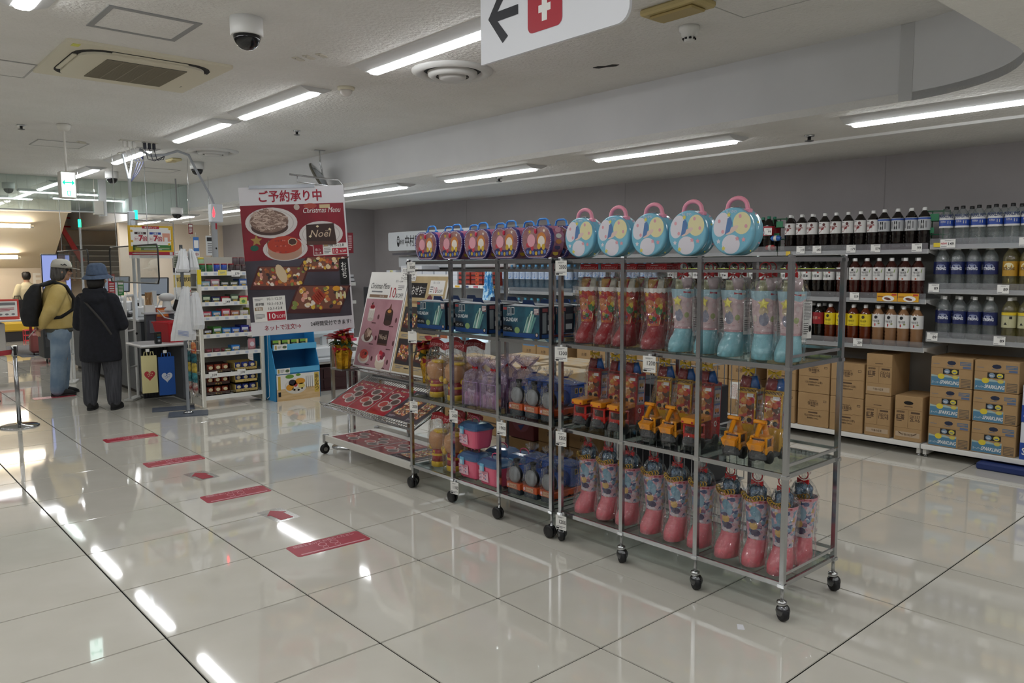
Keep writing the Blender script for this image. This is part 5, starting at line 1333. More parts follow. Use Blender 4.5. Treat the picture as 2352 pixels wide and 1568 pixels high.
f.disc((c[0] + .06, y - .0018, c[1] + .03), .036, .03, K('#d9c3a0', .4), 7); f.disc((c[0] + .06, y - .002, c[1] + .03), .031, .025, K('#4a2c24', .4), 7)
star(u(.125, .355), .045, y, K('#a98848', .4), f); star(u(.235, .375), .022, y, K('#8a7350', .4), f)
c = u(.1, .405); f.disc((c[0], y, c[1]), .03, .022, K('#1f5a48', .3), 14)
c = u(.53, .14); f.disc((c[0], y, c[1]), .022, .022, K('#b9a8a0', .4), 14)
c = u(.66, .135); f.disc((c[0], y, c[1]), .05, .02, K('#a8483a', .4), 14); c = u(.8, .14); f.rect(c[0] - .04, c[0] + .04, c[1] - .014, c[1] + .014, y, K('#c9b48a', .4))
f.text('Christmas Menu', (u(.77, .165)[0], y - .001, u(.77, .165)[1]), .042, PAPER, .0, .28, None, False, .25)
def box_(x0, z0, x1, z1, m, e=0): a = u(x0, z0); b_ = u(x1, z1); f.rect(a[0], b_[0], b_[1], a[1], y - e, m)
box_(.655, .395, .99, .475, PAPER); box_(.66, .4, .75, .47, K('#8a1a2c', .45), .0004); box_(.84, .43, .985, .47, K('#b01630', .45), .0004); box_(.76, .4, .80, .415, K('#a8906a', .45), .0004)
for s_, px, pz, h_, m, wd in (('10.1-12.8', .89, .41, .022, INK, .12), ('10', .875, .45, .034, PAPER, .045), ('%OFF', .945, .453, .02, PAPER, .05), ('10.1-', .7, .435, .018, PAPER, .05), ('12.14', .7, .458, .018, PAPER, .055)): c = u(px, pz); f.text(s_, (c[0], y - .001, c[1]), h_, m, .01, wd)
c = u(.76, .45); f.lines(c[0], c[0] + .05, c[1] - .018, c[1] + .03, y - .001, INK2, 4)
bento(f, u(.74, .53), .3, .09, y, None, .25, 11, 5, 2); bento(f, u(.32, .605), .35, .14, y - .001, None, .18, 12, 4, 3); bento(f, u(.68, .765), .37, .17, y - .002, None, .22, 13, 4, 3)
c = u(.33, .585); f.disc((c[0], y - .004, c[1]), .035, .075, K('#d3bd9a', .5), 14, rot=.35)
c = u(.66, .74); 
for i in range(5): f.disc((c[0] + .03 - i * .012, y - .004, c[1] - i * .012), .014, .045, K('#a33a26', .5), 10, rot=.6)
c = u(.85, .71); f.disc((c[0], y - .004, c[1]), .03, .02, K('#d99a2a', .5), 12)
for i in range(3): f.disc((c[0] + .0 + i * .03, y - .004, c[1] - .055), .01, .03, K('#d8cf9a', .5), 10)
box_(.895, .505, .985, .685, BLACK, .0045); c = u(.94, .585); f.text('おせち', (c[0], y - .005, c[1]), .036, PAPER, .01, None, None, True)
box_(.04, .735, .345, .905, PAPER, .001)
for i, s_ in enumerate(('10.1-12.21', '10.1-10.31', '10.1-12.8')): c = u(.245, .752 + i * .033); f.text(s_, (c[0], y - .002, c[1]), .021, INK, .0, .13)
c = u(.055, .745); f.lines(c[0], c[0] + .06, c[1] - .02, c[1], y - .002, INK2, 2); c = u(.1, .785); f.text('超早割', (c[0], y - .002, c[1]), .017, INK, .02, .06); box_(.05, .805, .125, .828, K('#9a7f60', .45), .0015); c = u(.087, .817); f.text('早割', (c[0], y - .002, c[1]), .016, PAPER, .02, .05)
box_(.16, .84, .335, .9, K('#b01630', .45), .0015); c = u(.21, .87); f.text('10', (c[0], y - .002, c[1]), .045, PAPER, .01, .055); c = u(.29, .875); f.text('%OFF', (c[0], y - .002, c[1]), .026, PAPER, 0, .065); c = u(.05, .85); f.lines(c[0], c[0] + .07, c[1] - .04, c[1], y - .002, INK2, 4)
c = u(.3, .95); f.text('ネットで注文!→', (c[0], y, c[1]), .034, crim, .015, .27); c = u(.77, .945); f.text('24時間受付できます!', (c[0], y, c[1]), .03, INK, .015, .31)
f.build('print', bn)
fl = thing('price_flag', 'narrow dark red strip sign beside the tall order poster pole', 'sign', (PX + .012, PY - .02, 1.55), -.42)
MB().bx(0, .05, 0, .002, 0, .16, K('#7a1022', .45)).lines(.012, .038, .02, .14, -.001, K('#d9b9bd', .5), 8).build('strip', fl)
# ================================================================ DRINKS WALL (shelf fronts at x = 5.15, facing -X)
XF = 5.15
shm = K('#e0e0dd', .45); bkp = K('#a9a8a4', .6)
def gondola(name, label, y0, y1, levels, base=.1, back=1.62, rail=True):
    """y0 < y1; levels are shelf tops"""
    t = thing(name, label, 'shelving', (0, 0, 0))
    MB().bx(XW - .06, XW - .02, y0, y1, 0, back, bkp).build('back_panel', t)
    MB().bx(XF + .0, XW - .06, y0 + .002, y1 - .002, base - .035, base, shm, .003).build('base_shelf', t)
    for y in (y0 + .02, y1 - .02):
        MB().bx(XF + .03, XW - .06, y - .012, y + .012, .02, base - .035, shm).lathe([(.014, 0), (.016, .006), (.008, .01), (.008, .03)], STEEL, 10, (XF + .06, y, 0)).build('leg', t)
    for z in levels:
        so = MB().bx(XF + .005, XW - .06, y0 + .003, y1 - .003, z - .022, z, shm, .002).bx(XF, XF + .012, y0 + .003, y1 - .003, z - .03, z + .004, K('#e3e3e1', .35), .002).build('shelf', t)
        if rail:
            r = MB(); r.bx(XF - .006, XF - .003, y0 + .004, y1 - .004, z - .028, z + .048, RAILP)
            r.build('price_rail', so)
        for y in (y0 + .004, y1 - .004):
            MB().add([(XF + .02, y, z - .022), (XW - .06, y, z - .022), (XW - .06, y, z - .09), (XW - .12, y, z - .09)], [(0, 1, 2, 3)], shm).build('bracket', so)
    return t
gondola('drinks_shelf', 'white shelving of sparkling water bottles at the right picture edge', -5.66, -4.455, (.9, 1.255, 1.575), .1, 1.82)
gondola('drinks_shelf', 'white shelving of tea, milk tea and dark coffee bottles behind the rack end', -4.45, -3.25, (.815, 1.175, 1.545))
gondola('drinks_shelf', 'white shelving of bottled tea seen through the boots on the rack', -3.245, -2.05, (.815, 1.175, 1.545))
gondola('drinks_shelf', 'white shelving behind the truck and boot shelves, left part', -2.045, -.86, (.815, 1.175, 1.545))
gondola('drinks_shelf', 'white shelving of water bottles seen between the two toy racks', -.855, .35, (.76, 1.145, 1.545))

def mk_bottle(body, label, cap, H=.305, R=.044, clear_=False, lz=(.14, .235), deco=None, square=False, lcols=None):
    t = thing('drink_bottle', '', 'bottle')
    s = H / .305
    prof = [(R * .9, 0), (R, .006), (R, .03), (R * .93, .035), (R, .042), (R * .93, .06), (R, .067), (R * .93, .085), (R, .092), (R * .93, .11), (R, .118), (R, .215), (R * .97, .23), (R * .8, .25), (R * .5, .272), (.0135, .283), (.0135, .29)]
    MB().lathe([(r, z * s) for r, z in prof], body, 14).build('body', t)
    MB().lathe([(.0155, .283 * s), (.0155, .287 * s), (.015, .305 * s), (.012, .306 * s)], cap, 12).build('cap', t)
    lb = MB().lathe([(R + .0008, lz[0] * s), (R + .0008, lz[1] * s)], label, 16, cap=False)
    if deco: deco(lb, R + .0016, s)
    lb.build('label', t)
    return t
def cyl(b, pts, R, m, a0=0):
    """small print wrapped on the bottle; u along the circumference, 0 faces the front"""
    P = [(R * math.sin(u / R + a0), -R * math.cos(u / R + a0), z) for u, z in pts]
    cu = sum(p[0] for p in pts) / len(pts); cz = sum(p[1] for p in pts) / len(pts); q = R + .0006
    return b.add([(q * math.sin(cu / R + a0), -q * math.cos(cu / R + a0), cz)] + P, [(0, i + 1, (i + 1) % len(P) + 1) for i in range(len(P))], m)
def crect(b, u0, u1, z0, z1, R, m):
    n = max(1, int(abs(u1 - u0) / .012))
    for i in range(n):
        a, c = u0 + (u1 - u0) * i / n, u0 + (u1 - u0) * (i + 1) / n
        b.add([(R * math.sin(q / R), -R * math.cos(q / R), z) for q, z in ((a, z0), (c, z0), (c, z1), (a, z1))], [(0, 1, 2, 3)], m)
def ctext(b, s, u, z, h, R, m, width=None, bold=.01):
    bold = 0 if any(ord(q) > 0x2fff for q in s) else bold
    v, f, x0, x1, y0, y1 = tmesh(s, bold); k = h / .74; kx = k
    if width and (x1 - x0) * k > width: kx = width / (x1 - x0)
    xm = (x0 + x1) / 2; ym = (y0 + y1) / 2; R = R + .0012
    return b.add([(R * math.sin((u + (p[0] - xm) * kx) / R), -R * math.cos((u + (p[0] - xm) * kx) / R), z + (p[1] - ym) * k) for p in v], f, m)
def liquid(name, h, h2=None, r=.08):
    return K(h, r, 0, .6, .3)
PET = clear('pet_clear', tint='#f2f6f6', gloss=.09, rough=.05, haze=.07, hazecol='#cfd6d8', bump=.25, bscale=60)
PETB = clear('pet_blue', tint='#c9dde8', gloss=.09, rough=.05, haze=.16, hazecol='#9fb6c4', bump=.3, bscale=60)
PETY = clear('pet_yellow', tint='#e8e2b8', gloss=.08, rough=.05, haze=.12, hazecol='#b5b08a')
WCAP = K('#e4e4e2', .4); BCAP = K('#141416', .4); LBC = K('#5fa0cf', .4); DBC = K('#1f55b8', .4)
COF = liquid('coffee', '#120b0a'); TEA = liquid('tea', '#3a120c'); TEA2 = liquid('lemon_tea', '#5a2410'); GT = liquid('dark_tea', '#100c08'); MILK = K('#8a6647', .2, 0, .5, .3)
LW = K('#d9d8d6', .5); LSil = K('#b9bbbd', .35); LY = K('#dfc71e', .45); LR = K('#8e1a22', .45); LNavy = K('#1b2557', .4); LGold = K('#b58a2a', .45)
def d_cof(b, R, s):
    r1 = K('#8a2a2a', .5); cyl(b, [(-.03, .15), (-.02, .15), (.01, .175), (.03, .195), (.02, .2), (-.005, .185)], R, r1); cyl(b, [(.012 + .011 * math.cos(i * .8), .213 + .013 * math.sin(i * .8)) for i in range(8)], R, K('#5a2222', .5)); ctext(b, '烏龍茶', -.022, .19, .016, R, r1); crect(b, -.035, -.01, .222, .228, R, INK2)
def d_blk(b, R, s): crect(b, -.07, .07, .222, .235, R, K('#2b4f9f', .4)); crect(b, -.012, .01, .155, .215, R, INK); ctext(b, '黒茶', 0, .185, .016, R + .0004, PAPER, .018); [crect(b, a, a + .012, .16, .21, R, INK2) for a in (-.036, .02)]
def d_jiu(b, R, s): crect(b, -.07, .07, .222, .235, R, K('#a8b84a', .5)); ctext(b, '十', -.008, .208, .022, R, INK, None, .03); ctext(b, '六茶', -.008, .172, .02, R, INK, None, .03); cyl(b, [(.024 + .008 * math.cos(i), .2 + .008 * math.sin(i)) for i in range(6)], R, K('#a8342a', .5)); cyl(b, [(.026 + .007 * math.cos(i), .17 + .009 * math.sin(i)) for i in range(6)], R, INK); crect(b, -.036, -.031, .15, .21, R, K('#6f8f3a', .5))
def d_tea(b, R, s): cyl(b, [(.01 * math.cos(i), .22 + .01 * math.sin(i)) for i in range(6)], R, INK); ctext(b, '午後の紅茶', 0, .2, .014, R, INK, .05, .03); ctext(b, 'おいしい無糖', 0, .18, .012, R, INK, .05, .02); cyl(b, [(.03, .2), (.036, .2), (.044, .23), (.036, .222)], R, K('#7f9a4a', .5)); crect(b, -.006, .004, .147, .16, R, K('#b0502a', .5))
def d_yel(b, R, s): cyl(b, [(.013 * math.cos(i), .212 + .014 * math.sin(i)) for i in range(6)], R, K('#3a2f1a', .5)); ctext(b, '午後の紅茶', 0, .18, .014, R, K('#3a2f1a', .5), .05, .02); crect(b, -.02, .02, .15, .154, R, K('#8f7a1e', .5))
def d_milk(b, R, s): cyl(b, [(.014 * math.cos(i), .218 + .014 * math.sin(i)) for i in range(6)], R, INK); ctext(b, '午後の紅茶', 0, .188, .015, R, INK, .052, .03); crect(b, -.01, 0, .15, .17, R, K('#b03a3a', .5)); cyl(b, [(.022 + .009 * math.cos(i), .17 + .007 * math.sin(i)) for i in range(6)], R, K('#8a8f5a', .5))
def d_spk(b, R, s): ctext(b, 'SPARKLING', 0, .205, .027, R, K('#1f2f5f', .4), .115, .02); crect(b, -.08, .08, .135, .178, R, K('#26479c', .4)); ctext(b, '天然水', -.01, .165, .012, R + .0004, PAPER, .04, .02); crect(b, .02, .04, .15, .17, R + .0004, LSil)
def d_str(b, R, s): cyl(b, [(.03 * math.cos(i * .5), .165 + .02 * math.sin(i * .5)) for i in range(13)], R, K('#8f96b0', .5)); ctext(b, 'STRONG', 0, .15, .02, R, K('#e0e3ea', .4), .075, .03); crect(b, -.02, .02, .178, .183, R + .0006, K('#3a4680', .5))
def d_sty(b, R, s): cyl(b, [(.03 * math.cos(i * .5), .165 + .026 * math.sin(i * .5)) for i in range(13)], R, K('#dcd2a8', .5)); ctext(b, 'STRONG', 0, .15, .02, R, K('#6a4a1a', .4), .075, .03)
def d_eco(b, R, s): crect(b, -.07, .07, .185, .205, R, K('#d8bd2a', .45)); crect(b, .012, .03, .16, .178, R, INK); cyl(b, [(-.022, .12), (.0, .12), (-.011, .138)], R, INK); crect(b, -.06, .06, .181, .185, R, INK2)
def d_wat(b, R, s): cyl(b, [(-.05, .14), (.05, .14), (.05, .16), (.02, .17), (-.01, .155)], R, K('#2f77c4', .4)); ctext(b, '天然水', -.018, .2, .014, R, K('#5a74a8', .5), .03); crect(b, .01, .02, .17, .21, R, K('#8fa0c4', .5))
def d_red(b, R, s): ctext(b, '特茶', -.012, .19, .02, R, K('#d9b0a0', .5)); cyl(b, [(.025 + .01 * math.cos(i), .19 + .01 * math.sin(i)) for i in range(6)], R, K('#c9403a', .5))
BK = {}
def bk(k, *a, **kw): BK[k] = Kind(lambda: mk_bottle(*a, **kw))
bk('cof', COF, LW, WCAP, deco=d_cof); bk('blk', COF, LSil, WCAP, deco=d_blk, H=.31); bk('jiu', GT, LW, K('#20301f', .4), deco=d_jiu); bk('tea', TEA, LW, WCAP, deco=d_tea, H=.31)
bk('yel', TEA2, LY, WCAP, deco=d_yel, lz=(.14, .235)); bk('milk', MILK, LW, WCAP, deco=d_milk, lz=(.14, .24)); bk('red', GT, LR, WCAP, deco=d_red)
bk('spk', PET, LW, BCAP, deco=d_spk, lz=(.135, .225), R=.047, H=.275); bk('str', PET, LNavy, WCAP, deco=d_str, lz=(.11, .2), R=.045); bk('sty', PETY, LGold, WCAP, deco=d_sty, lz=(.1, .2), R=.045); bk('eco', PETY, K('#b9b690', .45), WCAP, deco=d_eco, lz=(.1, .2), R=.045)
bk('wat', PETB, K('#b9c8de', .45), LBC, deco=d_wat, lz=(.14, .225)); bk('wat2', PETB, PETB, K('#4f9db5', .4), lz=(.1, .19)); bk('aqu', PETB, K('#2a62b8', .4), DBC, lz=(.1, .2)); bk('cola', GT, K('#a8182a', .45), K('#2f7a62', .4), lz=(.14, .22), R=.05)
def run(k, y0, n, z, lab, pitch=.093, rows=2, x=XF + .055, stag=.0, rowp=.095, R0=None):
    rnd = random.Random(int(z * 1000) + n)
    for r in range(rows):
        for i in range(n):
            if r >= 2 and i % 2: continue
            BK[k].put((x + r * rowp, y0 - i * pitch + (stag if r else 0) + rnd.uniform(-.004, .004), z + .0005), W + (rnd.uniform(-.06, .06) if r == 0 else rnd.uniform(-.6, .6)), lab + ('front row, ', 'second row, ', 'third row, ')[r] + nth(i, n), lab.rstrip(', '))
T1, T2, T3 = 1.545, 1.175, .815
run('cof', -3.33, 8, T1, 'dark oolong bottle with red and white label, top shelf ', .098, 2, stag=.04)
run('blk', -4.1, 4, T1, 'dark tea bottle with silver blue label, top shelf ', .098, 2, stag=.04)
run('spk', -4.545, 6, 1.575, 'clear water bottle with black cap, top shelf ', .103, 2, stag=-.03)
run('jiu', -3.3, 5, T2, 'tea bottle with green and white label, middle shelf ', .095, 2)
run('tea', -3.79, 7, T2, 'red tea bottle with white label, middle shelf ', .096, 2, stag=.05)
run('str', -4.53, 4, 1.255, 'clear soda bottle with navy label, middle shelf ', .105, 2, stag=.05)
run('sty', -4.96, 3, 1.255, 'pale soda bottle with gold label, middle shelf ', .105, 2)
run('red', -3.32, 4, T3, 'dark tea bottle with red label, lower shelf ', .095, 2)
run('yel', -3.7, 4, T3, 'amber lemon tea bottle with yellow label, lower shelf ', .096, 2, stag=.04)
run('milk', -4.085, 4, T3, 'brown milk tea bottle, lower shelf ', .096, 3, stag=.05)
run('str', -4.56, 4, .9, 'clear soda bottle with navy label, lower shelf ', .1, 2, stag=.05)
run('eco', -4.97, 3, .9, 'pale soda bottle with recycling label, lower shelf ', .1, 2)
run('cola', -3.02, 2, T1, 'dark cola bottle with green cap behind blue tins, ', .11, 2)
run('jiu', -2.12, 11, T2, 'tea bottle with green label behind the boots, ', .098, 1)
run('aqu', -2.4, 8, T3, 'blue labelled bottle low behind the boots, ', .1, 1)
run('wat', .29, 11, 1.145, 'white and blue labelled water bottle between the racks, ', .104, 2)
run('wat2', .28, 7, .76, 'water bottle with teal cap under the labelled water, ', .11, 2)
run('aqu', -.55, 3, .76, 'water bottle with dark blue cap below the labelled water, ', .1, 2)
run('wat', -.95, 10, T2, 'white and blue labelled water bottle behind red boots, ', .105, 1)
run('cof', -.95, 11, T1, 'dark bottle mostly hidden by purple cases, ', .1, 1)

# price tickets on shelf rails
def ticket(y, z, num, label, w_=.072, h_=.06, col=PAPER, red=None):
    o = thing('price_ticket', label, 'price ticket', (XF - .009, y, z), W)
    MB().bx(-w_ / 2, w_ / 2, 0, .001, -h_ / 2, h_ / 2, col).build('card', o)
    b = MB(); b.text(num, (w_ * .22, -.0008, -.002), .021, INK, .015, w_ * .45); b.lines(-w_ * .2, w_ * .4, h_ * .28, h_ * .42, -.0008, INK2, 2); b.lines(-w_ * .45, w_ * .1, -h_ * .44, -h_ * .3, -.0008, INK2, 1)
    if red: b.text(red, (-w_ * .25, -.001, .0), .014, K('#c02a3a', .5), .02, w_ * .4); b.rect(-w_ * .95, -w_ * .5, -h_ * .4, h_ * .1, -.0009, K('#e0c83a', .5))
    b.build('print', o)
for (y, z, n, l) in ((-3.16, 1.72, '99', 'white price ticket reading 99 standing on a clip by the blue tins'), (-3.46, 1.56, '319', 'price ticket reading 319, first from left on the top shelf rail'), (-3.6, 1.56, '648', 'price ticket reading 648, second from left on the top shelf rail'), (-3.88, 1.56, '179', 'price ticket reading 179, third from left on the top shelf rail'), (-4.07, 1.56, '1074', 'price ticket reading 1074, fourth from left on the top shelf rail'), (-4.37, 1.56, '99', 'white price ticket reading 99 at the end of the top shelf'),
        (-3.92, 1.19, '159', 'white price ticket reading 159 under the white labelled tea'), (-3.49, .83, '209', 'white price ticket reading 209 beside the rack post'), (-3.96, .83, '209', 'white price ticket reading 209 under the amber and brown bottles'),
        (-4.5, 1.265, '89', 'white price ticket reading 89 on middle shelf, left end'), (-4.945, 1.265, '89', 'white price ticket reading 89 on middle shelf under yellow bottles'), (-4.505, .91, '89', 'white price ticket reading 89 on lower shelf, left end'), (-4.94, .91, '89', 'white price ticket reading 89 on lower shelf under yellow bottles'), (-5.06, 1.585, '149', 'white price ticket reading 149 at the right picture edge'), (.2, 1.15, '43', 'white price ticket reading 43 under the water between the racks')):
    ticket(y, z, n, l)
ticket(-4.58, 1.585, '149', 'white price ticket reading NEW 149 with a yellow tab', .1, .06, PAPER, 'NEW!')
tag(MB().bx(-.02, .02, 0, .001, -.015, .02, K('#d8b83a', .5)).build('shelf_tab', None, (XF - .009, -3.35, 1.53), W), 'small yellow tab on the top shelf rail left of ticket 319', 'shelf tab')
for i, y in enumerate((-4.17, -4.325)):
    o = thing('promo_strip', 'yellow promotion strip with chocolate picture on middle shelf, %s one' % ('left', 'right')[i], 'promotion card', (XF - .01, y, 1.19), W)
    MB().bx(-.075, .075, 0, .001, -.032, .032, K('#d9a01e', .5)).build('card', o)
    b = MB(); b.disc((.01, -.0008, -.01), .045, .022, PAPER, 16); b.disc((.005, -.0012, -.012), .026, .01, K('#6a3a2a', .5), 10, rot=-.2); b.rect(-.07, -.03, 0, .008, -.001, K('#8a4a1a', .5)); b.rect(.035, .07, .012, .026, -.001, K('#c0402a', .5)); b.build('print', o)
# green wire baskets on the top shelf
def wbask(y, label, x=XF + .12):
    o = thing('wire_basket', label, 'wire rack', (x, y, 1.555), W)
    g = K('#1c5a3c', .45); b = MB()
    for z in (0, .1, .2, .27):
        b.tube([(-.06, -.06, z), (.06, -.06, z), (.06, .06, z), (-.06, .06, z)], .003, g, 5, None, True)
    for (x_, y_) in ((-.06, -.06), (.06, -.06), (.06, .06), (-.06, .06)): b.tube([(x_, y_, 0), (x_, y_, .28)], .004, g, 5)
    b.build('frame', o); MB().bx(-.03, .03, -.066, -.062, .2, .25, K('#2a7a52', .5)).bx(-.06, .0, -.066, -.062, .11, .15, K('#2a7a52', .5)).build('plate', o)
    return o
wbask(-4.46, 'green wire rack between dark and clear bottles on top shelf'); wbask(-3.23, 'green wire rack left of the dark oolong bottles')
for i, (y, z, m) in enumerate(((-3.17, 1.58, '#b03a3a'), (-3.22, 1.66, '#2f62a8'))):
    o = thing('snack_pouch', 'small colourful pouch beside the left green wire rack, %s one' % ('lower', 'upper')[i], 'snack', (XF + .02, y, z), W)
    MB().tube([(-.045, 0, 0), (-.03, 0, .002), (.03, 0, .002), (.045, 0, 0)], [.012, .024, .024, .012], K(m, .35), 8).tube([(-.012, 0, .002), (.012, 0, .002)], .0245, K('#d9d5c9', .4), 8).build('pouch', o)
    if z > 1.6: pass
# blue tub seen under the base shelf
tag(MB().bx(-.3, .3, -.2, .2, 0, .05, K('#1b2f66', .6), .01).build('storage_tray', None, (XF + .24, -5.05, 0)), 'dark blue tray lying under the right drinks shelf', 'tray')

# cartons on the base shelves and floor
KR = noisy('kraft_board', '#a3835a', '#ac8c62', scale=6, rough=.75, bump=.04, bscale=60); KR2 = noisy('kraft_board_dark', '#8f6e44', '#9a784c', scale=6, rough=.8)
KL = K('#6d5230', .8)
def carton(name, label, y, z, w_, d, h, deco, x=XF + .022, rz=W, group=None, cat='carton', m=KR):
    """w_ across, d deep, h high; y,z of the bottom centre"""
    o = thing(name, label, cat, (x, y, z), rz, group)
    MB().bx(-w_ / 2, w_ / 2, 0, d, 0, h, m, .004).build('box', o)
    b = MB(); deco(b, w_, h)
    b.add([(-w_ / 2 + .01, d / 2 - .002, h + .0006), (w_ / 2 - .01, d / 2 - .002, h + .0006), (w_ / 2 - .01, d / 2 + .002, h + .0006), (-w_ / 2 + .01, d / 2 + .002, h + .0006)], [(0, 1, 2, 3)], KL)
    b.build('print', o)
    return o
Y_ = -.0008
PI_ = K('#54402f', .7)
def c_water(b, w_, h):
    b.text('PREMIUM', (0, Y_, h * .78), .012, PI_, 0, w_ * .3); b.text('強炭酸水', (0, Y_, h * .7), .024, PI_, .01, w_ * .35); b.rect(-.02, .02, h * .61, h * .635, Y_, PI_); b.rect(w_ * .32, w_ * .42, h * .76, h * .82, Y_, PI_); b.rect(w_ * .33, w_ * .41, h * .775, h * .805, Y_ - .0004, KR)
    b.rect(-.04, .04, h * .40, h * .44, Y_, PI_); b.text('12L(1000ml×12本)', (0, Y_, h * .33), .017, PI_, .01, w_ * .55); b.text('強炭酸水 500ml', (0, Y_, h * .25), .011, PI_, .01, w_ * .4)
    b.rect(-w_ * .5, w_ * .2, h * .5, h * .507, Y_, KL); b.rect(w_ * .2, w_ * .5, h * .52, h * .527, Y_, KL)
for c, y in enumerate((-3.3, -3.595, -3.873)):
    for r in range(2): carton('water_carton', 'brown carton of carbonated water printed 12L, %s column, %s' % (('left', 'middle', 'right')[c], ('bottom', 'top')[r]), y, .101 + .278 * r, .268, .36, .276, c_water, group='carbonated water cartons')
def c_gk(code, litre):
    def f(b, w_, h):
        b.rect(-.03, .03, h * .76, h * .775, Y_, PI_); b.rect(-w_ * .42, -w_ * .14, h * .62, h * .66, Y_, PI_); b.text('午後の紅茶', (-w_ * .28, Y_ - .0004, h * .64), .008, KR, 0, w_ * .25)
        b.text('紅茶', (-w_ * .28, Y_, h * .53), .03, PI_, .04, w_ * .3); b.text(code, (w_ * .25, Y_, h * .555), .021, PI_, .01, w_ * .38); b.text(litre, (w_ * .25, Y_, h * .485), .026, PI_, .02, w_ * .38); b.rect(w_ * .1, w_ * .42, h * .62, h * .66, Y_, PI_); b.lines(-w_ * .42, -w_ * .14, h * .42, h * .5, Y_, PI_, 2)
        b.rect(-.001, .001, h * .3, h * .68, Y_, KL); b.rect(-w_ * .44, w_ * .44, h * .09, h * .2, Y_, K('#b59f84', .7)); b.text('午後の紅茶', (0, Y_ - .0004, h * .145), .015, PI_, .01, w_ * .4)
        b.rect(-w_ * .5, w_ * .5, h * .695, h * .7, Y_, KL); b.rect(-w_ * .5, w_ * .5, h * .285, h * .29, Y_, KL)
    return f
for r in range(2): carton('tea_carton', 'tall brown tea carton printed GK656 1.5L, %s of two' % ('bottom', 'top')[r], -4.12, .101 + .325 * r, .195, .34, .322, c_gk('GK656', '1.5L×8'), group='tea cartons')
def c_gk2(b, w_, h):
    c_gk('GK537', '2L×6')(b, w_, h); b.disc((0, Y_ - .0004, h * .85), .035, .014, BLACK, 14)
    for sx in (-1, 1): b.shape([(sx * .035, h * .13), (sx * .06, h * .16), (sx * .07, h * .2), (sx * .045, h * .165)][::sx], Y_ - .0008, PI_)
carton('tea_carton', 'single brown tea carton printed GK537 2L with hand hole', -4.35, .101, .2, .34, .345, c_gk2)
BLU = K('#4f7f9c', .6)
def c_spark(b, w_, h):
    b.rect(-w_ * .48, w_ * .2, h * .03, h * .33, Y_, BLU); b.shape([(-w_ * .48, h * .33), (w_ * .2, h * .33), (w_ * .2, h * .4), (w_ * .05, h * .36), (-w_ * .1, h * .41), (-w_ * .3, h * .36), (-w_ * .48, h * .4)], Y_, K('#9fb4b0', .6))
    b.disc((-w_ * .24, Y_ - .0006, h * .35), .024, .02, K('#d6c23a', .5), 12); b.disc((w_ * .1, Y_ - .0006, h * .35), .02, .013, K('#c9ba5a', .5), 12)
    b.text('スーパー', (-w_ * .36, Y_ - .0008, h * .14), .014, PAPER, .01, w_ * .2, None, False, .2); b.text('SPARKLING', (-w_ * .03, Y_ - .0008, h * .16), .026, PAPER, .02, w_ * .45, None, False, .2)
    b.rect(-w_ * .2, w_ * .18, h * .44, h * .62, Y_, K('#191a1c', .6))
    for k, (a, m) in enumerate(((-w_ * .1, '#7f93a8'), (w_ * .08, '#cfc04a'))): b.disc((a, Y_ - .0006, h * .53), .02, .017, K(m, .4), 12); b.rect(a - .012, a + .01, h * .5, h * .53, Y_ - .0009, K(('#d4d6d8', '#3f6ea8')[k], .4))
    b.rect(w_ * .24, w_ * .47, h * .04, h * .32, Y_, K('#6a5c4c', .7)); b.lines(w_ * .25, w_ * .46, h * .06, h * .3, Y_ - .0004, KR, 5)
    b.disc((0, Y_, h * .82), .03, .016, K('#202a44', .5), 8); b.rect(w_ * .2, w_ * .46, h * .76, h * .88, Y_, K('#5a7088', .6)); b.lines(w_ * .21, w_ * .45, h * .78, h * .86, Y_ - .0004, KR, 2); b.rect(w_ * .27, w_ * .46, h * .66, h * .73, Y_, K('#5a6a8a', .6)); b.lines(-w_ * .45, -w_ * .22, h * .74, h * .79, Y_, INK2, 1); b.rect(-w_ * .5, w_ * .5, h * .635, h * .642, Y_, KL); b.lines(-.03, .03, h * .7, h * .735, Y_, K('#5a7088', .6), 1)
for c, y in enumerate((-4.635, -4.925)):
    for r in range(3): carton('soda_carton', 'brown carton printed SPARKLING with lemons, %s stack, %s' % (('left', 'right')[c], ('bottom', 'middle', 'top')[r]), y, .101 + .222 * r, .278, .36, .219, c_spark, group='sparkling soda cartons')
def c_blue(b, w_, h): b.rect(-w_ / 2, w_ / 2, 0, h * .45, Y_, K('#22489c', .5)); b.text('SPARKLING', (0, Y_ - .0006, h * .22), .05, PAPER, .02, w_ * .9); b.text('天然水', (0, Y_, h * .6), .02, K('#22489c', .5))
for r in range(2): carton('water_carton', 'white and blue sparkling water carton at the right picture edge, ' + ('lower', 'upper')[r], -5.23, .101 + .26 * r, .28, .36, .257, c_blue, m=K('#d5d7de', .6), group='white and blue cartons')
# cartons behind the rack
def c_plain(b, w_, h): b.text('2L×6', (w_ * .15, Y_, h * .7), .025, PI_, .01); b.rect(-w_ * .4, -w_ * .1, h * .62, h * .74, Y_, PI_); b.rect(-w_ * .5, w_ * .5, h * .5, h * .505, Y_, KL); b.text('お茶', (0, Y_, h * .3), .03, PI_, .01); b.disc((0, Y_, h * .88), .03, .012, BLACK, 12)
def c_ken(b, w_, h): c_plain(b, w_, h); b.rect(-w_ * .4, w_ * .42, h * .45, h * .95, Y_ - .0004, PAPER); b.text('健康', (-w_ * .2, Y_ - .0008, h * .7), .05, K('#c9a9a0', .6), 0, None, None, True); b.rect(w_ * .02, w_ * .2, h * .55, h * .93, Y_ - .0008, PI_); b.text('黒茶', (w_ * .11, Y_ - .0012, h * .74), .03, PAPER, 0, None, None, True); b.rect(w_ * .22, w_ * .4, h * .47, h * .56, Y_ - .0008, K('#3a5a9c', .6))
k = 0
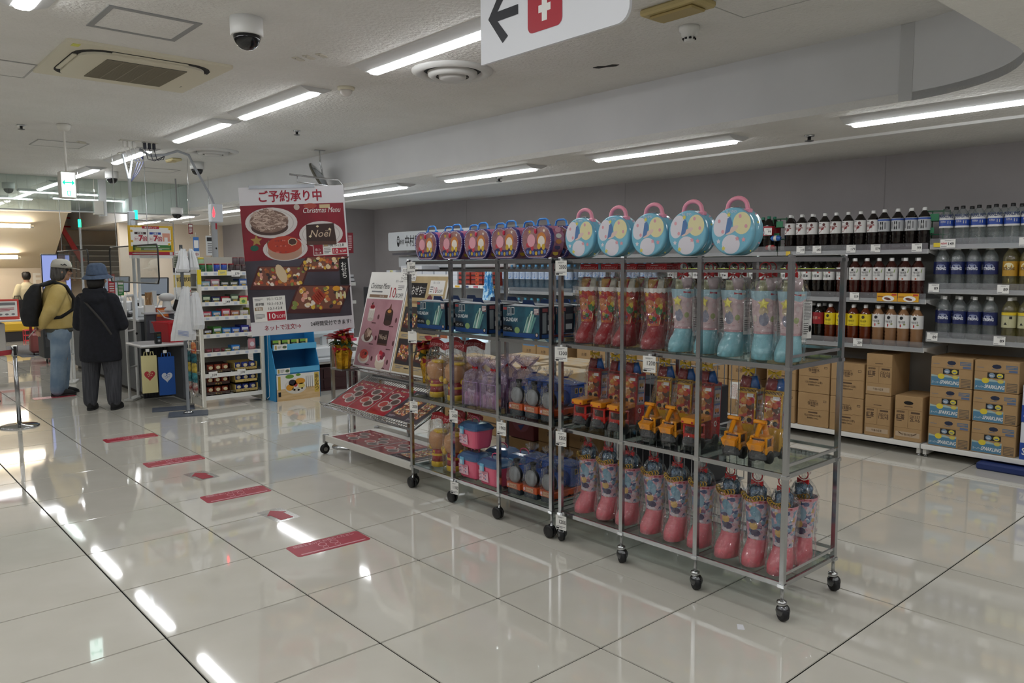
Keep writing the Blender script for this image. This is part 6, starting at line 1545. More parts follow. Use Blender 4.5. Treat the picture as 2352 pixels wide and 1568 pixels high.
for y in (-2.9, -2.66, -2.42, -2.18): 
    for r in range(2):
        carton('tea_carton', ('brown carton of bottles behind the toy trucks, %s from the right, %s' if y > -2.9 else 'carton with white health tea label behind the yellow trucks, %s from the right, %s') % (ORD[k // 2], ('bottom', 'top')[r]), y, .101 + .31 * r, .225, .34, .307, c_plain if y > -2.9 else c_ken, group='cartons behind the trucks'); k += 1
k = 0
for y in (-1.93, -1.70, -1.47, -1.24, -1.01):
    for r in range(2):
        carton('tea_carton', 'brown carton with hand hole behind the lilac gift boxes, %s from the right, %s' % (ORD[k // 2], ('bottom', 'top')[r]), y, .101 + .3 * r, .215, .34, .297, c_plain, group='cartons behind the gift boxes'); k += 1
def c_wave(b, w_, h): c_plain(b, w_, h); b.rect(-w_ * .42, w_ * .42, h * .5, h * .95, Y_ - .0004, K('#5f84a8', .6)); b.shape([(-w_ * .4, h * .75), (0, h * .88), (w_ * .4, h * .7), (w_ * .1, h * .62), (-w_ * .2, h * .6)], Y_ - .0008, PAPER)
for i, y in enumerate((-.62, -.38, -.14)): 
    for r in range(2): carton('water_carton', 'brown carton with blue wave print behind the racks, %s, %s' % (('right', 'middle', 'left')[i], ('bottom', 'top')[r]), y, .101 + .28 * r, .23, .34, .277, c_wave, group='blue wave cartons')
# floor stacks in the aisle between rack and wall
def c_side(b, w_, h): b.lines(-w_ * .3, w_ * .3, h * .3, h * .6, Y_, PI_, 2)
TOPC = noisy('printed_kraft_top', '#b79c72', '#b0a898', scale=9, rough=.8)
k = 0
for (x, y, n_, z0) in ((3.25, -2.3, 3, .0), (3.3, -1.72, 3, .0), (3.75, -2.05, 3, .0), (3.7, -1.45, 3, .0), (3.35, -1.15, 3, 0)):
    for r in range(n_):
        carton('flat_carton', 'flat brown carton in the aisle stack %s, layer %s from floor' % (ORD[k], ORD[r]), y, z0 + r * .205, .5, .4, .202, c_side, x=x, rz=W, group='flat cartons stacked in the aisle', m=TOPC if r == n_ - 1 else KR)
    k += 1
def c_fanta(b, w_, h): b.text('FANTA', (0, Y_ - .0008, h * .7), .04, K('#b9b4c9', .6), .04, w_ * .6, None, False, .1); b.shape([(-.03, h * .48), (.04, h * .55), (.0, h * .3)], Y_ - .0005, K('#1f2a66', .6)); b.disc((0, Y_, h * .6), .09, .07, K('#7a3a44', .6), 18)
for r, (d_, l) in enumerate(((c_side, 'brown carton under the dull red soft drink carton behind the buckets'), (c_fanta, 'dull red carton printed FANTA behind the toy trains'))):
    carton('soft_drink_carton', l, -2.62, .0 + .205 * r, .26, .34, .2, d_, x=2.78, m=KR2 if r == 0 else K('#6a2a2c', .7))
for r in range(2): carton('tea_carton', 'tan carton beside the red soft drink carton behind the trains, ' + ('lower', 'upper')[r], -2.93, .22 * r, .26, .34, .217, c_plain, x=2.78, m=KR2)
for r in range(2): carton('tea_carton', 'tan carton with round black print behind the toy trains, ' + ('lower', 'upper')[r], -3.24, .23 * r, .28, .34, .227, c_plain, x=2.78, m=KR2)
# wire trolley behind the rack
cg = thing('wire_cage_trolley', 'grey wire cage trolley standing behind the truck shelf', 'trolley', (3.0, -3.75, 0))
b = MB(); cgm = K('#b5b7b9', .35, .8)
for i in range(15): y = -.36 + i * .0514; b.tube([(-.18, y, .12), (-.18, y, .86)], .003, cgm, 4); b.tube([(.3, y, .12), (.3, y, .86)], .003, cgm, 4)
for z in (.12, .5, .86):
    b.tube([(-.18, -.36, z), (-.18, .36, z), (.3, .36, z), (.3, -.36, z)], .006, cgm, 5, None, True)
b.build('wire_cage', cg)
for (x, y) in ((-.16, -.34), (-.16, .34), (.28, -.34), (.28, .34)): MB().tube([(x, y, .06), (x, y, .12)], .008, cgm, 6).lathe([(.02, -.01), (.03, -.008), (.03, .008), (.02, .01)], RUBBER, 14, M=Matrix.Translation((x, y, .0305)) @ Matrix.Rotation(PI / 2, 4, 'X')).build('caster', cg)
MB().bx(-.16, .28, -.33, .33, .125, .135, K('#3a3d42', .6)).build('floor_panel', cg)
for i in range(4): 
    o = thing('drink_pack', 'dark boxed drink pack in the wire cage trolley, %s one' % ORD[i], 'drink pack', (2.87 + .0 * i, -3.5 - i * .165, .137), W)
    MB().bx(-.075, .075, 0, .3, 0, .58, K('#1a1c22', .45), .005).build('box', o); MB().rect(-.06, .06, .3, .5, Y_, K('#2d3a52', .4)).text('500ml', (0, Y_ - .0005, .44), .02, PAPER, 0, .09).build('print', o)
# lit open freezer case behind the racks
fz = thing('open_freezer', 'white open chest freezer with bright blue lit interior behind the racks', 'freezer', (4.35, .75, 0), W)
MB().bx(-.75, .45, 0, .62, .0, .55, K('#d9dcde', .4), .01).bx(-.75, .45, 0, .04, .55, .62, K('#cfe3ee', .3)).bx(-.75, .45, .58, .62, .55, .72, K('#e2e6e8', .4)).build('cabinet', fz)
MB().bx(-.74, .44, .55, .575, .7, .715, emit('freezer_lamp', '#cfeaff', 5)).build('lamp', fz)
for i in range(5): 
    o = thing('frozen_pack', 'frozen food pack standing in the open freezer, ' + nth(i, 5), 'frozen food', (4.48, 1.3 - i * .24, .552), W)
    MB().bx(-.1, .1, 0, .12, 0, .13, K(('#8fc7d9', '#7b8fc4', '#9fd6cf', '#d9d3c9', '#6fb5d6')[i], .4), .004).rect(-.08, .08, .03, .1, -.0006, K(('#d9e6ee', '#c9a0c4', '#3f9a9c', '#b0603a', '#e6eef2')[i], .4)).build('pack', o)

# ---------------------------------------------------------------- sweets shelving (far left of the drinks wall)
nk = gondola('sweets_shelf', 'grey shelving of boxed Japanese sweets in the corner under a white sign', .36, 2.95, (.8, 1.2), .25, 1.95, False)
hd = thing('header_sign', 'white header sign with black Japanese sweets shop name in the corner', 'sign', (XF + .12, 2.93, 1.66), W)
slab_pts = [(p[0] + .47, p[1] + .13) for p in rrect(.47, .13, .03, 3)]
MB().prism(slab_pts, .03, K('#cfd3d6', .45)).build('board', hd)
b = MB(); b.text('中村屋', (.6, -.001, .13), .12, INK, .02, .34); b.text('新宿', (.355, -.001, .12), .055, INK, .01, .11); b.disc((.26, -.001, .13), .035, .08, INK, 14); b.disc((.26, -.0014, .145), .026, .04, K('#cfd3d6', .5), 10); b.rect(.255, .265, .1, .2, -.0018, INK); b.rect(.235, .285, .15, .158, -.0018, INK); b.build('lettering', hd)
hd2 = thing('header_sign', 'plain white header sign behind the purple heart cases', 'sign', (XF + .12, 1.95, 1.66), W)
MB().prism(slab_pts, .03, K('#cfd3d6', .45)).build('board', hd2)
tag(MB().bx(XF + .3, XF + .34, .4, 2.95, 1.42, 1.58, K('#c9ccce', .5), .01).bx(XF + .2, XF + .22, .4, 2.95, 1.6, 1.63, STEEL).build('sign_rail'), 'white rail board under the sweets header signs', 'sign rail')
def sweets(name, label, y, z, w_, d, h, m, band=None, x=XF + .02, group=None):
    o = thing(name, label, 'sweets box', (x, y, z), W, group)
    MB().bx(-w_ / 2, w_ / 2, 0, d, 0, h, m, .002).build('box', o)
    if band:
        b = MB(); b.rect(-w_ / 2, w_ / 2, h * .15, h * .42, Y_, INK); b.rect(-w_ * .1, w_ * .2, 0, h, Y_ - .0004, K(band, .5)); b.disc((0, Y_ - .0008, h * .6), .012, h * .16, K('#5a4a2a', .5), 8); b.build('wrapper', o)
    return o
BXW = K('#d5d6da', .5)
k = 0
for (y, n_, w_) in ((2.35, 4, .24), (2.08, 4, .22), (1.83, 3, .24), (1.56, 3, .24), (1.3, 3, .22)):
    for r in range(n_): sweets('sweets_box', 'plain white wrapped sweets box on the corner shelf, %s stack from left, layer %s' % (ORD[k], ORD[r]), y, 1.2 + r * .062, w_, .3, .06, BXW, group='white sweets boxes')
    k += 1
for r in range(3): sweets('sweets_box', 'white sweets box with cream and black wrapper at the shelf corner, layer ' + ORD[r], 2.72, 1.2 + r * .062, .24, .3, .06, BXW, '#e3dfa0', group='wrapped sweets boxes')
for i, y in enumerate((1.05, .8, .56)):
    for r in range(3): sweets('sweets_box', 'red sweets box behind the rack top rail, %s stack, layer %s' % (ORD[i], ORD[r]), y, 1.2 + r * .055, .22, .3, .052, K('#a8382c', .5), '#c9502a', group='red sweets boxes')
for i, y in enumerate((1.02, .8)):
    for r in range(5): sweets('sweets_box', 'red flat sweets box stacked on the lower corner shelf, %s stack, layer %s' % (ORD[i], ORD[r]), y, .8 + r * .046, .21, .3, .044, K('#9e2a2a', .5), None, group='red flat sweets boxes')
st_ = MB()
for i in range(14): y = 2.93 - i * .185; st_.bx(XF - .004, XF - .002, y - .17, y, 1.165, 1.2, PAPER).bx(XF - .006, XF - .004, y - .15, y - .06, 1.17, 1.195, K(('#3a4a70', '#d9a82a', '#3a4a70', '#c05a6a')[i % 4 if i > 7 else i % 2 * 2], .5))
st_.build('ticket_strip', nk)
# side shelves on the stub wall
for i, (z, l) in enumerate(((1.2, 'upper'), (.93, 'lower'))):
    o = thing('corner_shelf', 'small grey side shelf on the corner wall with sweets, %s one' % l, 'shelf', (0, 0, 0))
    MB().bx(4.62, 5.12, 3.62, 3.92, z - .02, z, shm).bx(4.62, 5.12, 3.612, 3.62, z - .045, z + .004, PAPER).bx(4.74, 4.92, 3.61, 3.612, z - .045, z, K('#e0b02a', .5)).build('board', o)
for i, (x, z, w_) in enumerate(((4.72, 1.2, .16), (4.98, 1.2, .26), (4.98, 1.262, .24), (4.72, .93, .14), (4.72, .99, .14), (4.72, 1.05, .14))):
    o = thing('sweets_box', 'sweets box with orange band on the corner side shelf, ' + ORD[i] + ' one', 'sweets box', (x, 3.63, z), 0, 'side shelf sweets boxes')
    MB().bx(-w_ / 2, w_ / 2, 0, .2, 0, .058, BXW, .002).build('box', o); MB().rect(-w_ / 2, w_ / 2, .012, .024, Y_, INK).rect(-.02, .03, 0, .058, Y_ - .0005, K('#d9762a', .5) if i != 1 else K('#e3dfa0', .5)).build('wrapper', o)
# blue wrapped tall bag between shelves
o = thing('blue_wrap_bag', 'tall blue patterned gift wrap bag hanging beside the water bottles', 'gift bag', (XF - .08, .45, .8), W)
crink([((0, 0, 0), .12, .04), ((0, 0, .25), .1, .05), ((0, 0, .45), .06, .035), ((0, 0, .58), .055, .02)], noisy('blue_wrap', '#2a86c9', '#bfe0f0', scale=22, rough=.3, lo=.45, hi=.55), 71, 16, .012).build('wrap', o)
pg = thing('monitor', 'dark monitor standing behind the beige bento poster', 'monitor', (3.3, .0, 0), -.9)
MB().bx(-.2, .2, 0, .05, .98, 1.24, K('#2a2c30', .4), .006).bx(-.03, .03, .02, .04, .72, .98, BLACK).bx(-.12, .12, -.06, .1, .7, .72, BLACK).build('body', pg)
sc_t = thing('counter_table', 'low white service counter with shelf behind the catalog rack', 'counter', (0, 0, 0))
MB().bx(2.95, 3.6, -.45, .5, .66, .7, K('#d8dadb', .4), .004).build('top', sc_t)
for (x, y) in ((2.98, -.42), (3.57, -.42), (2.98, .47), (3.57, .47)): MB().bx(x - .015, x + .015, y - .015, y + .015, 0, .66, STEEL).build('leg', sc_t)
# ================================================================ REGISTER AREA
IV = K('#d5d2c6', .45)
# ---- candy shelf (front at y = 1.33, faces -Y)
gs = thing('candy_shelf', 'white seven tier shelf of gum and candy boxes at the register', 'shelving', (0, 0, 0))
gx0, gx1, gy = 1.97, 2.61, 1.33
lv = (1.395, 1.245, 1.085, .935, .755, .565, .345, .115)
MB().bx(gx0 + .03, gx1 - .03, gy + .3, gy + .315, .08, 1.55, K('#a8a49a', .6)).build('back_panel', gs)
for x in (gx0, gx1):
    p = MB(); p.bx(x - .018, x + .018, gy - .02, gy + .02, 0, 1.36, IV, .004); p.bx(x - .018, x + .018, gy, gy + .32, .02, .09, IV)
    p.tube([(x, gy, 1.35), (x, gy + .02, 1.43), (x, gy + .08, 1.49), (x, gy + .16, 1.51)], .018, IV, 8); p.build('side_post', gs)
MB().bx(gx0 - .019, gx0 + .019, gy - .022, gy - .01, 1.27, 1.42, K('#e0c81e', .5)).build('yellow_tape', gs)
for i, z in enumerate(lv):
    b = MB().bx(gx0 + .02, gx1 - .02, gy + .0, gy + .3, z - .018, z, K('#dcdcd8', .45)).bx(gx0 + .015, gx1 - .015, gy - .012, gy, z - .038, z + .004, K('#e2e2de', .4))
    so = b.build('shelf', gs)
    w2 = MB()
    for zz in (.02, .035): w2.tube([(gx0 + .02, gy - .004, z + zz), (gx1 - .02, gy - .004, z + zz)], .0015, STEEL, 4)
    for k in range(12): w2.tube([(gx0 + .03 + k * .052, gy - .004, z), (gx0 + .03 + k * .052, gy - .004, z + .036)], .0015, STEEL, 4)
    w2.build('wire_fence', so)
    if i < 6:
        t2 = MB()
        for k in range(6): t2.rect(gx0 + .05 + k * .1, gx0 + .085 + k * .1, z - .03, z - .006, gy - .013, K('#b9c3d4', .5))
        t2.build('shelf_label', so)
def goods(name, label, x, z, w_, h, d, c, kind='box', band=None, y=gy + .012, group=None):
    o = thing(name, label, 'candy', (x, y, z), 0, group); m = K(c, .35)
    if kind == 'box':
        MB().bx(-w_ / 2, w_ / 2, 0, d, 0, h, m, .002).build('pack', o)
        MB().rect(-w_ * .38, w_ * .38, h * .35, h * .75, Y_, K(band or '#e6e2d8', .4)).rect(-w_ * .2, w_ * .3, h * .1, h * .25, Y_, K('#d9b84a', .4)).build('print', o)
    elif kind == 'tin':
        MB().lathe([(w_ / 2 * .92, 0), (w_ / 2, .005), (w_ / 2, h * .86), (w_ / 2 * .95, h * .88)], m, 14, (0, w_ / 2, 0)).build('pack', o)
        MB().lathe([(w_ / 2 * .98, h * .87), (w_ / 2 * .98, h * .98), (w_ / 2 * .9, h)], K(band or '#8a1a22', .35), 14, (0, w_ / 2, 0)).build('lid', o)
    else:
        MB().loft([((0, d / 2, 0), w_ * .45, .012), ((0, d / 2, h * .2), w_ * .5, d * .45), ((0, d / 2, h * .8), w_ * .48, d * .4), ((0, d / 2, h), w_ * .46, .006)], m, 10).build('pack', o)
        MB().disc((0, d * .05, h * .5), w_ * .3, h * .22, K(band or '#d9a25a', .4), 10).build('print', o)
    return o
L0 = (1.395, 1.245, 1.085, .935, .755, .565)
for i in range(5): goods('gum_bottle', 'gum bottle with red lid on top tier, ' + nth(i, 5), gx0 + .055 + i * .075, L0[0], .062, .085, .06, ('#1d5a30', '#2a6a2e', '#2340a0', '#24479c', '#3a2e30')[i], 'tin', '#8e1a22')
for i in range(3): goods('gum_bottle', 'small dark red and grey can on top tier at right, %s lower one' % ORD[i], gx0 + .42 + i * .066, L0[0], .058, .075, .056, '#4a3a3c', 'tin', '#6a2228')
for i in range(3): goods('gum_bottle', 'small dark red and grey can stacked above the others on top tier, ' + ORD[i], gx0 + .4 + i * .066, L0[0] + .076, .058, .075, .056, '#55454a', 'tin', '#6a2228')
goods('gum_bottle', 'white plastic candy tub at the right end of the top tier', gx0 + .605, L0[0], .05, .07, .05, '#c9cfce', 'tin', '#d9dcdb')
goods('candy_can', 'tall green and yellow can standing behind the top tier bottles', gx0 + .1, L0[0], .06, .15, .06, '#8fb08a', 'tin', '#d8c04a', y=gy + .16)
cset = (('#7ba3b8', '#b8848e', '#2a3a2a', '#3f4a3a', '#3a5fa0', '#6a7a8a'), ('#1f3a2f', '#24305a', '#a8283a', '#4a5a4a', '#c9304a', '#b02a3a'), ('#c04a5e', '#2a7aa8', '#c24a58', '#a86a52', '#cfd0c4', '#b8b83a'), ('#241c16', '#3f7a35', '#3a86c4', '#2f62b8', '#2c2f86', '#8a2a5e'))
for r in range(4):
    for i in range(6):
        goods('candy_box', 'small %s candy box on tier %s from top, %s' % (('muted', 'dark', 'bright', 'deep coloured')[r], ORD[r + 1], nth(i, 6)), gx0 + .075 + i * .098, L0[r + 1], .088, .055 + .02 * ((i + r) % 3 == 1), .16, cset[r][i], 'box', ('#d9dad8', '#c9d8b8', '#e6d9dc', '#d8dbe6')[r])
for i in range(3): goods('candy_pouch', 'flat dark red candy pouch on sixth tier, ' + nth(i, 3), gx0 + .08 + i * .085, L0[5], .08, .04, .05, '#6a2630', 'pouch', '#a8485a')
goods('candy_box', 'bright blue candy box on sixth tier', gx0 + .36, L0[5], .09, .06, .1, '#2a78c4', 'box'); goods('candy_box', 'green candy box on sixth tier', gx0 + .275, L0[5], .07, .035, .1, '#2f6a38', 'box')
o = goods('lollipop', 'round pink lollipop bag leaning at the right end of sixth tier', gx0 + .54, L0[5], .085, .12, .03, '#c98a94', 'pouch', '#d9d0d8')
def tray(label, x, z, c, cm, rows):
    o = thing('chocolate_carton', label, 'candy', (x, gy + .012, z))
    MB().bx(-.125, .125, .0, .2, 0, .012, K(c, .45)).bx(-.125, .125, 0, .006, 0, .04, K(c, .45)).bx(-.125, -.119, 0, .2, 0, .09, K(c, .45)).bx(.119, .125, 0, .2, 0, .09, K(c, .45)).bx(-.125, .125, .194, .2, 0, .1, K(c, .45)).build('carton', o)
    for i in range(3): MB().loft([((0, 0, .0), .034, .01), ((0, 0, .02), .037, .022), ((0, 0, .06), .036, .02), ((0, 0, .078), .034, .006)], K(cm, .25), 10, Matrix.Translation((-.078 + i * .078, .035, .014))).disc((-.078 + i * .078, .012, .06), .022, .018, K('#d8c9a0', .4), 10).build('pouch', o)
    MB().text('チョコ', (0, -.001, .02), .018, K('#c9a84a', .4) if c == '#3a201c' else K('#5a4a1a', .5), .01, .12).build('print', o)
tray('dark carton of red chocolate pouches on seventh tier', gx0 + .17, lv[6], '#3a201c', '#8a3a24', 1); tray('cream carton of blue chocolate pouches on seventh tier', gx0 + .46, lv[6], '#c9ae62', '#2c3a86', 1)
tray('dark carton of red chocolate pouches on bottom tier', gx0 + .16, lv[7], '#3a201c', '#8a3a24', 1); tray('cream carton of blue chocolate pouches on bottom tier', gx0 + .46, lv[7], '#c9ae62', '#2c3a86', 1)
tray('upper cream carton of blue pouches stacked on the bottom tier', gx0 + .46, lv[7] + .102, '#c9ae62', '#2c3a86', 1); tray('upper dark carton of red pouches stacked on the bottom tier', gx0 + .16, lv[7] + .102, '#3a201c', '#8a3a24', 1)
for (x, z, n, l) in ((gx0 + .38, lv[0] - .02, '579', 'white price card 579 on the top tier of the candy shelf'), (gx0 + .27, lv[2] - .0, '149', 'white price card 149 on the third tier of the candy shelf'), (gx0 + .1, lv[6] - .01, '109', 'white price card 109 left on the seventh tier'), (gx0 + .4, lv[6] - .01, '109', 'white price card 109 right on the seventh tier')):
    o = thing('price_ticket', l, 'price ticket', (x, gy - .015, z)); MB().bx(-.045, .045, 0, .001, -.03, .035, PAPER).build('card', o); MB().text(n, (.015, Y_, .0), .026, INK, .01, .045).lines(-.035, .0, -.025, -.012, Y_, INK2, 2).build('print', o)
tag(MB().bx(-.045, .045, 0, .001, -.025, .03, K('#e0d06a', .5)).text('OFF', (0, Y_, .002), .022, K('#5a8ab0', .5), 0, .06).build('promo_tag', None, (gx0 + .24, gy - .015, lv[0] - .01)), 'small yellow promotion tag on the top tier of the candy shelf', 'promotion tag')
tag(MB().bx(-.04, .04, 0, .001, -.03, .035, K('#c9cf7a', .5)).disc((0, Y_, 0), .022, .018, K('#5a8a4a', .5), 10).build('promo_tag', None, (gx0 + .45, gy - .015, lv[2])), 'small green promotion tag on the third tier of the candy shelf', 'promotion tag')
# side wire panel with hanging pouches (faces -X)
sp = thing('wire_side_rack', 'white wire side rack of hanging candy pouches left of the candy shelf', 'wire rack', (gx0 - .03, 0, 0))
b = MB()
b.tube([(0, gy - .05, .02), (0, gy - .05, 1.18), (0, gy + .0, 1.2), (0, gy + .28, 1.2), (0, gy + .28, .02)], .007, IV, 6)
for i in range(5): b.tube([(0, gy + i * .06, .1), (0, gy + i * .06, 1.18)], .0025, IV, 4)
for i in range(12): b.tube([(0, gy - .05, .1 + i * .098), (0, gy + .28, .1 + i * .098)], .0025, IV, 4)
for z in (.6, .75, .9, 1.05):
    b.tube([(0, gy - .03, z), (-.07, gy - .03, z + .01), (-.07, gy + .2, z + .01), (0, gy + .2, z)], .004, IV, 5)
b.build('frame', sp)
for i in range(9):
    z = .16 + .1 * (i % 5); yy = gy + .02 + .16 * (i // 5)
    o = thing('candy_pouch', 'hanging candy pouch on the side wire rack, %s column, %s from bottom' % (('front', 'rear')[i // 5], ORD[i % 5]), 'candy', (gx0 - .075, yy, z), W, 'hanging candy pouches')
    MB().loft([((0, 0, 0), .055, .005), ((0, 0, .03), .058, .02), ((0, 0, .1), .056, .018), ((0, 0, .125), .052, .004)], noisy('pouch_print_%d' % i, ('#8a2a30', '#1d5a66', '#c9b04a', '#2a6a74', '#b03a3a')[i % 5], ('#c9c4b8', '#4a9aa0', '#8a7a2a', '#14303a', '#d9a05a')[i % 5], scale=30, rough=.25), 10).build('pouch', o)

# ---- blue cardboard floor stand
bs = thing('cardboard_stand', 'blue cardboard floor stand with fruit dessert picture on its base', 'display stand', (2.93, 1.15, 0))
BL = K('#2e8fc6', .55); BLd = K('#1d6fa4', .6)
MB().bx(-.26, .26, .0, .34, 0, .3, BLd).build('base', bs)
for sx in (-1, 1):
    pts = [(0, 0), (0, .34), (.05, .48), (.1, .6), (.14, .95), (.34, .95), (.34, 0)]
    M = Matrix(((0, 1, 0, sx * .26 - (.005 if sx > 0 else .0)), (1, 0, 0, 0), (0, 0, 1, 0), (0, 0, 0, 1)))
    b = MB(); n = len(pts); b.add([(sx * .262, p[0], p[1]) for p in pts] + [(sx * .256, p[0], p[1]) for p in pts], [tuple(range(n)), tuple(range(2 * n - 1, n - 1, -1))] + [(i, i + n, (i + 1) % n + n, (i + 1) % n) for i in range(n)], BL); b.build('side_panel', bs)
MB().bx(-.256, .256, .33, .34, .3, .95, BLd).build('back_panel', bs)
for i, (z, y) in enumerate(((.31, .005), (.565, .055))):
    MB().bx(-.256, .256, y, .33, z - .01, z, BLd).bx(-.256, .256, y - .004, y, z - .02, z + .045, K('#5cb0dd', .5)).build('shelf', bs)
f = MB(); y = -.002
f.rect(-.25, .255, .0, .285, y, PAPER); f.rect(-.25, .255, .0, .13, y - .0004, noisy('wood_print', '#c9a878', '#d9bd92', scale=5, rough=.5, stretch=(1, 1, 8)))
f.disc((-.03, y - .001, .15), .13, .085, K('#d9d4cc', .4), 24); f.disc((-.03, y - .0014, .165), .115, .065, K('#e6e2dc', .4), 24)
for (x, z, rx, rz, c) in ((-.07, .19, .045, .035, '#2a2430'), (.02, .2, .06, .035, '#d9952a'), (-.1, .14, .045, .035, '#dd9a2a'), (.035, .15, .04, .03, '#dcc870'), (-.035, .165, .024, .024, '#b03a34'), (-.03, .115, .05, .022, '#cfc4b4'), (-.05, .11, .015, .01, '#2a2024'), (0, .105, .015, .01, '#2a2024'), (.04, .12, .012, .01, '#2a2024'), (-.1, .26, .05, .022, '#6f9a3a'), (0, .272, .03, .014, '#6f9a3a')): f.disc((x, y - .002, z), rx, rz, K(c, .45), 14)
f.rect(.19, .245, .06, .28, y - .001, K('#cfb04a', .5)); f.text('あんみつ', (.218, y - .0016, .17), .04, INK, .015, None, None, True); f.rect(-.235, -.205, .12, .27, y - .001, K('#cfb04a', .5)); f.rect(-.235, -.205, .05, .1, y - .001, INK)
for i in range(4): f.rect(.09 + i * .024, .096 + i * .024, .12, .25, y - .001, INK2)
f.build('picture', bs)
for (z, yy, l) in ((.325, 0, 'lower'), (.58, .05, 'upper')):
    o = thing('price_ticket', 'white ticket with bowl picture on the blue stand, %s shelf' % l, 'price ticket', (2.93 - .17, 1.15 + yy - .006, z)); MB().bx(-.075, .075, 0, .001, -.03, .03, PAPER).build('card', o); MB().disc((.045, Y_, 0), .025, .016, K('#5a6a4a', .5), 12).rect(-.065, -.045, -.02, .022, Y_, K('#b09a4a', .5)).lines(-.035, .01, -.015, .02, Y_, INK2, 3).build('print', o)
for i in range(4):
    o = thing('seaweed_pack', 'green and black packet on the blue stand, ' + nth(i, 4), 'food packet', (2.93 - .2 + i * .105, 1.22, .566)); MB().bx(-.047, .047, 0, .05, 0, .09, K('#2a302a', .4), .003).build('pack', o)
    MB().rect(-.045, .045, .06, .088, Y_, K('#7aa83a', .5)).rect(.02, .042, .01, .085, Y_ - .0004, K('#d9c88a', .5)).disc((-.01, Y_ - .0004, .035), .028, .018, K('#8a9a7a', .5), 10).build('print', o)
pn = thing('blue_board', 'tall dark blue panel with white edge between candy shelf and blue stand', 'panel', (2.66, 1.33, 0))
MB().bx(-.02, .02, .02, .3, .02, 1.0, K('#15678f', .6)).build('panel', pn); MB().tube([(-.03, 0, .03), (-.03, 0, 1.0)], .01, IV, 6).tube([(.01, -.02, 1.0), (.01, -.02, .04), (-.02, -.02, .02)], .005, IV, 6).build('edge', pn)

# ---- register counters
def counter(label, x0, x1, y0, y1, h, body, top):
    o = thing('register_counter', label, 'counter', (0, 0, 0))
    MB().bx(x0, x1, y0, y1, .04, h - .03, body, .01).bx(x0 + .03, x1 - .03, y0 + .03, y1 - .03, 0, .04, BLACK).build('body', o); MB().bx(x0 - .02, x1 + .02, y0 - .02, y1 + .02, h - .03, h, top, .008).build('top', o)
    return o
GB_ = K('#5b5e63', .5); GT_ = K('#8d9095', .45)
counter('tall grey register counter nearest to the candy shelf', 1.74, 2.3, 2.55, 3.75, .87, GB_, K('#b9bcc0', .4))
counter('tall grey register counter farther along the queue', 1.8, 2.35, 4.3, 5.9, .87, GB_, K('#b9bcc0', .4))
lc = thing('bagging_counter', 'low white topped bagging counter with grey open underside', 'counter', (0, 0, 0))
MB().bx(1.5, 2.03, 1.74, 2.26, .62, .65, K('#d6d6d8', .35), .012).build('top', lc)
MB().bx(1.93, 2.01, 1.78, 2.28, .02, .62, GB_, .03).bx(1.66, 1.98, 2.24, 2.28, .02, .62, K('#2c2e32', .6)).build('body', lc)
b = MB()
for i in range(10): b.bx(1.62 + i * .03, 1.625 + i * .03, 2.232, 2.24, .04, .6, K('#3d4045', .6))
b.build('slats', lc)
pg_ = thing('register_partition', 'dark grey upright panel behind the bagging counter', 'panel', (0, 0, 0)); MB().bx(1.76, 2.06, 2.38, 2.46, .0, .93, K('#4c4f55', .5), .006).bx(1.79, 1.95, 2.372, 2.38, .72, .86, K('#6b6e76', .4)).bx(1.74, 2.08, 2.36, 2.48, .93, .95, K('#c9cbce', .4)).build('panel', pg_)
# shopping bags hanging in front
def heart(b, c, s, y, m):
    pts = []
    for i in range(28):
        t_ = 2 * PI * i / 28; pts.append((c[0] + s * .0625 * 16 * math.sin(t_) ** 3 * .9, c[1] + s * .0625 * (13 * math.cos(t_) - 5 * math.cos(2 * t_) - 2 * math.cos(3 * t_) - math.cos(4 * t_))))
    return b.shape(pts[::-1], y, m)
for (x, w_, c, hc, l, z0, z1) in ((1.565, .145, '#d6cd98', '#b03038', 'cream shopping bag with red heart print hanging under the counter edge', .16, .545), (1.735, .155, '#1f56a8', '#d3d9e6', 'blue shopping bag with white heart print hanging under the counter edge', .12, .52)):
    o = thing('shopping_bag', l, 'shopping bag', (x, 1.70, 0), -.12)
    pm = noisy('bag_paper_' + c[1:], c, c, scale=5, rough=.7, bump=.2, bscale=12)
    MB().add([(-w_ / 2, 0, z0), (w_ / 2, 0, z0), (w_ / 2, 0, z1), (-w_ / 2, 0, z1), (-w_ / 2, .03, z0), (w_ / 2 + .01, .035, z0), (w_ / 2, .03, z1), (-w_ / 2, .03, z1)], [(0, 1, 2, 3), (7, 6, 5, 4), (1, 5, 6, 2), (4, 0, 3, 7), (0, 4, 5, 1)], pm).build('bag', o)
    b = MB(); heart(b, (0, (z0 + z1) / 2 - .01), .058, -.001, K(hc, .5))
    rnd = random.Random(3)
    for i in range(9): a = i * 2.4; q = .028 * math.sqrt(i / 9); b.disc((q * math.cos(a), -.0016, (z0 + z1) / 2 + q * math.sin(a)), .0055, .0045, K(c, .5), 6)
    b.build('heart_print', o)
    b = MB()
    for dx in (-.03, .03): b.tube([(dx - .018, .01, z1 - .01), (dx - .01, .012, z1 + .04), (dx + .01, .012, z1 + .04), (dx + .018, .01, z1 - .01)], .005, pm, 5)
    b.build('handles', o)
    MB().tube([(0, .015, z1 + .04), (0, .02, .62)], .003, BLACK, 4).box((-.01, -.0, z1 + .055), (.035, .002, .03), PAPER).build('hook', o)
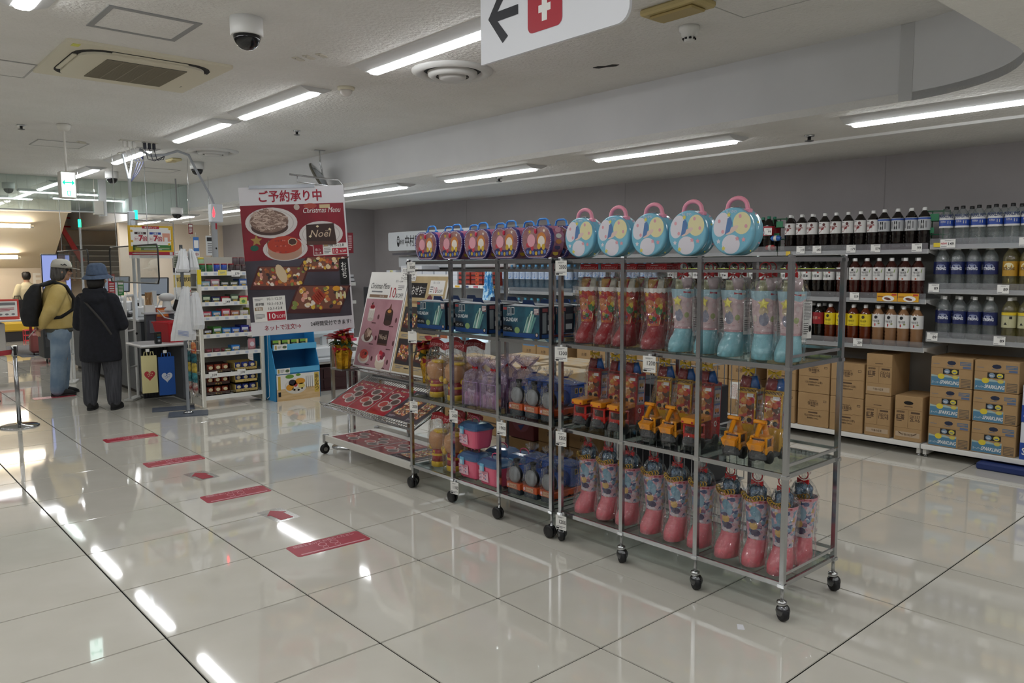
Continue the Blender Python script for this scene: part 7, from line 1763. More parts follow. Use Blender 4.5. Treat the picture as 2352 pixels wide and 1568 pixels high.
# red basket, black radio, boxes on the counter
rb = thing('shopping_basket', 'red plastic shopping basket standing on the white bagging counter', 'basket', (1.9, 2.0, .65), .25)
rm_ = K('#c4202c', .4)
rloft([rr_ring(.1, .13, .03, .0), rr_ring(.13, .165, .03, .2), rr_ring(.138, .172, .03, .2), rr_ring(.138, .172, .03, .215), rr_ring(.124, .158, .03, .215), rr_ring(.095, .125, .03, .008)], rm_, False).build('body', rb)
b = MB()
for i in range(4):
    for r in range(3): b.rect(-.075 + i * .04, -.045 + i * .04, .07 + r * .045, .1 + r * .045, -.152 - .012 * r - .002, K('#8a1018', .5))
b.disc((-.06, -.168, .175), .025, .014, K('#d9a0a4', .5), 12); b.build('side_openings', rb)
MB().tube([(-.12, 0, .21), (-.1, -.1, .22), (.1, -.1, .22), (.12, 0, .21)], .006, rm_, 6).build('handle', rb)
rd_ = thing('radio', 'small black speaker radio on the white bagging counter', 'radio', (1.70, 1.82, .65), .1)
MB().bx(-.03, .03, -.025, .025, 0, .125, K('#15181c', .4), .006).build('body', rd_)
MB().disc((0, -.026, .035), .02, .02, K('#4a4e55', .4), 18).disc((0, -.0265, .035), .011, .011, K('#a9adb2', .3), 14).rect(-.018, .018, .085, .105, -.026, K('#4a4a2e', .4)).disc((0, -.026, .07), .022, .008, K('#2a6a86', .4), 12).build('speaker_cone', rd_)
bx_ = thing('straw_box', 'clear box of wooden sticks standing on the register panel', 'box', (1.81, 2.42, .95))
MB().bx(-.05, .05, -.03, .03, 0, .08, PAPER).build('box', bx_); b = MB()
rnd = random.Random(6)
for i in range(40): b.tube([(-.042 + .084 * rnd.random(), -.022 + .044 * rnd.random(), .02), (-.042 + .084 * rnd.random(), -.022 + .044 * rnd.random(), .22)], .003, K('#b08a5e', .6), 4)
stuff(b.build('sticks', bx_))
# register machines (white bodies, screens, scanners)
def register(label, x, y, z=.87, rz=-.5):
    o = thing('cash_register', label, 'cash register', (x, y, z), rz)
    wm = K('#cfd1d2', .4)
    MB().bx(-.2, .2, -.12, .18, 0, .12, K('#d8d9da', .4), .012).build('base', o)
    MB().bx(-.03, .03, .0, .04, .12, .3, wm).box((0, 0, .36), (.32, .025, .22), K('#2b2d33', .35), Matrix.Translation((0, .0, .0)) @ Matrix.Rotation(-.25, 4, 'X'), .008).build('monitor', o)
    MB().box((0, -.014, .36), (.29, .002, .19), K('#a9b4c4', .2), Matrix.Rotation(-.25, 4, 'X')).build('screen', o)
    MB().bx(.22, .33, -.1, .1, 0, .16, wm, .02).bx(.24, .31, -.105, -.1, .05, .1, BLACK).build('receipt_printer', o)
    b = MB().bx(-.36, -.24, -.1, .05, 0, .05, K('#26282c', .5), .01).bx(-.33, -.27, -.06, .0, .05, .09, K('#c9cbcd', .4), .01); b.build('card_reader', o)
    MB().tube([(.28, -.05, .16), (.3, -.08, .24), (.36, -.1, .26), (.4, -.02, .1), (.38, .05, .02)], .006, K('#b9bbbd', .5), 6).build('cable', o)
register('white cash register with dark monitor on the near counter', 2.02, 2.95)
register('white cash register with dark monitor on the second counter', 2.08, 4.7)
register('white cash register on the far part of the second counter', 2.08, 5.5)
bs2 = thing('payment_terminal', 'white curved payment terminal with black pad on the counter end', 'payment terminal', (2.0, 2.42, .95), -.4)
MB().lathe([(.07, 0), (.075, .03), (.05, .06), (.04, .12)], K('#d6d7d6', .4), 20).ball((0, 0, .16), (.085, .06, .05), K('#cdcecd', .4), 16).build('stand', bs2); MB().box((.09, -.03, .1), (.09, .02, .12), BLACK, Matrix.Rotation(.3, 4, 'Y'), .006).build('pad', bs2); MB().tube([(-.06, -.04, .14), (-.1, -.09, .04), (-.02, -.12, -.06), (.1, -.09, -.1)], .007, K('#c9cacc', .5), 6).build('cable', bs2)
hp = thing('orange_poster', 'small orange and maroon card beside the white payment terminal', 'card', (1.93, 2.37, .90), 0); MB().bx(-.07, .07, -.004, 0, -.13, .1, K('#8a3a34', .5)).rect(-.06, .06, .0, .09, -.005, K('#d9762a', .5)).lines(-.05, .05, .02, .07, -.0055, PAPER, 3).build('card', hp)
# security gates
def gate(x, y, rz, l):
    o = thing('security_gate', l, 'security gate', (x, y, 0), rz); m = K('#d4d4d0', .4)
    b = MB().tube([(-.11, 0, .02), (-.11, 0, 1.1), (-.09, 0, 1.14), (.09, 0, 1.14), (.11, 0, 1.1), (.11, 0, .02)], .015, m, 8)
    for z in (.36, .76): b.tube([(-.11, 0, z), (.11, 0, z)], .01, m, 6)
    b.build('frame', o); MB().bx(-.15, .15, -.05, .05, 0, .025, m, .005).build('foot', o)
    MB().bx(-.1, .1, -.004, .004, .36, .76, ACRYL).build('clear_panel', o)
    MB().ball((.11, -.018, .72), .014, BLACK, 8).build('knob', o)
gate(1.60, 2.40, .91, 'white tube security gate panel in front of the near register')
gate(1.42, 4.3, 1.2, 'white tube security gate panel farther along the registers')
# acrylic screens with black frames
def screen(l, x, y0, y1, z0, z1):
    o = thing('acrylic_screen', l, 'sneeze guard', (x, 0, 0))
    P = [(0, y0, z0 + .05), (0, y0 + .04, z0), (0, y1 - .04, z0), (0, y1, z0 + .05), (0, y1, z1 - .05), (0, y1 - .04, z1), (0, y0 + .04, z1), (0, y0, z1 - .05)]
    MB().tube(P, .008, BLACK, 6, None, True).build('frame', o); MB().bx(-.002, .002, y0, y1, z0, z1, ACRYL).build('pane', o)
    MB().tube([(0, y0 + .3, z1), (0, y0 + .3, 2.73)], .004, STEEL, 5).tube([(0, y1 - .3, z1), (0, y1 - .3, 2.73)], .004, STEEL, 5).build('hanger', o)
screen('clear acrylic guard with black rounded frame above the near register', 1.68, 1.62, 3.35, 1.28, 1.68)
screen('clear acrylic guard with black rounded frame above the farther register', 1.72, 4.5, 6.2, 1.3, 1.68)
# yellow points sign
ys = thing('points_sign', 'yellow bordered hanging points sign with big red 7 figures', 'sign', (1.86, 2.4, 1.6), 0)
MB().bx(-.235, .235, 0, .006, -.02, .3, K('#d8ae1c', .5)).build('board', ys)
f = MB(); y = -.001; rr_ = K('#a81e34', .5)
f.rect(-.21, .21, .075, .28, y, PAPER); f.rect(-.09, .09, .268, .295, y - .0004, rr_); f.text('楽天ポイント', (0, y - .0008, .281), .016, PAPER, .02, .16)
for sx, c, s_ in ((-1, '#3a2024', '月曜日'), (1, '#22449c', '土曜日')):
    x = -.11 if sx < 0 else .045
    f.rect(x - .06, x + .06, .205, .23, y - .0004, K(c, .5)); f.text(s_, (x, y - .0008, .2175), .016, PAPER, .02, .1)
    f.text('7', (x + .005, y - .0006, .163), .062, rr_, .05); f.text('倍', (x + .045, y - .0006, .158), .042, rr_, .04); f.disc((x - .04, y - .0004, .155), .025, .025, K('#d9a0a8', .5), 16); f.disc((x - .04, y - .0008, .155), .021, .021, PAPER, 16); f.text('最大', (x - .04, y - .001, .155), .014, rr_, .02, .03)
f.rect(.12, .2, .13, .22, y - .0004, K('#d99a84', .5)); f.rect(.14, .175, .13, .175, y - .0008, PAPER)
f.rect(-.19, .21, .06, .09, y - .0004, K('#3a7a3a', .5)); f.rect(-.19, .21, .032, .058, y - .0004, K('#3a7a3a', .5)); f.rect(-.165, -.11, .036, .054, y - .0008, K('#c9d84a', .5)); f.lines(-.15, .19, .065, .085, y - .0008, PAPER, 1); f.lines(-.08, .19, .036, .054, y - .0008, PAPER, 2)
for (px, pz) in ((-.2, .24), (-.2, .13), (.2, .27), (.215, .14), (-.16, .29), (.19, .1)): f.disc((px, y - .0012, pz), .016, .014, K('#e6c44a', .4), 12); f.disc((px, y - .0015, pz), .009, .008, K('#c9982a', .4), 10)
f.rect(-.235, .235, -.02, .015, y - .0004, rr_); f.lines(-.2, .18, -.012, .008, y - .0008, PAPER, 1); f.rect(.19, .222, -.016, .012, y - .001, K('#c9c4c4', .5))
f.build('print', ys)
MB().bx(-.23, .235, 0, .004, -.055, -.02, PAPER).text('うれしい', (.02, -.001, -.037), .016, K('#8a8a90', .5), 0, .1).build('lower_strip', ys)
MB().tube([(-.2, .004, .3), (-.2, .004, .36), (.2, .004, .36), (.2, .004, .3)], .004, STEEL, 6).tube([(-.17, .004, .36), (.25, .02, .345), (.25, .02, -.65)], .007, STEEL, 6).build('hanging_frame', ys)
# banner behind the white bags
bn2 = thing('order_banner', 'smaller order poster with bento picture and gold print notice behind the white bags', 'poster', (2.5, 3.15, 1.3), -.1)
MB().bx(-.17, .15, 0, .006, -.33, .34, PAPER).build('board', bn2)
f = MB(); y = -.001
f.text('ご予約承り中', (0, y, .3), .035, K('#9c1430', .5), .02, .28); f.rect(-.17, .15, .08, .27, y, K('#2d2a30', .5)); bento(f, (-.02, .18), .2, .09, y - .0006, None, .2, 21)
f.rect(-.17, .15, -.1, .05, y, K('#d8c27a', .5)); f.text('年賀状印刷', (-.03, y - .0006, -.005), .045, INK, .03, .24); f.rect(-.17, .15, -.24, -.12, y, PAPER); f.text('30%', (0, y - .0006, -.17), .07, K('#b01630', .5), .03, .2); f.lines(-.15, .13, -.3, -.25, y, K('#c0504a', .5), 2)
f.build('print', bn2); MB().tube([(.0, .012, -.33), (0, .012, -1.3)], .012, STEEL, 8).lathe([(.12, -1.3), (.12, -1.29), (.02, -1.28)], STEEL, 18).build('stand', bn2)
# slim posters and leaflet strips near the register
for i, (x, y_, z, w_, h_, c, l) in enumerate(((2.78, 3.6, 1.58, .07, .5, '#3a72b8', 'narrow blue hanging banner behind the red lamp pole'), (2.46, 3.2, 1.35, .075, .45, '#d9d8ce', 'narrow pale notice strip left of the red lamp pole'), (1.70, 3.42, 1.22, .075, .3, '#b9343e', 'small red and white leaflet panel behind the acrylic guard'), (1.82, 3.5, 1.2, .07, .18, '#3a8a44', 'small green leaflet behind the acrylic guard'), (2.47, 2.9, 1.9, .05, .12, '#7a1420', 'small dark red tag hanging high behind the candy shelf'), (3.35, 4.6, 1.75, .14, .28, '#d3d5d6', 'white sign with two black figures behind the tall order poster'))):
    o = thing('notice_strip', l, 'notice', (x, y_, z)); MB().bx(-w_ / 2, w_ / 2, 0, .006, -h_ / 2, h_ / 2, K(c, .5)).build('sheet', o)
    b = MB(); b.rect(-w_ * .4, w_ * .4, h_ * .22, h_ * .42, -.001, PAPER if i != 5 else INK); b.lines(-w_ * .35, w_ * .35, -h_ * .4, h_ * .15, -.001, PAPER if c[1] in '3b7' else INK2, 6); b.build('print', o)
    MB().tube([(0, .01, h_ / 2), (0, .01, h_ / 2 + (CZ - z - h_ / 2 if i in (4, 5) else .06))], .003, STEEL, 4).tube([(0, .012, -h_ / 2), (0, .012, -z if i in (0, 1) else (.87 - z if i in (2, 3) else -h_ / 2 - .05))], .004, STEEL, 4).build('holder', o)
# lamp poles
def lamppole(x, y, z0, z1, col, l, r=.016):
    o = thing('register_lamp', l, 'signal lamp', (x, y, 0)); MB().tube([(0, 0, z0), (0, 0, z1)], r, K('#cfd2d4', .4), 8).build('pole', o)
    MB().lathe([(r * 1.3, z1), (r * 1.3, z1 + .11), (r, z1 + .115)], emit('lamp_' + col[1:], col, 1.2), 12).build('lamp', o)
lamppole(1.89, 3.0, .87, 1.99, '#1fd08a', 'green signal lamp on white pole beside the yellow sign'); lamppole(1.99, 6.0, 0, 2.03, '#1fd08a', 'green signal lamp on white pole by the far stairs')
rl = thing('number_lamp', 'white box lamp showing a red figure on a white pole', 'signal lamp', (2.57, 2.4, 0))
MB().tube([(0, .02, 0), (0, .02, 1.96)], .035, K('#c3c7cb', .4), 10).build('pole', rl); MB().bx(-.045, .09, -.03, .07, 1.96, 2.17, K('#d3d7dc', .4), .008).build('box', rl)
MB().shape([(-.03, 2.02), (-.012, 2.015), (-.002, 2.06), (-.008, 2.09), (-.016, 2.14), (-.026, 2.1), (-.034, 2.06)], -.031, emit('red_figure', '#ff3038', 1.6)).build('red_figure', rl)
MB().disc((0, -.016, 1.66), .01, .012, BLACK, 10).rect(.0, .02, 1.88, 1.95, -.016, RED).build('sticker', rl)
# cable conduit from the ceiling to the red lamp box, with plugs
cc = thing('ceiling_cable', 'bundle of cables from ceiling sockets arching to the white box lamp', 'cable', (0, 0, 0))
MB().tube([(1.66, 1.98, 2.66), (1.76, 1.96, 2.6), (1.9, 1.95, 2.62), (2.05, 2.0, 2.68), (2.2, 2.1, 2.66), (2.32, 2.2, 2.5), (2.52, 2.34, 2.24), (2.57, 2.4, 2.16)], .014, K('#a9adb3', .4), 8).build('conduit', cc)
for i in range(6):
    x = 1.5 + i * .045 + (.06 if i > 2 else 0); m = PAPER if i < 3 else K('#1c2030', .5)
    MB().bx(x - .014, x + .014, 1.9, 1.93, 2.66, 2.72, m, .004).tube([(x, 1.915, 2.66), (x + .03, 1.93, 2.56), (x + .1, 1.95, 2.52 + .01 * i), (1.9, 1.955, 2.61)], .004, m, 5).build('plug', cc)
MB().bx(1.46, 1.66, 1.87, 1.96, 2.722, 2.73, K('#c9c6bc', .5)).bx(1.68, 1.82, 1.87, 1.96, 2.722, 2.73, K('#c9c6bc', .5)).build('socket_plate', cc)
cp = thing('cable_pole', 'white Y shaped cable pole from ceiling to the near register', 'pole', (1.81, 2.9, 0))
MB().tube([(0, 0, .87), (0, 0, 2.45)], .018, K('#c9d0d6', .4), 8).tube([(0, 0, 2.43), (-.06, 0, 2.72)], .012, K('#c9d0d6', .4), 6).tube([(0, 0, 2.43), (.05, 0, 2.72)], .012, K('#c9d0d6', .4), 6).build('pole', cp)
MB().bx(-.035, .035, -.03, .03, 1.78, 2.08, K('#c6d0dc', .4), .006).build('junction_box', cp)
for i in range(3): MB().tube([(.03 + .06 * i, 0, 2.72), (.1 + .03 * i, 0, 2.64), (.06 + .02 * i, 0, 2.52), (.02, 0, 2.42)], .005, K('#2a2f55', .5), 5).bx(.02 + .06 * i, .04 + .06 * i, -.01, .01, 2.68, 2.725, K('#23284a', .5)).build('cable', cp)
MB().bx(-.1, .2, -.05, .05, 2.722, 2.73, K('#c9c6bc', .5)).build('ceiling_plate', cp)
# bag stand with plastic bags
bg = thing('bag_stand', 'grey pole stand with flat grey base holding white plastic bags', 'stand', (1.73, 1.1, 0))
gp = K('#6f7479', .45)
MB().box((0, 0, .006), (.36, .27, .012), K('#59606b', .45), Matrix.Rotation(-.35, 4, 'Z')).build('base_plate', bg)
MB().tube([(0, 0, .01), (0, 0, 1.66)], .016, gp, 10).build('pole', bg); MB().lathe([(.05, .012), (.04, .03), (.018, .04)], STEEL, 16).build('collar', bg)
for z in (1.22, 1.6): MB().tube([(0, -.016, z), (.0, -.07, z + .01), (-.03, -.08, z + .03)], .006, STEEL, 6).tube([(0, -.016, z), (.03, -.06, z + .01)], .006, STEEL, 6).build('hook', bg)
PB = noisy('white_plastic_bag', '#d3d5d8', '#dfe1e3', scale=8, rough=.35, bump=.7, bscale=14)
def pbag(l, x, y, z0, z1, wt, wb, seed, sk):
    o = thing('plastic_bag', l, 'plastic bag', (x, y, 0)); H = z1 - z0
    crink([((sk, 0, z0), wb, .03), ((sk * .9, 0, z0 + H * .12), wb * 1.02, .045), ((sk * .6, 0, z0 + H * .5), (wb + wt) / 2, .035), ((sk * .2, 0, z0 + H * .85), wt, .022), ((0, 0, z1), wt * .5, .012)], PB, seed, 18, .008).build('bag', o)
    if wb > .09:
        b = MB()
        for i in range(4): b.add([(sk - wb * .6, -.05, z0 + .1 - i * .013), (sk + wb * .3, -.05, z0 + .08 - i * .013), (sk + wb * .3, -.05, z0 + .086 - i * .013), (sk - wb * .6, -.05, z0 + .106 - i * .013)], [(0, 1, 2, 3)], K('#8d9cc4', .5))
        b.build('blue_print', o)
pbag('long white plastic bag with blue print hanging low on the grey stand', 1.73, 1.02, .74, 1.26, .045, .11, 81, -.04); pbag('second white plastic bag hanging right of the long one', 1.81, 1.0, .84, 1.2, .04, .06, 82, .01)
pbag('small crumpled white plastic bag hanging near the stand top', 1.72, 1.02, 1.4, 1.62, .03, .055, 83, -.01); pbag('small white plastic bag hanging at the right near the stand top', 1.8, 1.03, 1.42, 1.62, .025, .045, 84, .02)
tg = thing('notice_strip', 'small printed card clipped on the bag stand top', 'notice', (1.68, 1.08, 1.5)); MB().bx(-.035, .03, -.004, 0, -.06, .06, K('#a9a89a', .5)).build('card', tg); MB().lines(-.03, .025, -.05, .05, -.005, K('#4a5a4a', .5), 6).build('print', tg)
tag(MB().bx(-.2, .2, -.12, .12, 0, .008, K('#4a5260', .7), .003).build('floor_mat', None, (1.72, 1.5, 0), -.3), 'small grey floor mat behind the bag stand', 'mat')
# maroon crate, white scale and extinguisher behind the blue stand
sv = thing('service_shelf', 'low white shelf behind the blue stand with a maroon crate below', 'shelf', (0, 0, 0))
MB().bx(3.25, 4.3, 1.55, 2.1, .33, .36, K('#d5d6d7', .4)).build('board', sv)
for x in (3.28, 4.27): MB().bx(x - .015, x + .015, 1.56, 2.08, 0, .33, STEEL).build('leg', sv)
cr_ = thing('plastic_crate', 'dark maroon plastic crate under the low white shelf', 'crate', (3.58, 1.46, 0), -.12)
mm_ = K('#3a1a1c', .5)
MB().bx(-.24, .24, 0, .34, 0, .02, mm_).bx(-.24, .24, 0, .02, 0, .27, mm_).bx(-.24, .24, .32, .34, 0, .27, mm_).bx(-.24, -.22, 0, .34, 0, .27, mm_).bx(.22, .24, 0, .34, 0, .27, mm_).build('body', cr_)
b = MB()
for z in (.0, .125, .25): b.bx(-.25, .25, -.012, .0, z, z + .02, mm_)
for x in (-.25, -.17, .23): b.bx(x, x + .02, -.012, .0, 0, .27, mm_)
b.build('ribs', cr_)
wsx = thing('scale', 'white bench scale with angled housing on the low shelf', 'scale', (3.66, 1.7, .36))
MB().bx(-.3, .22, 0, .35, 0, .13, K('#d6d8d8', .4), .02).build('base', wsx); MB().box((-.05, .2, .42), (.5, .2, .3), K('#ccd3d4', .35), Matrix.Rotation(-.2, 4, 'X'), .03).bx(-.03, .03, .2, .26, .12, .32, K('#c9cbcb', .4)).build('housing', wsx)
fe = thing('fire_extinguisher', 'red fire extinguisher standing behind the left poinsettia', 'fire extinguisher', (3.05, .25, .70))
tag(fe, 'red fire extinguisher standing behind the left poinsettia', 'fire extinguisher')
MB().lathe([(.05, 0), (.052, .01), (.052, .24), (.04, .29), (.018, .31)], K('#a8141c', .3), 20).bx(-.03, .03, -.0535, -.052, .08, .18, K('#c9d8e4', .5)).build('cylinder', fe); MB().lathe([(.014, .3), (.014, .34)], STEEL, 12).bx(-.012, .012, -.05, .02, .335, .35, STEEL).bx(-.01, .01, -.06, .015, .36, .37, BLACK).build('valve', fe); MB().lathe([(.075, -.002), (.08, .004), (.078, .022), (.06, .024)], K('#c0405a', .5), 20).build('base_ring', fe)

# ---- left side: table, stands, stanchions
tb = thing('service_table', 'white topped table with red legs at the left edge', 'table', (0, 0, 0))
MB().bx(.7, 1.9, 8.5, 9.3, .555, .585, K('#dfe0e0', .4), .006).build('top', tb)
for (x, y) in ((1.86, 8.54), (.76, 8.54), (1.86, 9.26), (.76, 9.26)): MB().bx(x - .02, x + .02, y - .02, y + .02, 0, .555, K('#8e2430', .5)).build('leg', tb)
MB().bx(.76, 1.4, 8.75, 9.2, .04, .52, K('#d3d0ca', .5), .01).build('cabinet', tb)
for (x, w_, h_, c, l) in ((1.42, .36, .34, '#c9463c', 'red framed notice board standing on the white table'), (1.78, .17, .2, '#8a3038', 'small white notice in dark red frame on the table'), (2.1, .2, .26, '#b9c2d0', 'pale notice with dark top band right of the table')):
    o = thing('table_notice', l, 'notice', (x, 8.62, .587), -.05)
    MB().bx(-w_ / 2, w_ / 2, 0, .02, 0, h_, K(c, .5), .004).build('frame', o); b = MB().rect(-w_ * .42, w_ * .42, h_ * .15, h_ * .9, -.001, PAPER); b.lines(-w_ * .3, w_ * .3, h_ * .4, h_ * .6, -.002, K('#a8343e', .5), 3); b.rect(-w_ * .35, w_ * .35, h_ * .7, h_ * .84, -.002, INK2)
    for i in range(3): b.disc((-w_ * .25 + i * w_ * .25, -.002, h_ * .26), w_ * .08, h_ * .05, INK2, 8)
    b.build('print', o)
MB().bx(1.9, 2.25, 8.5, 8.9, .555, .585, K('#dfe0e0', .4)).build('top', tb)
for i, (x, y, l) in enumerate(((.376, 1.57, 'chrome queue post with flat round base at the left'), (.33, 3.3, 'second chrome queue post partly cut by the left picture edge'))):
    o = thing('queue_post', l, 'queue post', (x, y, 0))
    MB().lathe([(.16, 0), (.162, .006), (.15, .014), (.03, .022), (.022, .03)], CHROME, 32).build('base', o); MB().lathe([(.018, .02), (.018, .66)], STEEL, 16).build('pole', o); MB().lathe([(.026, .65), (.027, .74), (.022, .745)], STEEL, 16).bx(-.012, .012, -.03, -.02, .66, .74, BLACK).build('head', o)
qb = thing('queue_belt', 'red queue belt stretched from the chrome post to the left', 'belt', (0, 0, 0))
b = MB(); P = [(.355 - .9 * i / 8, 1.59 + .1 * i / 8, .71 - .03 * math.sin(PI * min(1, i / 8))) for i in range(9)]
b.add([q for p in P for q in (p, (p[0], p[1], p[2] - .045))] + [q for p in P for q in ((p[0], p[1] + .002, p[2]), (p[0], p[1] + .002, p[2] - .045))], [(2 * i, 2 * i + 1, 2 * i + 3, 2 * i + 2) for i in range(8)] + [(18 + 2 * i, 18 + 2 * i + 2, 18 + 2 * i + 3, 18 + 2 * i + 1) for i in range(8)], K('#a8303a', .5)); b.build('belt', qb)
o = thing('queue_post', 'chrome queue post outside the left picture edge holding the belt', 'queue post', (-.55, 1.7, 0)); MB().lathe([(.16, 0), (.15, .014), (.022, .03), (.018, .74)], STEEL, 20).build('pole', o)
cbn = thing('rolling_cabinet', 'dark grey rolling cabinet behind the person in yellow', 'cabinet', (1.68, 6.75, 0)); MB().bx(-.1, .22, 0, .4, .08, .64, K('#3b3d41', .5), .01).build('body', cbn)
for z in (.25, .44): MB().bx(-.08, .2, -.01, 0, z, z + .15, K('#4a4c51', .5), .004).bx(0, .1, -.016, -.01, z + .1, z + .115, STEEL).build('drawer', cbn)
for x in (-.06, .18): MB().lathe([(.03, -.01), (.034, 0), (.03, .01)], RUBBER, 14, M=Matrix.Translation((x, .05, .034)) @ Matrix.Rotation(PI / 2, 4, 'Y')).bx(x - .008, x + .008, .04, .06, .03, .085, STEEL).build('caster', cbn)
scs = thing('suitcase', 'small reddish brown suitcase standing behind the queue', 'suitcase', (1.78, 8.15, 0)); MB().bx(-.12, .16, 0, .2, .04, .36, K('#8a4a48', .45), .03).build('shell', scs); MB().tube([(-.04, .1, .36), (-.04, .1, .72), (.08, .1, .72), (.08, .1, .36)], .008, K('#8e2430', .5), 6).build('handle', scs)
for x in (-.08, .12): MB().lathe([(.018, -.008), (.022, 0), (.018, .008)], RUBBER, 12, M=Matrix.Translation((x, .05, .0225)) @ Matrix.Rotation(PI / 2, 4, 'Y')).build('wheel', scs)
tag(MB().bx(1.5, 2.7, 8.0, 10.2, .0005, .006, K('#5a5e66', .8)).build('floor_mat'), 'dark grey entrance mat on the floor beyond the queue', 'mat')
yl_ = thing('yellow_bench', 'low yellow and dark bench beyond the white table', 'bench', (2.0, 11.2, 0)); MB().bx(-.4, .9, 0, .4, .2, .38, K('#c9a52a', .5), .03).build('seat', yl_); MB().bx(-.38, .88, .05, .35, 0, .2, K('#2a2a2c', .5)).build('base', yl_)
sk_ = thing('wire_cart', 'small red wire cart on the floor near the far bench', 'cart', (2.15, 10.6, 0)); b = MB()
for z in (.05, .15, .25): b.tube([(-.15, 0, z), (.1, 0, z), (.1, .2, z), (-.15, .2, z)], .008, K('#c02a38', .5), 5, None, True)
for (x, y) in ((-.15, 0), (.1, 0), (.1, .2), (-.15, .2)): b.tube([(x, y, 0), (x, y, .25)], .008, K('#c02a38', .5), 5)
b.build('frame', sk_)
o = thing('display_screen', 'tall bluish lit display screen behind the farther acrylic guard', 'screen', (1.9, 7.2, 0), 0); MB().bx(-.2, .2, 0, .05, .9, 1.66, K('#2a2c33', .4), .01).bx(-.05, .05, .02, .05, 0, .9, STEEL).bx(-.2, .2, -.1, .2, 0, .02, STEEL).build('case', o); MB().rect(-.19, .19, .92, 1.64, -.001, emit('screen_glow', '#a3b2f2', .26)).rect(.02, .13, .92, 1.64, -.0015, emit('screen_glow_dim', '#8a7a88', .12)).build('screen_face', o)
# ================================================================ PEOPLE
def fused(b, name, parent, voxel=.008, smooth=4):
    """one continuous skin grown over the overlapping body volumes"""
    o = b.build(name, parent)
    r = o.modifiers.new('skin', 'REMESH'); r.mode = 'VOXEL'; r.voxel_size = voxel; r.use_smooth_shade = True
    if smooth: s = o.modifiers.new('soft', 'SMOOTH'); s.iterations = smooth; s.factor = .5
    return o
def limb(b, pts, rad, m, n=12):
    P = [Vector(p) for p in pts]; Q = []; R = []
    for i in range(len(P) - 1):
        for k in range(4): t_ = k / 4; Q.append(P[i].lerp(P[i + 1], t_)); R.append(rad[i] * (1 - t_) + rad[i + 1] * t_)
    Q.append(P[-1]); R.append(rad[-1])
    b.tube(Q, R, m, n)
    for p, r in zip(P, rad): b.ball(p, r, m, 10, None, 6)
def hand(b, wrist, d, up, m, s=1.0, curl=.6):
    """palm, four unequal curled fingers and a thumb; d = finger direction, up = back of hand"""
    d = Vector(d).normalized(); up = Vector(up); up = (up - d * up.dot(d)).normalized(); sd = d.cross(up); w_ = Vector(wrist)
    for k in (-.018, 0, .018): limb(b, [w_ + sd * k * .7 * s, w_ + d * .075 * s + sd * k * s], [.014 * s, .014 * s], m, 8)
    for k, L in ((-.027, .062), (-.009, .072), (.009, .068), (.027, .054)):
        p = w_ + d * .078 * s + sd * k * s; a = [p]
        ang = 0
        for j in range(3): ang += curl * .8; a.append(a[-1] + (d * math.cos(ang) - up * math.sin(ang)) * L * s * (.45, .32, .23)[j])
        limb(b, a, [.0085 * s, .0082 * s, .0075 * s, .0065 * s], m, 7)
    p = w_ + d * .025 * s - sd * .024 * s
    limb(b, [p, p + (d * .6 - sd * .7 - up * .2) * .034 * s, p + (d * .95 - sd * .6 - up * .6) * .058 * s], [.011 * s, .0095 * s, .008 * s], m, 7)
def head(b, c, m, s=1.0, yaw=0.0):
    M = Matrix.Translation(c) @ Matrix.Rotation(yaw, 4, 'Z') @ Matrix.Scale(s, 4)
    b.ball((0, .008, .02), (.074, .092, .096), m, 20, M, 14); b.ball((0, -.02, -.04), (.056, .066, .066), m, 16, M, 10); b.ball((0, -.058, -.085), (.026, .024, .022), m, 10, M, 6)
    b.tube([(0, -.082, .018), (0, -.096, -.006), (0, -.107, -.024), (0, -.088, -.034)], [.009, .011, .014, .008], m, 8, M); b.ball((0, -.077, .036), (.056, .016, .012), m, 12, M, 6)
    for sx in (-1, 1): b.ball((sx * .076, .008, -.004), (.010, .021, .032), m, 10, M, 6); b.ball((sx * .036, -.072, -.022), (.024, .018, .02), m, 8, M, 6)
    b.ball((0, -.085, -.053), (.023, .011, .006), m, 8, M, 4); b.ball((0, -.083, -.063), (.02, .01, .006), m, 8, M, 4)
    b.tube([(0, .02, -.03), (0, .025, -.15)], [.052, .056], m, 12, M)
    return M
def eyes(t, M):
    b = MB()
    for sx in (-1, 1): b.ball((sx * .031, -.079, .012), (.013, .006, .006), K('#e2dfd8', .3), 8, M, 6); b.ball((sx * .031, -.083, .012), (.0055, .004, .0055), K('#1c120d', .2), 8, M, 6)
    b.build('eyes', t)
SKIN = noisy('skin', '#b98b70', '#c49a80', scale=12, rough=.5)
def legs(b, fl, fr, hip, kz, m, r=(.098, .088, .062, .052), hw=.085):
    for sx, f in ((1, fl), (-1, fr)):
        h = Vector((sx * hw, 0, hip)); k = Vector((h.x * .35 + f[0] * .65, h.y * .5 + f[1] * .5 - .02, kz)); a = Vector((f[0], f[1] + .02, .075))
        limb(b, [h, k, a], r[:1] + (r[2] + .012,) + (r[3],) if len(r) == 4 else r, m, 14)
def shoe(t, f, yaw, m, sole):
    M = Matrix.Translation((f[0], f[1], 0)) @ Matrix.Rotation(yaw, 4, 'Z')
    b = MB().loft([((0, -.045, .012), .044, .125), ((0, -.045, .03), .045, .126), ((0, -.03, .055), .042, .105), ((0, .01, .08), .04, .065), ((0, .025, .1), .042, .05)], m, 18, M); 
    o = b.build('shoe', t); MB().loft([((0, -.045, 0), .045, .128), ((0, -.045, .016), .047, .13)], sole, 18, M).build('sole', o)

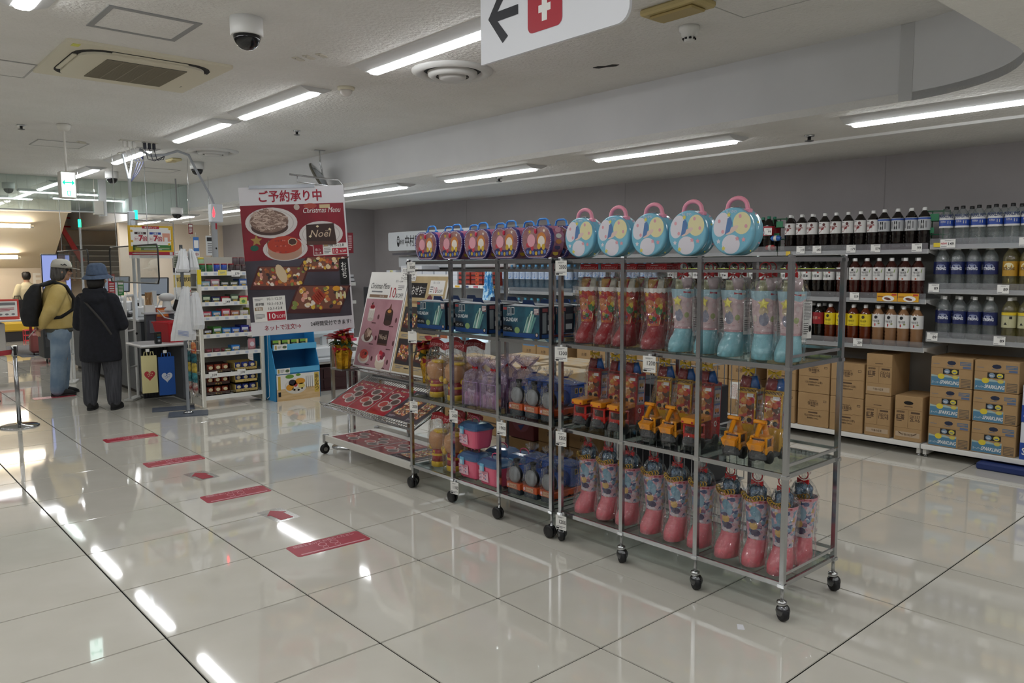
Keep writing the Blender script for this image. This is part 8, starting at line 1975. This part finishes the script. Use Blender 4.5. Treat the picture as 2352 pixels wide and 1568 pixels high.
# ---- person in the dark coat and blue hat, seen from behind
pw = thing('person', 'person from behind in dark quilted coat, striped trousers and blue bucket hat', 'person', (1.19, 1.99, 0), math.radians(138))
fl, fr = (.115, .02), (-.115, -.01)
bd = MB(); head(bd, (0, -.02, 1.33), SKIN, .96)
bd.loft([((0, 0, .66), .13, .1), ((0, 0, .85), .13, .1), ((0, .01, 1.05), .14, .1), ((0, .01, 1.14), .13, .085), ((0, 0, 1.2), .06, .055), ((0, 0, 1.26), .05, .05)], SKIN, 16)
legs(bd, fl, fr, .68, .38, SKIN, (.085, .07, .05, .042))
for sx, el, wr, fd in ((1, (.205, -.02, .87), (.12, -.2, .9), (-.5, -.9, .2)), (-1, (-.205, -.04, .87), (-.11, -.22, .92), (.4, -.9, .3))):
    limb(bd, [(sx * .13, .01, 1.13), el, wr], [.05, .042, .03], SKIN); hand(bd, wr, fd, (0, 0, 1), SKIN, .95)
fused(bd, 'body', pw, .0068, 3); eyes(pw, Matrix.Translation((0, -.02, 1.33)) @ Matrix.Scale(.96, 4))
COAT = noisy('dark_quilted_cloth', '#14161d', '#1b1d26', scale=24, rough=.9, bump=.5, bscale=26)
c = MB(); c.loft([((0, .0, .50), .2, .155), ((0, .0, .56), .205, .165), ((0, .0, .72), .195, .16), ((0, .0, .9), .175, .145), ((0, .01, 1.02), .17, .135), ((0, .015, 1.12), .155, .12), ((0, .01, 1.19), .1, .09), ((0, .0, 1.24), .085, .085)], COAT, 24)
for sx, el, wr in ((1, (.212, -.02, .87), (.13, -.18, .9)), (-1, (-.212, -.04, .87), (-.12, -.2, .92))): limb(c, [(sx * .14, .01, 1.12), el, wr], [.078, .068, .054], COAT, 14)
c.ball((0, .1, 1.14), (.125, .06, .075), COAT, 14); c.tube([(-.09, .05, 1.22), (-.06, .1, 1.2), (.06, .1, 1.2), (.09, .05, 1.22)], .035, COAT, 8)
fused(c, 'coat', pw, .011, 5)
TR = noisy('striped_trouser_cloth', '#34353b', '#4b4c52', scale=14, rough=.9, stretch=(6, 6, .3))
tr = MB()
for sx, f in ((1, fl), (-1, fr)):
    h = (sx * .09, 0, .66); a = (f[0], f[1] + .015, .09); limb(tr, [h, (f[0] * .6 + h[0] * .4, f[1] - .01, .38), a], [.105, .085, .066], TR, 14)
fused(tr, 'trousers', pw, .011, 3)
for f, yw in ((fl, .25), (fr, .1)): shoe(pw, f, yw, K('#121214', .7), K('#1b1b1d', .8))
HB = noisy('blue_hat_felt', '#4b5a72', '#57677f', scale=30, rough=.95, bump=.3, bscale=60)
HM = Matrix.Translation((0, -.015, 1.37)) @ Matrix.Rotation(-.08, 4, 'X') @ Matrix.Diagonal((.84, .84, .95, 1))
MB().lathe([(.118, .0), (.114, .03), (.104, .08), (.09, .11), (.06, .128), (.0001, .132)], HB, 26, M=HM, sy=1.08).lathe([(.112, .012), (.14, -.004), (.165, -.028), (.168, -.033), (.15, -.022), (.112, .0)], HB, 30, M=HM, sy=1.08, cap=False).tube([(.118 * math.cos(a * PI / 12), .127 * math.sin(a * PI / 12), .012) for a in range(24)], .005, K('#47566e', .9), 5, HM, True).build('hat', pw)
MB().loft([((0, .03, 1.22), .06, .06), ((0, .022, 1.28), .08, .08), ((0, .008, 1.37), .085, .092)], K('#15120f', .6), 16).build('hair', pw)
MB().tube([(.13, .1, 1.17), (.0, .16, 1.06), (-.14, .175, .9), (-.2, .15, .78)], .011, K('#2f2c2a', .7), 5).build('bag_strap', pw)

# ---- person in the yellow jacket with a cap, in profile
pm_ = thing('person', 'person in yellow jacket, pale jeans and white cap standing in profile, hands behind', 'person', (1.10, 3.32, 0), math.radians(86))
fl, fr = (.10, -.01), (-.08, .05)
bd = MB(); HMx = head(bd, (0, -.055, 1.405), SKIN, .98, .0)
bd.loft([((0, 0, .74), .125, .095), ((0, -.005, .95), .13, .1), ((0, .005, 1.12), .15, .105), ((0, .01, 1.22), .14, .09), ((0, -.01, 1.27), .065, .06), ((0, -.03, 1.33), .052, .05)], SKIN, 16)
legs(bd, fl, fr, .74, .42, SKIN, (.085, .07, .05, .042))
for sx, el, wr, fd, up in ((1, (.235, .1, .98), (.05, .2, .77), (-.8, .25, -.45), (0, 1, .2)), (-1, (-.235, .1, .98), (-.04, .18, .78), (.7, .35, -.5), (0, 1, .2))):
    limb(bd, [(sx * .165, .01, 1.2), el, wr], [.05, .042, .029], SKIN); hand(bd, wr, fd, up, SKIN, 1.0, .5)
fused(bd, 'body', pm_, .0068, 3); eyes(pm_, HMx)
JK_ = noisy('yellow_jacket_cloth', '#cbb066', '#d8bf7a', scale=7, rough=.7, bump=.45, bscale=16)
c = MB(); c.loft([((0, .0, .765), .175, .145), ((0, .0, .79), .185, .155), ((0, .0, .9), .2, .165), ((0, .0, 1.05), .195, .155), ((0, .01, 1.16), .185, .135), ((0, .01, 1.23), .13, .105), ((0, -.015, 1.285), .08, .08)], JK_, 24)
for sx, el, wr in ((1, (.25, .105, .98), (.07, .195, .8)), (-1, (-.25, .105, .98), (-.06, .175, .81))): limb(c, [(sx * .165, .01, 1.18), el, wr], [.088, .078, .05], JK_, 14)
c.tube([(-.07, .03, 1.29), (-.075, -.05, 1.27), (0, -.095, 1.235), (.075, -.05, 1.27), (.07, .03, 1.29)], .02, JK_, 6)
fused(c, 'jacket', pm_, .010, 4)
MB().loft([((0, 0, .725), .168, .138), ((0, 0, .775), .172, .142)], K('#55564f', .9), 20).build('shirt_hem', pm_)
DN = noisy('pale_denim', '#7289a0', '#93a6b8', scale=6, rough=.9, bump=.25, bscale=24)
tr = MB(); tr.loft([((0, 0, .64), .155, .12), ((0, 0, .76), .158, .125)], DN, 18)
for sx, f in ((1, fl), (-1, fr)):
    h = (sx * .08, .0, .72); limb(tr, [h, (f[0] * .6 + h[0] * .4, f[1] - .02, .42), (f[0], f[1] + .01, .075)], [.105, .085, .078], DN, 14)
fused(tr, 'jeans', pm_, .010, 3)
for f, yw in ((fl, .05), (fr, -.1)): shoe(pm_, f, yw, K('#1a1a1c', .7), K('#3a3a38', .8))
CP = K('#c9c6bb', .8); CM = Matrix.Translation((0, -.055, 1.415)) @ Matrix.Rotation(.1, 4, 'X')
b = MB().lathe([(.094, .03), (.092, .07), (.08, .105), (.05, .128), (.0001, .135)], CP, 24, M=CM, sy=1.14)
b.add([(x * .085, -.085 - .105 * math.cos(x * 1.45), .036 - .012 * (1 - x * x) + dz) for dz in (0, .006) for x in (-1, -.66, -.33, 0, .33, .66, 1)] + [(x * .088, -.06 - .042 * math.cos(x * 1.4), .036 + dz) for dz in (0, .006) for x in (-1, -.66, -.33, 0, .33, .66, 1)],
      [(i, i + 1, i + 15, i + 14) for i in range(6)] + [(i + 21, i + 22, i + 8, i + 7) for i in range(6)] + [(i + 7, i + 8, i + 1, i) for i in range(6)], CP, True, CM)
co_ = b.build('cap', pm_); MB().ball((0, -.098, .075), (.028, .008, .02), K('#1f5a3c', .6), 10, CM, 6).tube([(-.094, -.04, .06), (-.095, -.02, .075), (-.095, .0, .06), (-.094, .02, .07)], .005, INK, 5, CM).build('cap_badge', co_)
MB().loft([((0, -.01, 1.29), .055, .05), ((0, -.02, 1.34), .083, .078), ((0, -.04, 1.41), .085, .092), ((0, -.05, 1.46), .083, .095)], noisy('grey_hair', '#3d3a38', '#6b6764', scale=40, rough=.7, stretch=(1, 1, .2)), 16).build('hair', pm_)
gl_ = MB()
for sx in (-1, 1): gl_.ball((sx * .032, -.098, .012), (.027, .006, .02), K('#1c1412', .1, 0, .7), 12, HMx, 6).tube([(sx * .058, -.094, .016), (sx * .076, -.04, .018), (sx * .078, .02, .012)], .003, BLACK, 5, HMx)
gl_.tube([(-.008, -.1, .016), (.008, -.1, .016)], .003, BLACK, 5, HMx).build('glasses', pm_)
bp_ = thing('backpack', 'black backpack worn on the yellow jacket', 'backpack', (1.10, 3.32, 0), math.radians(86))
BPm = noisy('black_nylon', '#101114', '#191a1e', scale=20, rough=.7, bump=.4, bscale=18)
b = MB(); b.loft([((0, .255, .80), .125, .085), ((0, .26, .86), .15, .10), ((0, .255, 1.0), .155, .10), ((0, .235, 1.15), .14, .085), ((0, .2, 1.25), .1, .05), ((0, .18, 1.27), .05, .03)], BPm, 20); b.ball((0, .335, .93), (.1, .035, .09), BPm, 12)
fused(b, 'sack', bp_, .011, 4)
b = MB()
for sx in (-1, 1): b.tube([(sx * .085, .15, 1.25), (sx * .11, .04, 1.29), (sx * .13, -.08, 1.235), (sx * .14, -.145, 1.1), (sx * .155, -.13, .98), (sx * .2, .0, .9), (sx * .13, .19, .88)], .021, K('#0e0f11', .7), 6)
b.build('strap', bp_)
tag(MB().add([(0, 0, 0), (.012, 0, .004), (.1, -.03, .12), (.085, -.03, .125), (0, .002, 0), (.012, .002, .004), (.1, -.028, .12), (.085, -.028, .125)], [(0, 1, 2, 3), (7, 6, 5, 4), (0, 4, 5, 1), (1, 5, 6, 2), (2, 6, 7, 3), (3, 7, 4, 0)], PAPER).build('paper_slip', None, (.80, 3.38, .67), .2), 'white paper slip held behind the back of the person in yellow', 'paper')

# ---- far person in beige seen from behind
pf = thing('person', 'far person in beige top and black trousers seen from behind near the exit', 'person', (2.41, 12.5, 0), math.radians(190))
bd = MB(); head(bd, (0, -.02, 1.26), SKIN, .95)
bd.loft([((0, 0, .6), .12, .09), ((0, 0, .8), .12, .09), ((0, .02, 1.05), .14, .095), ((0, .01, 1.12), .06, .055), ((0, 0, 1.19), .05, .05)], SKIN, 14); legs(bd, (.09, .0), (-.1, .03), .62, .34, SKIN, (.08, .07, .05, .04))
for sx, el, wr in ((1, (.23, .02, .83), (.16, -.1, .68)), (-1, (-.23, .03, .83), (-.16, -.1, .7))): limb(bd, [(sx * .15, .01, 1.05), el, wr], [.05, .04, .03], SKIN); hand(bd, wr, (0, -.6, -.6), (0, -1, .5), SKIN, .95)
fused(bd, 'body', pf, .009, 2); eyes(pf, Matrix.Translation((0, -.02, 1.26)) @ Matrix.Scale(.95, 4))
BG = K('#c9bfa0', .9); c = MB(); c.loft([((0, 0, .64), .16, .12), ((0, .01, .8), .165, .125), ((0, .02, 1.0), .175, .12), ((0, .015, 1.08), .14, .1), ((0, .0, 1.14), .07, .07)], BG, 18)
for sx, el, wr in ((1, (.24, .02, .83), (.17, -.08, .71)), (-1, (-.24, .03, .83), (-.17, -.08, .73))): limb(c, [(sx * .15, .01, 1.04), el, wr], [.075, .06, .045], BG)
fused(c, 'jumper', pf, .012, 3)
tr = MB(); BT = K('#15161b', .9)
for sx, f in ((1, (.09, 0)), (-1, (-.1, .03))): limb(tr, [(sx * .08, 0, .62), (f[0] * .6 + sx * .03, f[1], .34), (f[0], f[1], .07)], [.1, .075, .062], BT)
fused(tr, 'trousers', pf, .012, 2)
for f in ((.09, 0), (-.1, .03)): shoe(pf, f, .2, K('#c9c6c4', .6), K('#2a3a6a', .7))
MB().loft([((0, .02, 1.2), .06, .055), ((0, .01, 1.26), .083, .09), ((0, -.0, 1.33), .08, .092), ((0, .0, 1.365), .05, .06)], K('#1c1715', .5), 14).build('hair', pf)
hbg = thing('handbag', 'black handbag on the arm of the far person in beige', 'bag', (2.2, 12.35, .52))
rloft([rr_ring(.1, .05, .02, 0), rr_ring(.14, .06, .02, .04), rr_ring(.13, .05, .02, .26)], K('#111216', .6)).build('bag', hbg); MB().tube([(-.07, 0, .25), (-.05, 0, .34), (.05, 0, .34), (.07, 0, .25)], .01, K('#111216', .6), 6).build('handle', hbg)
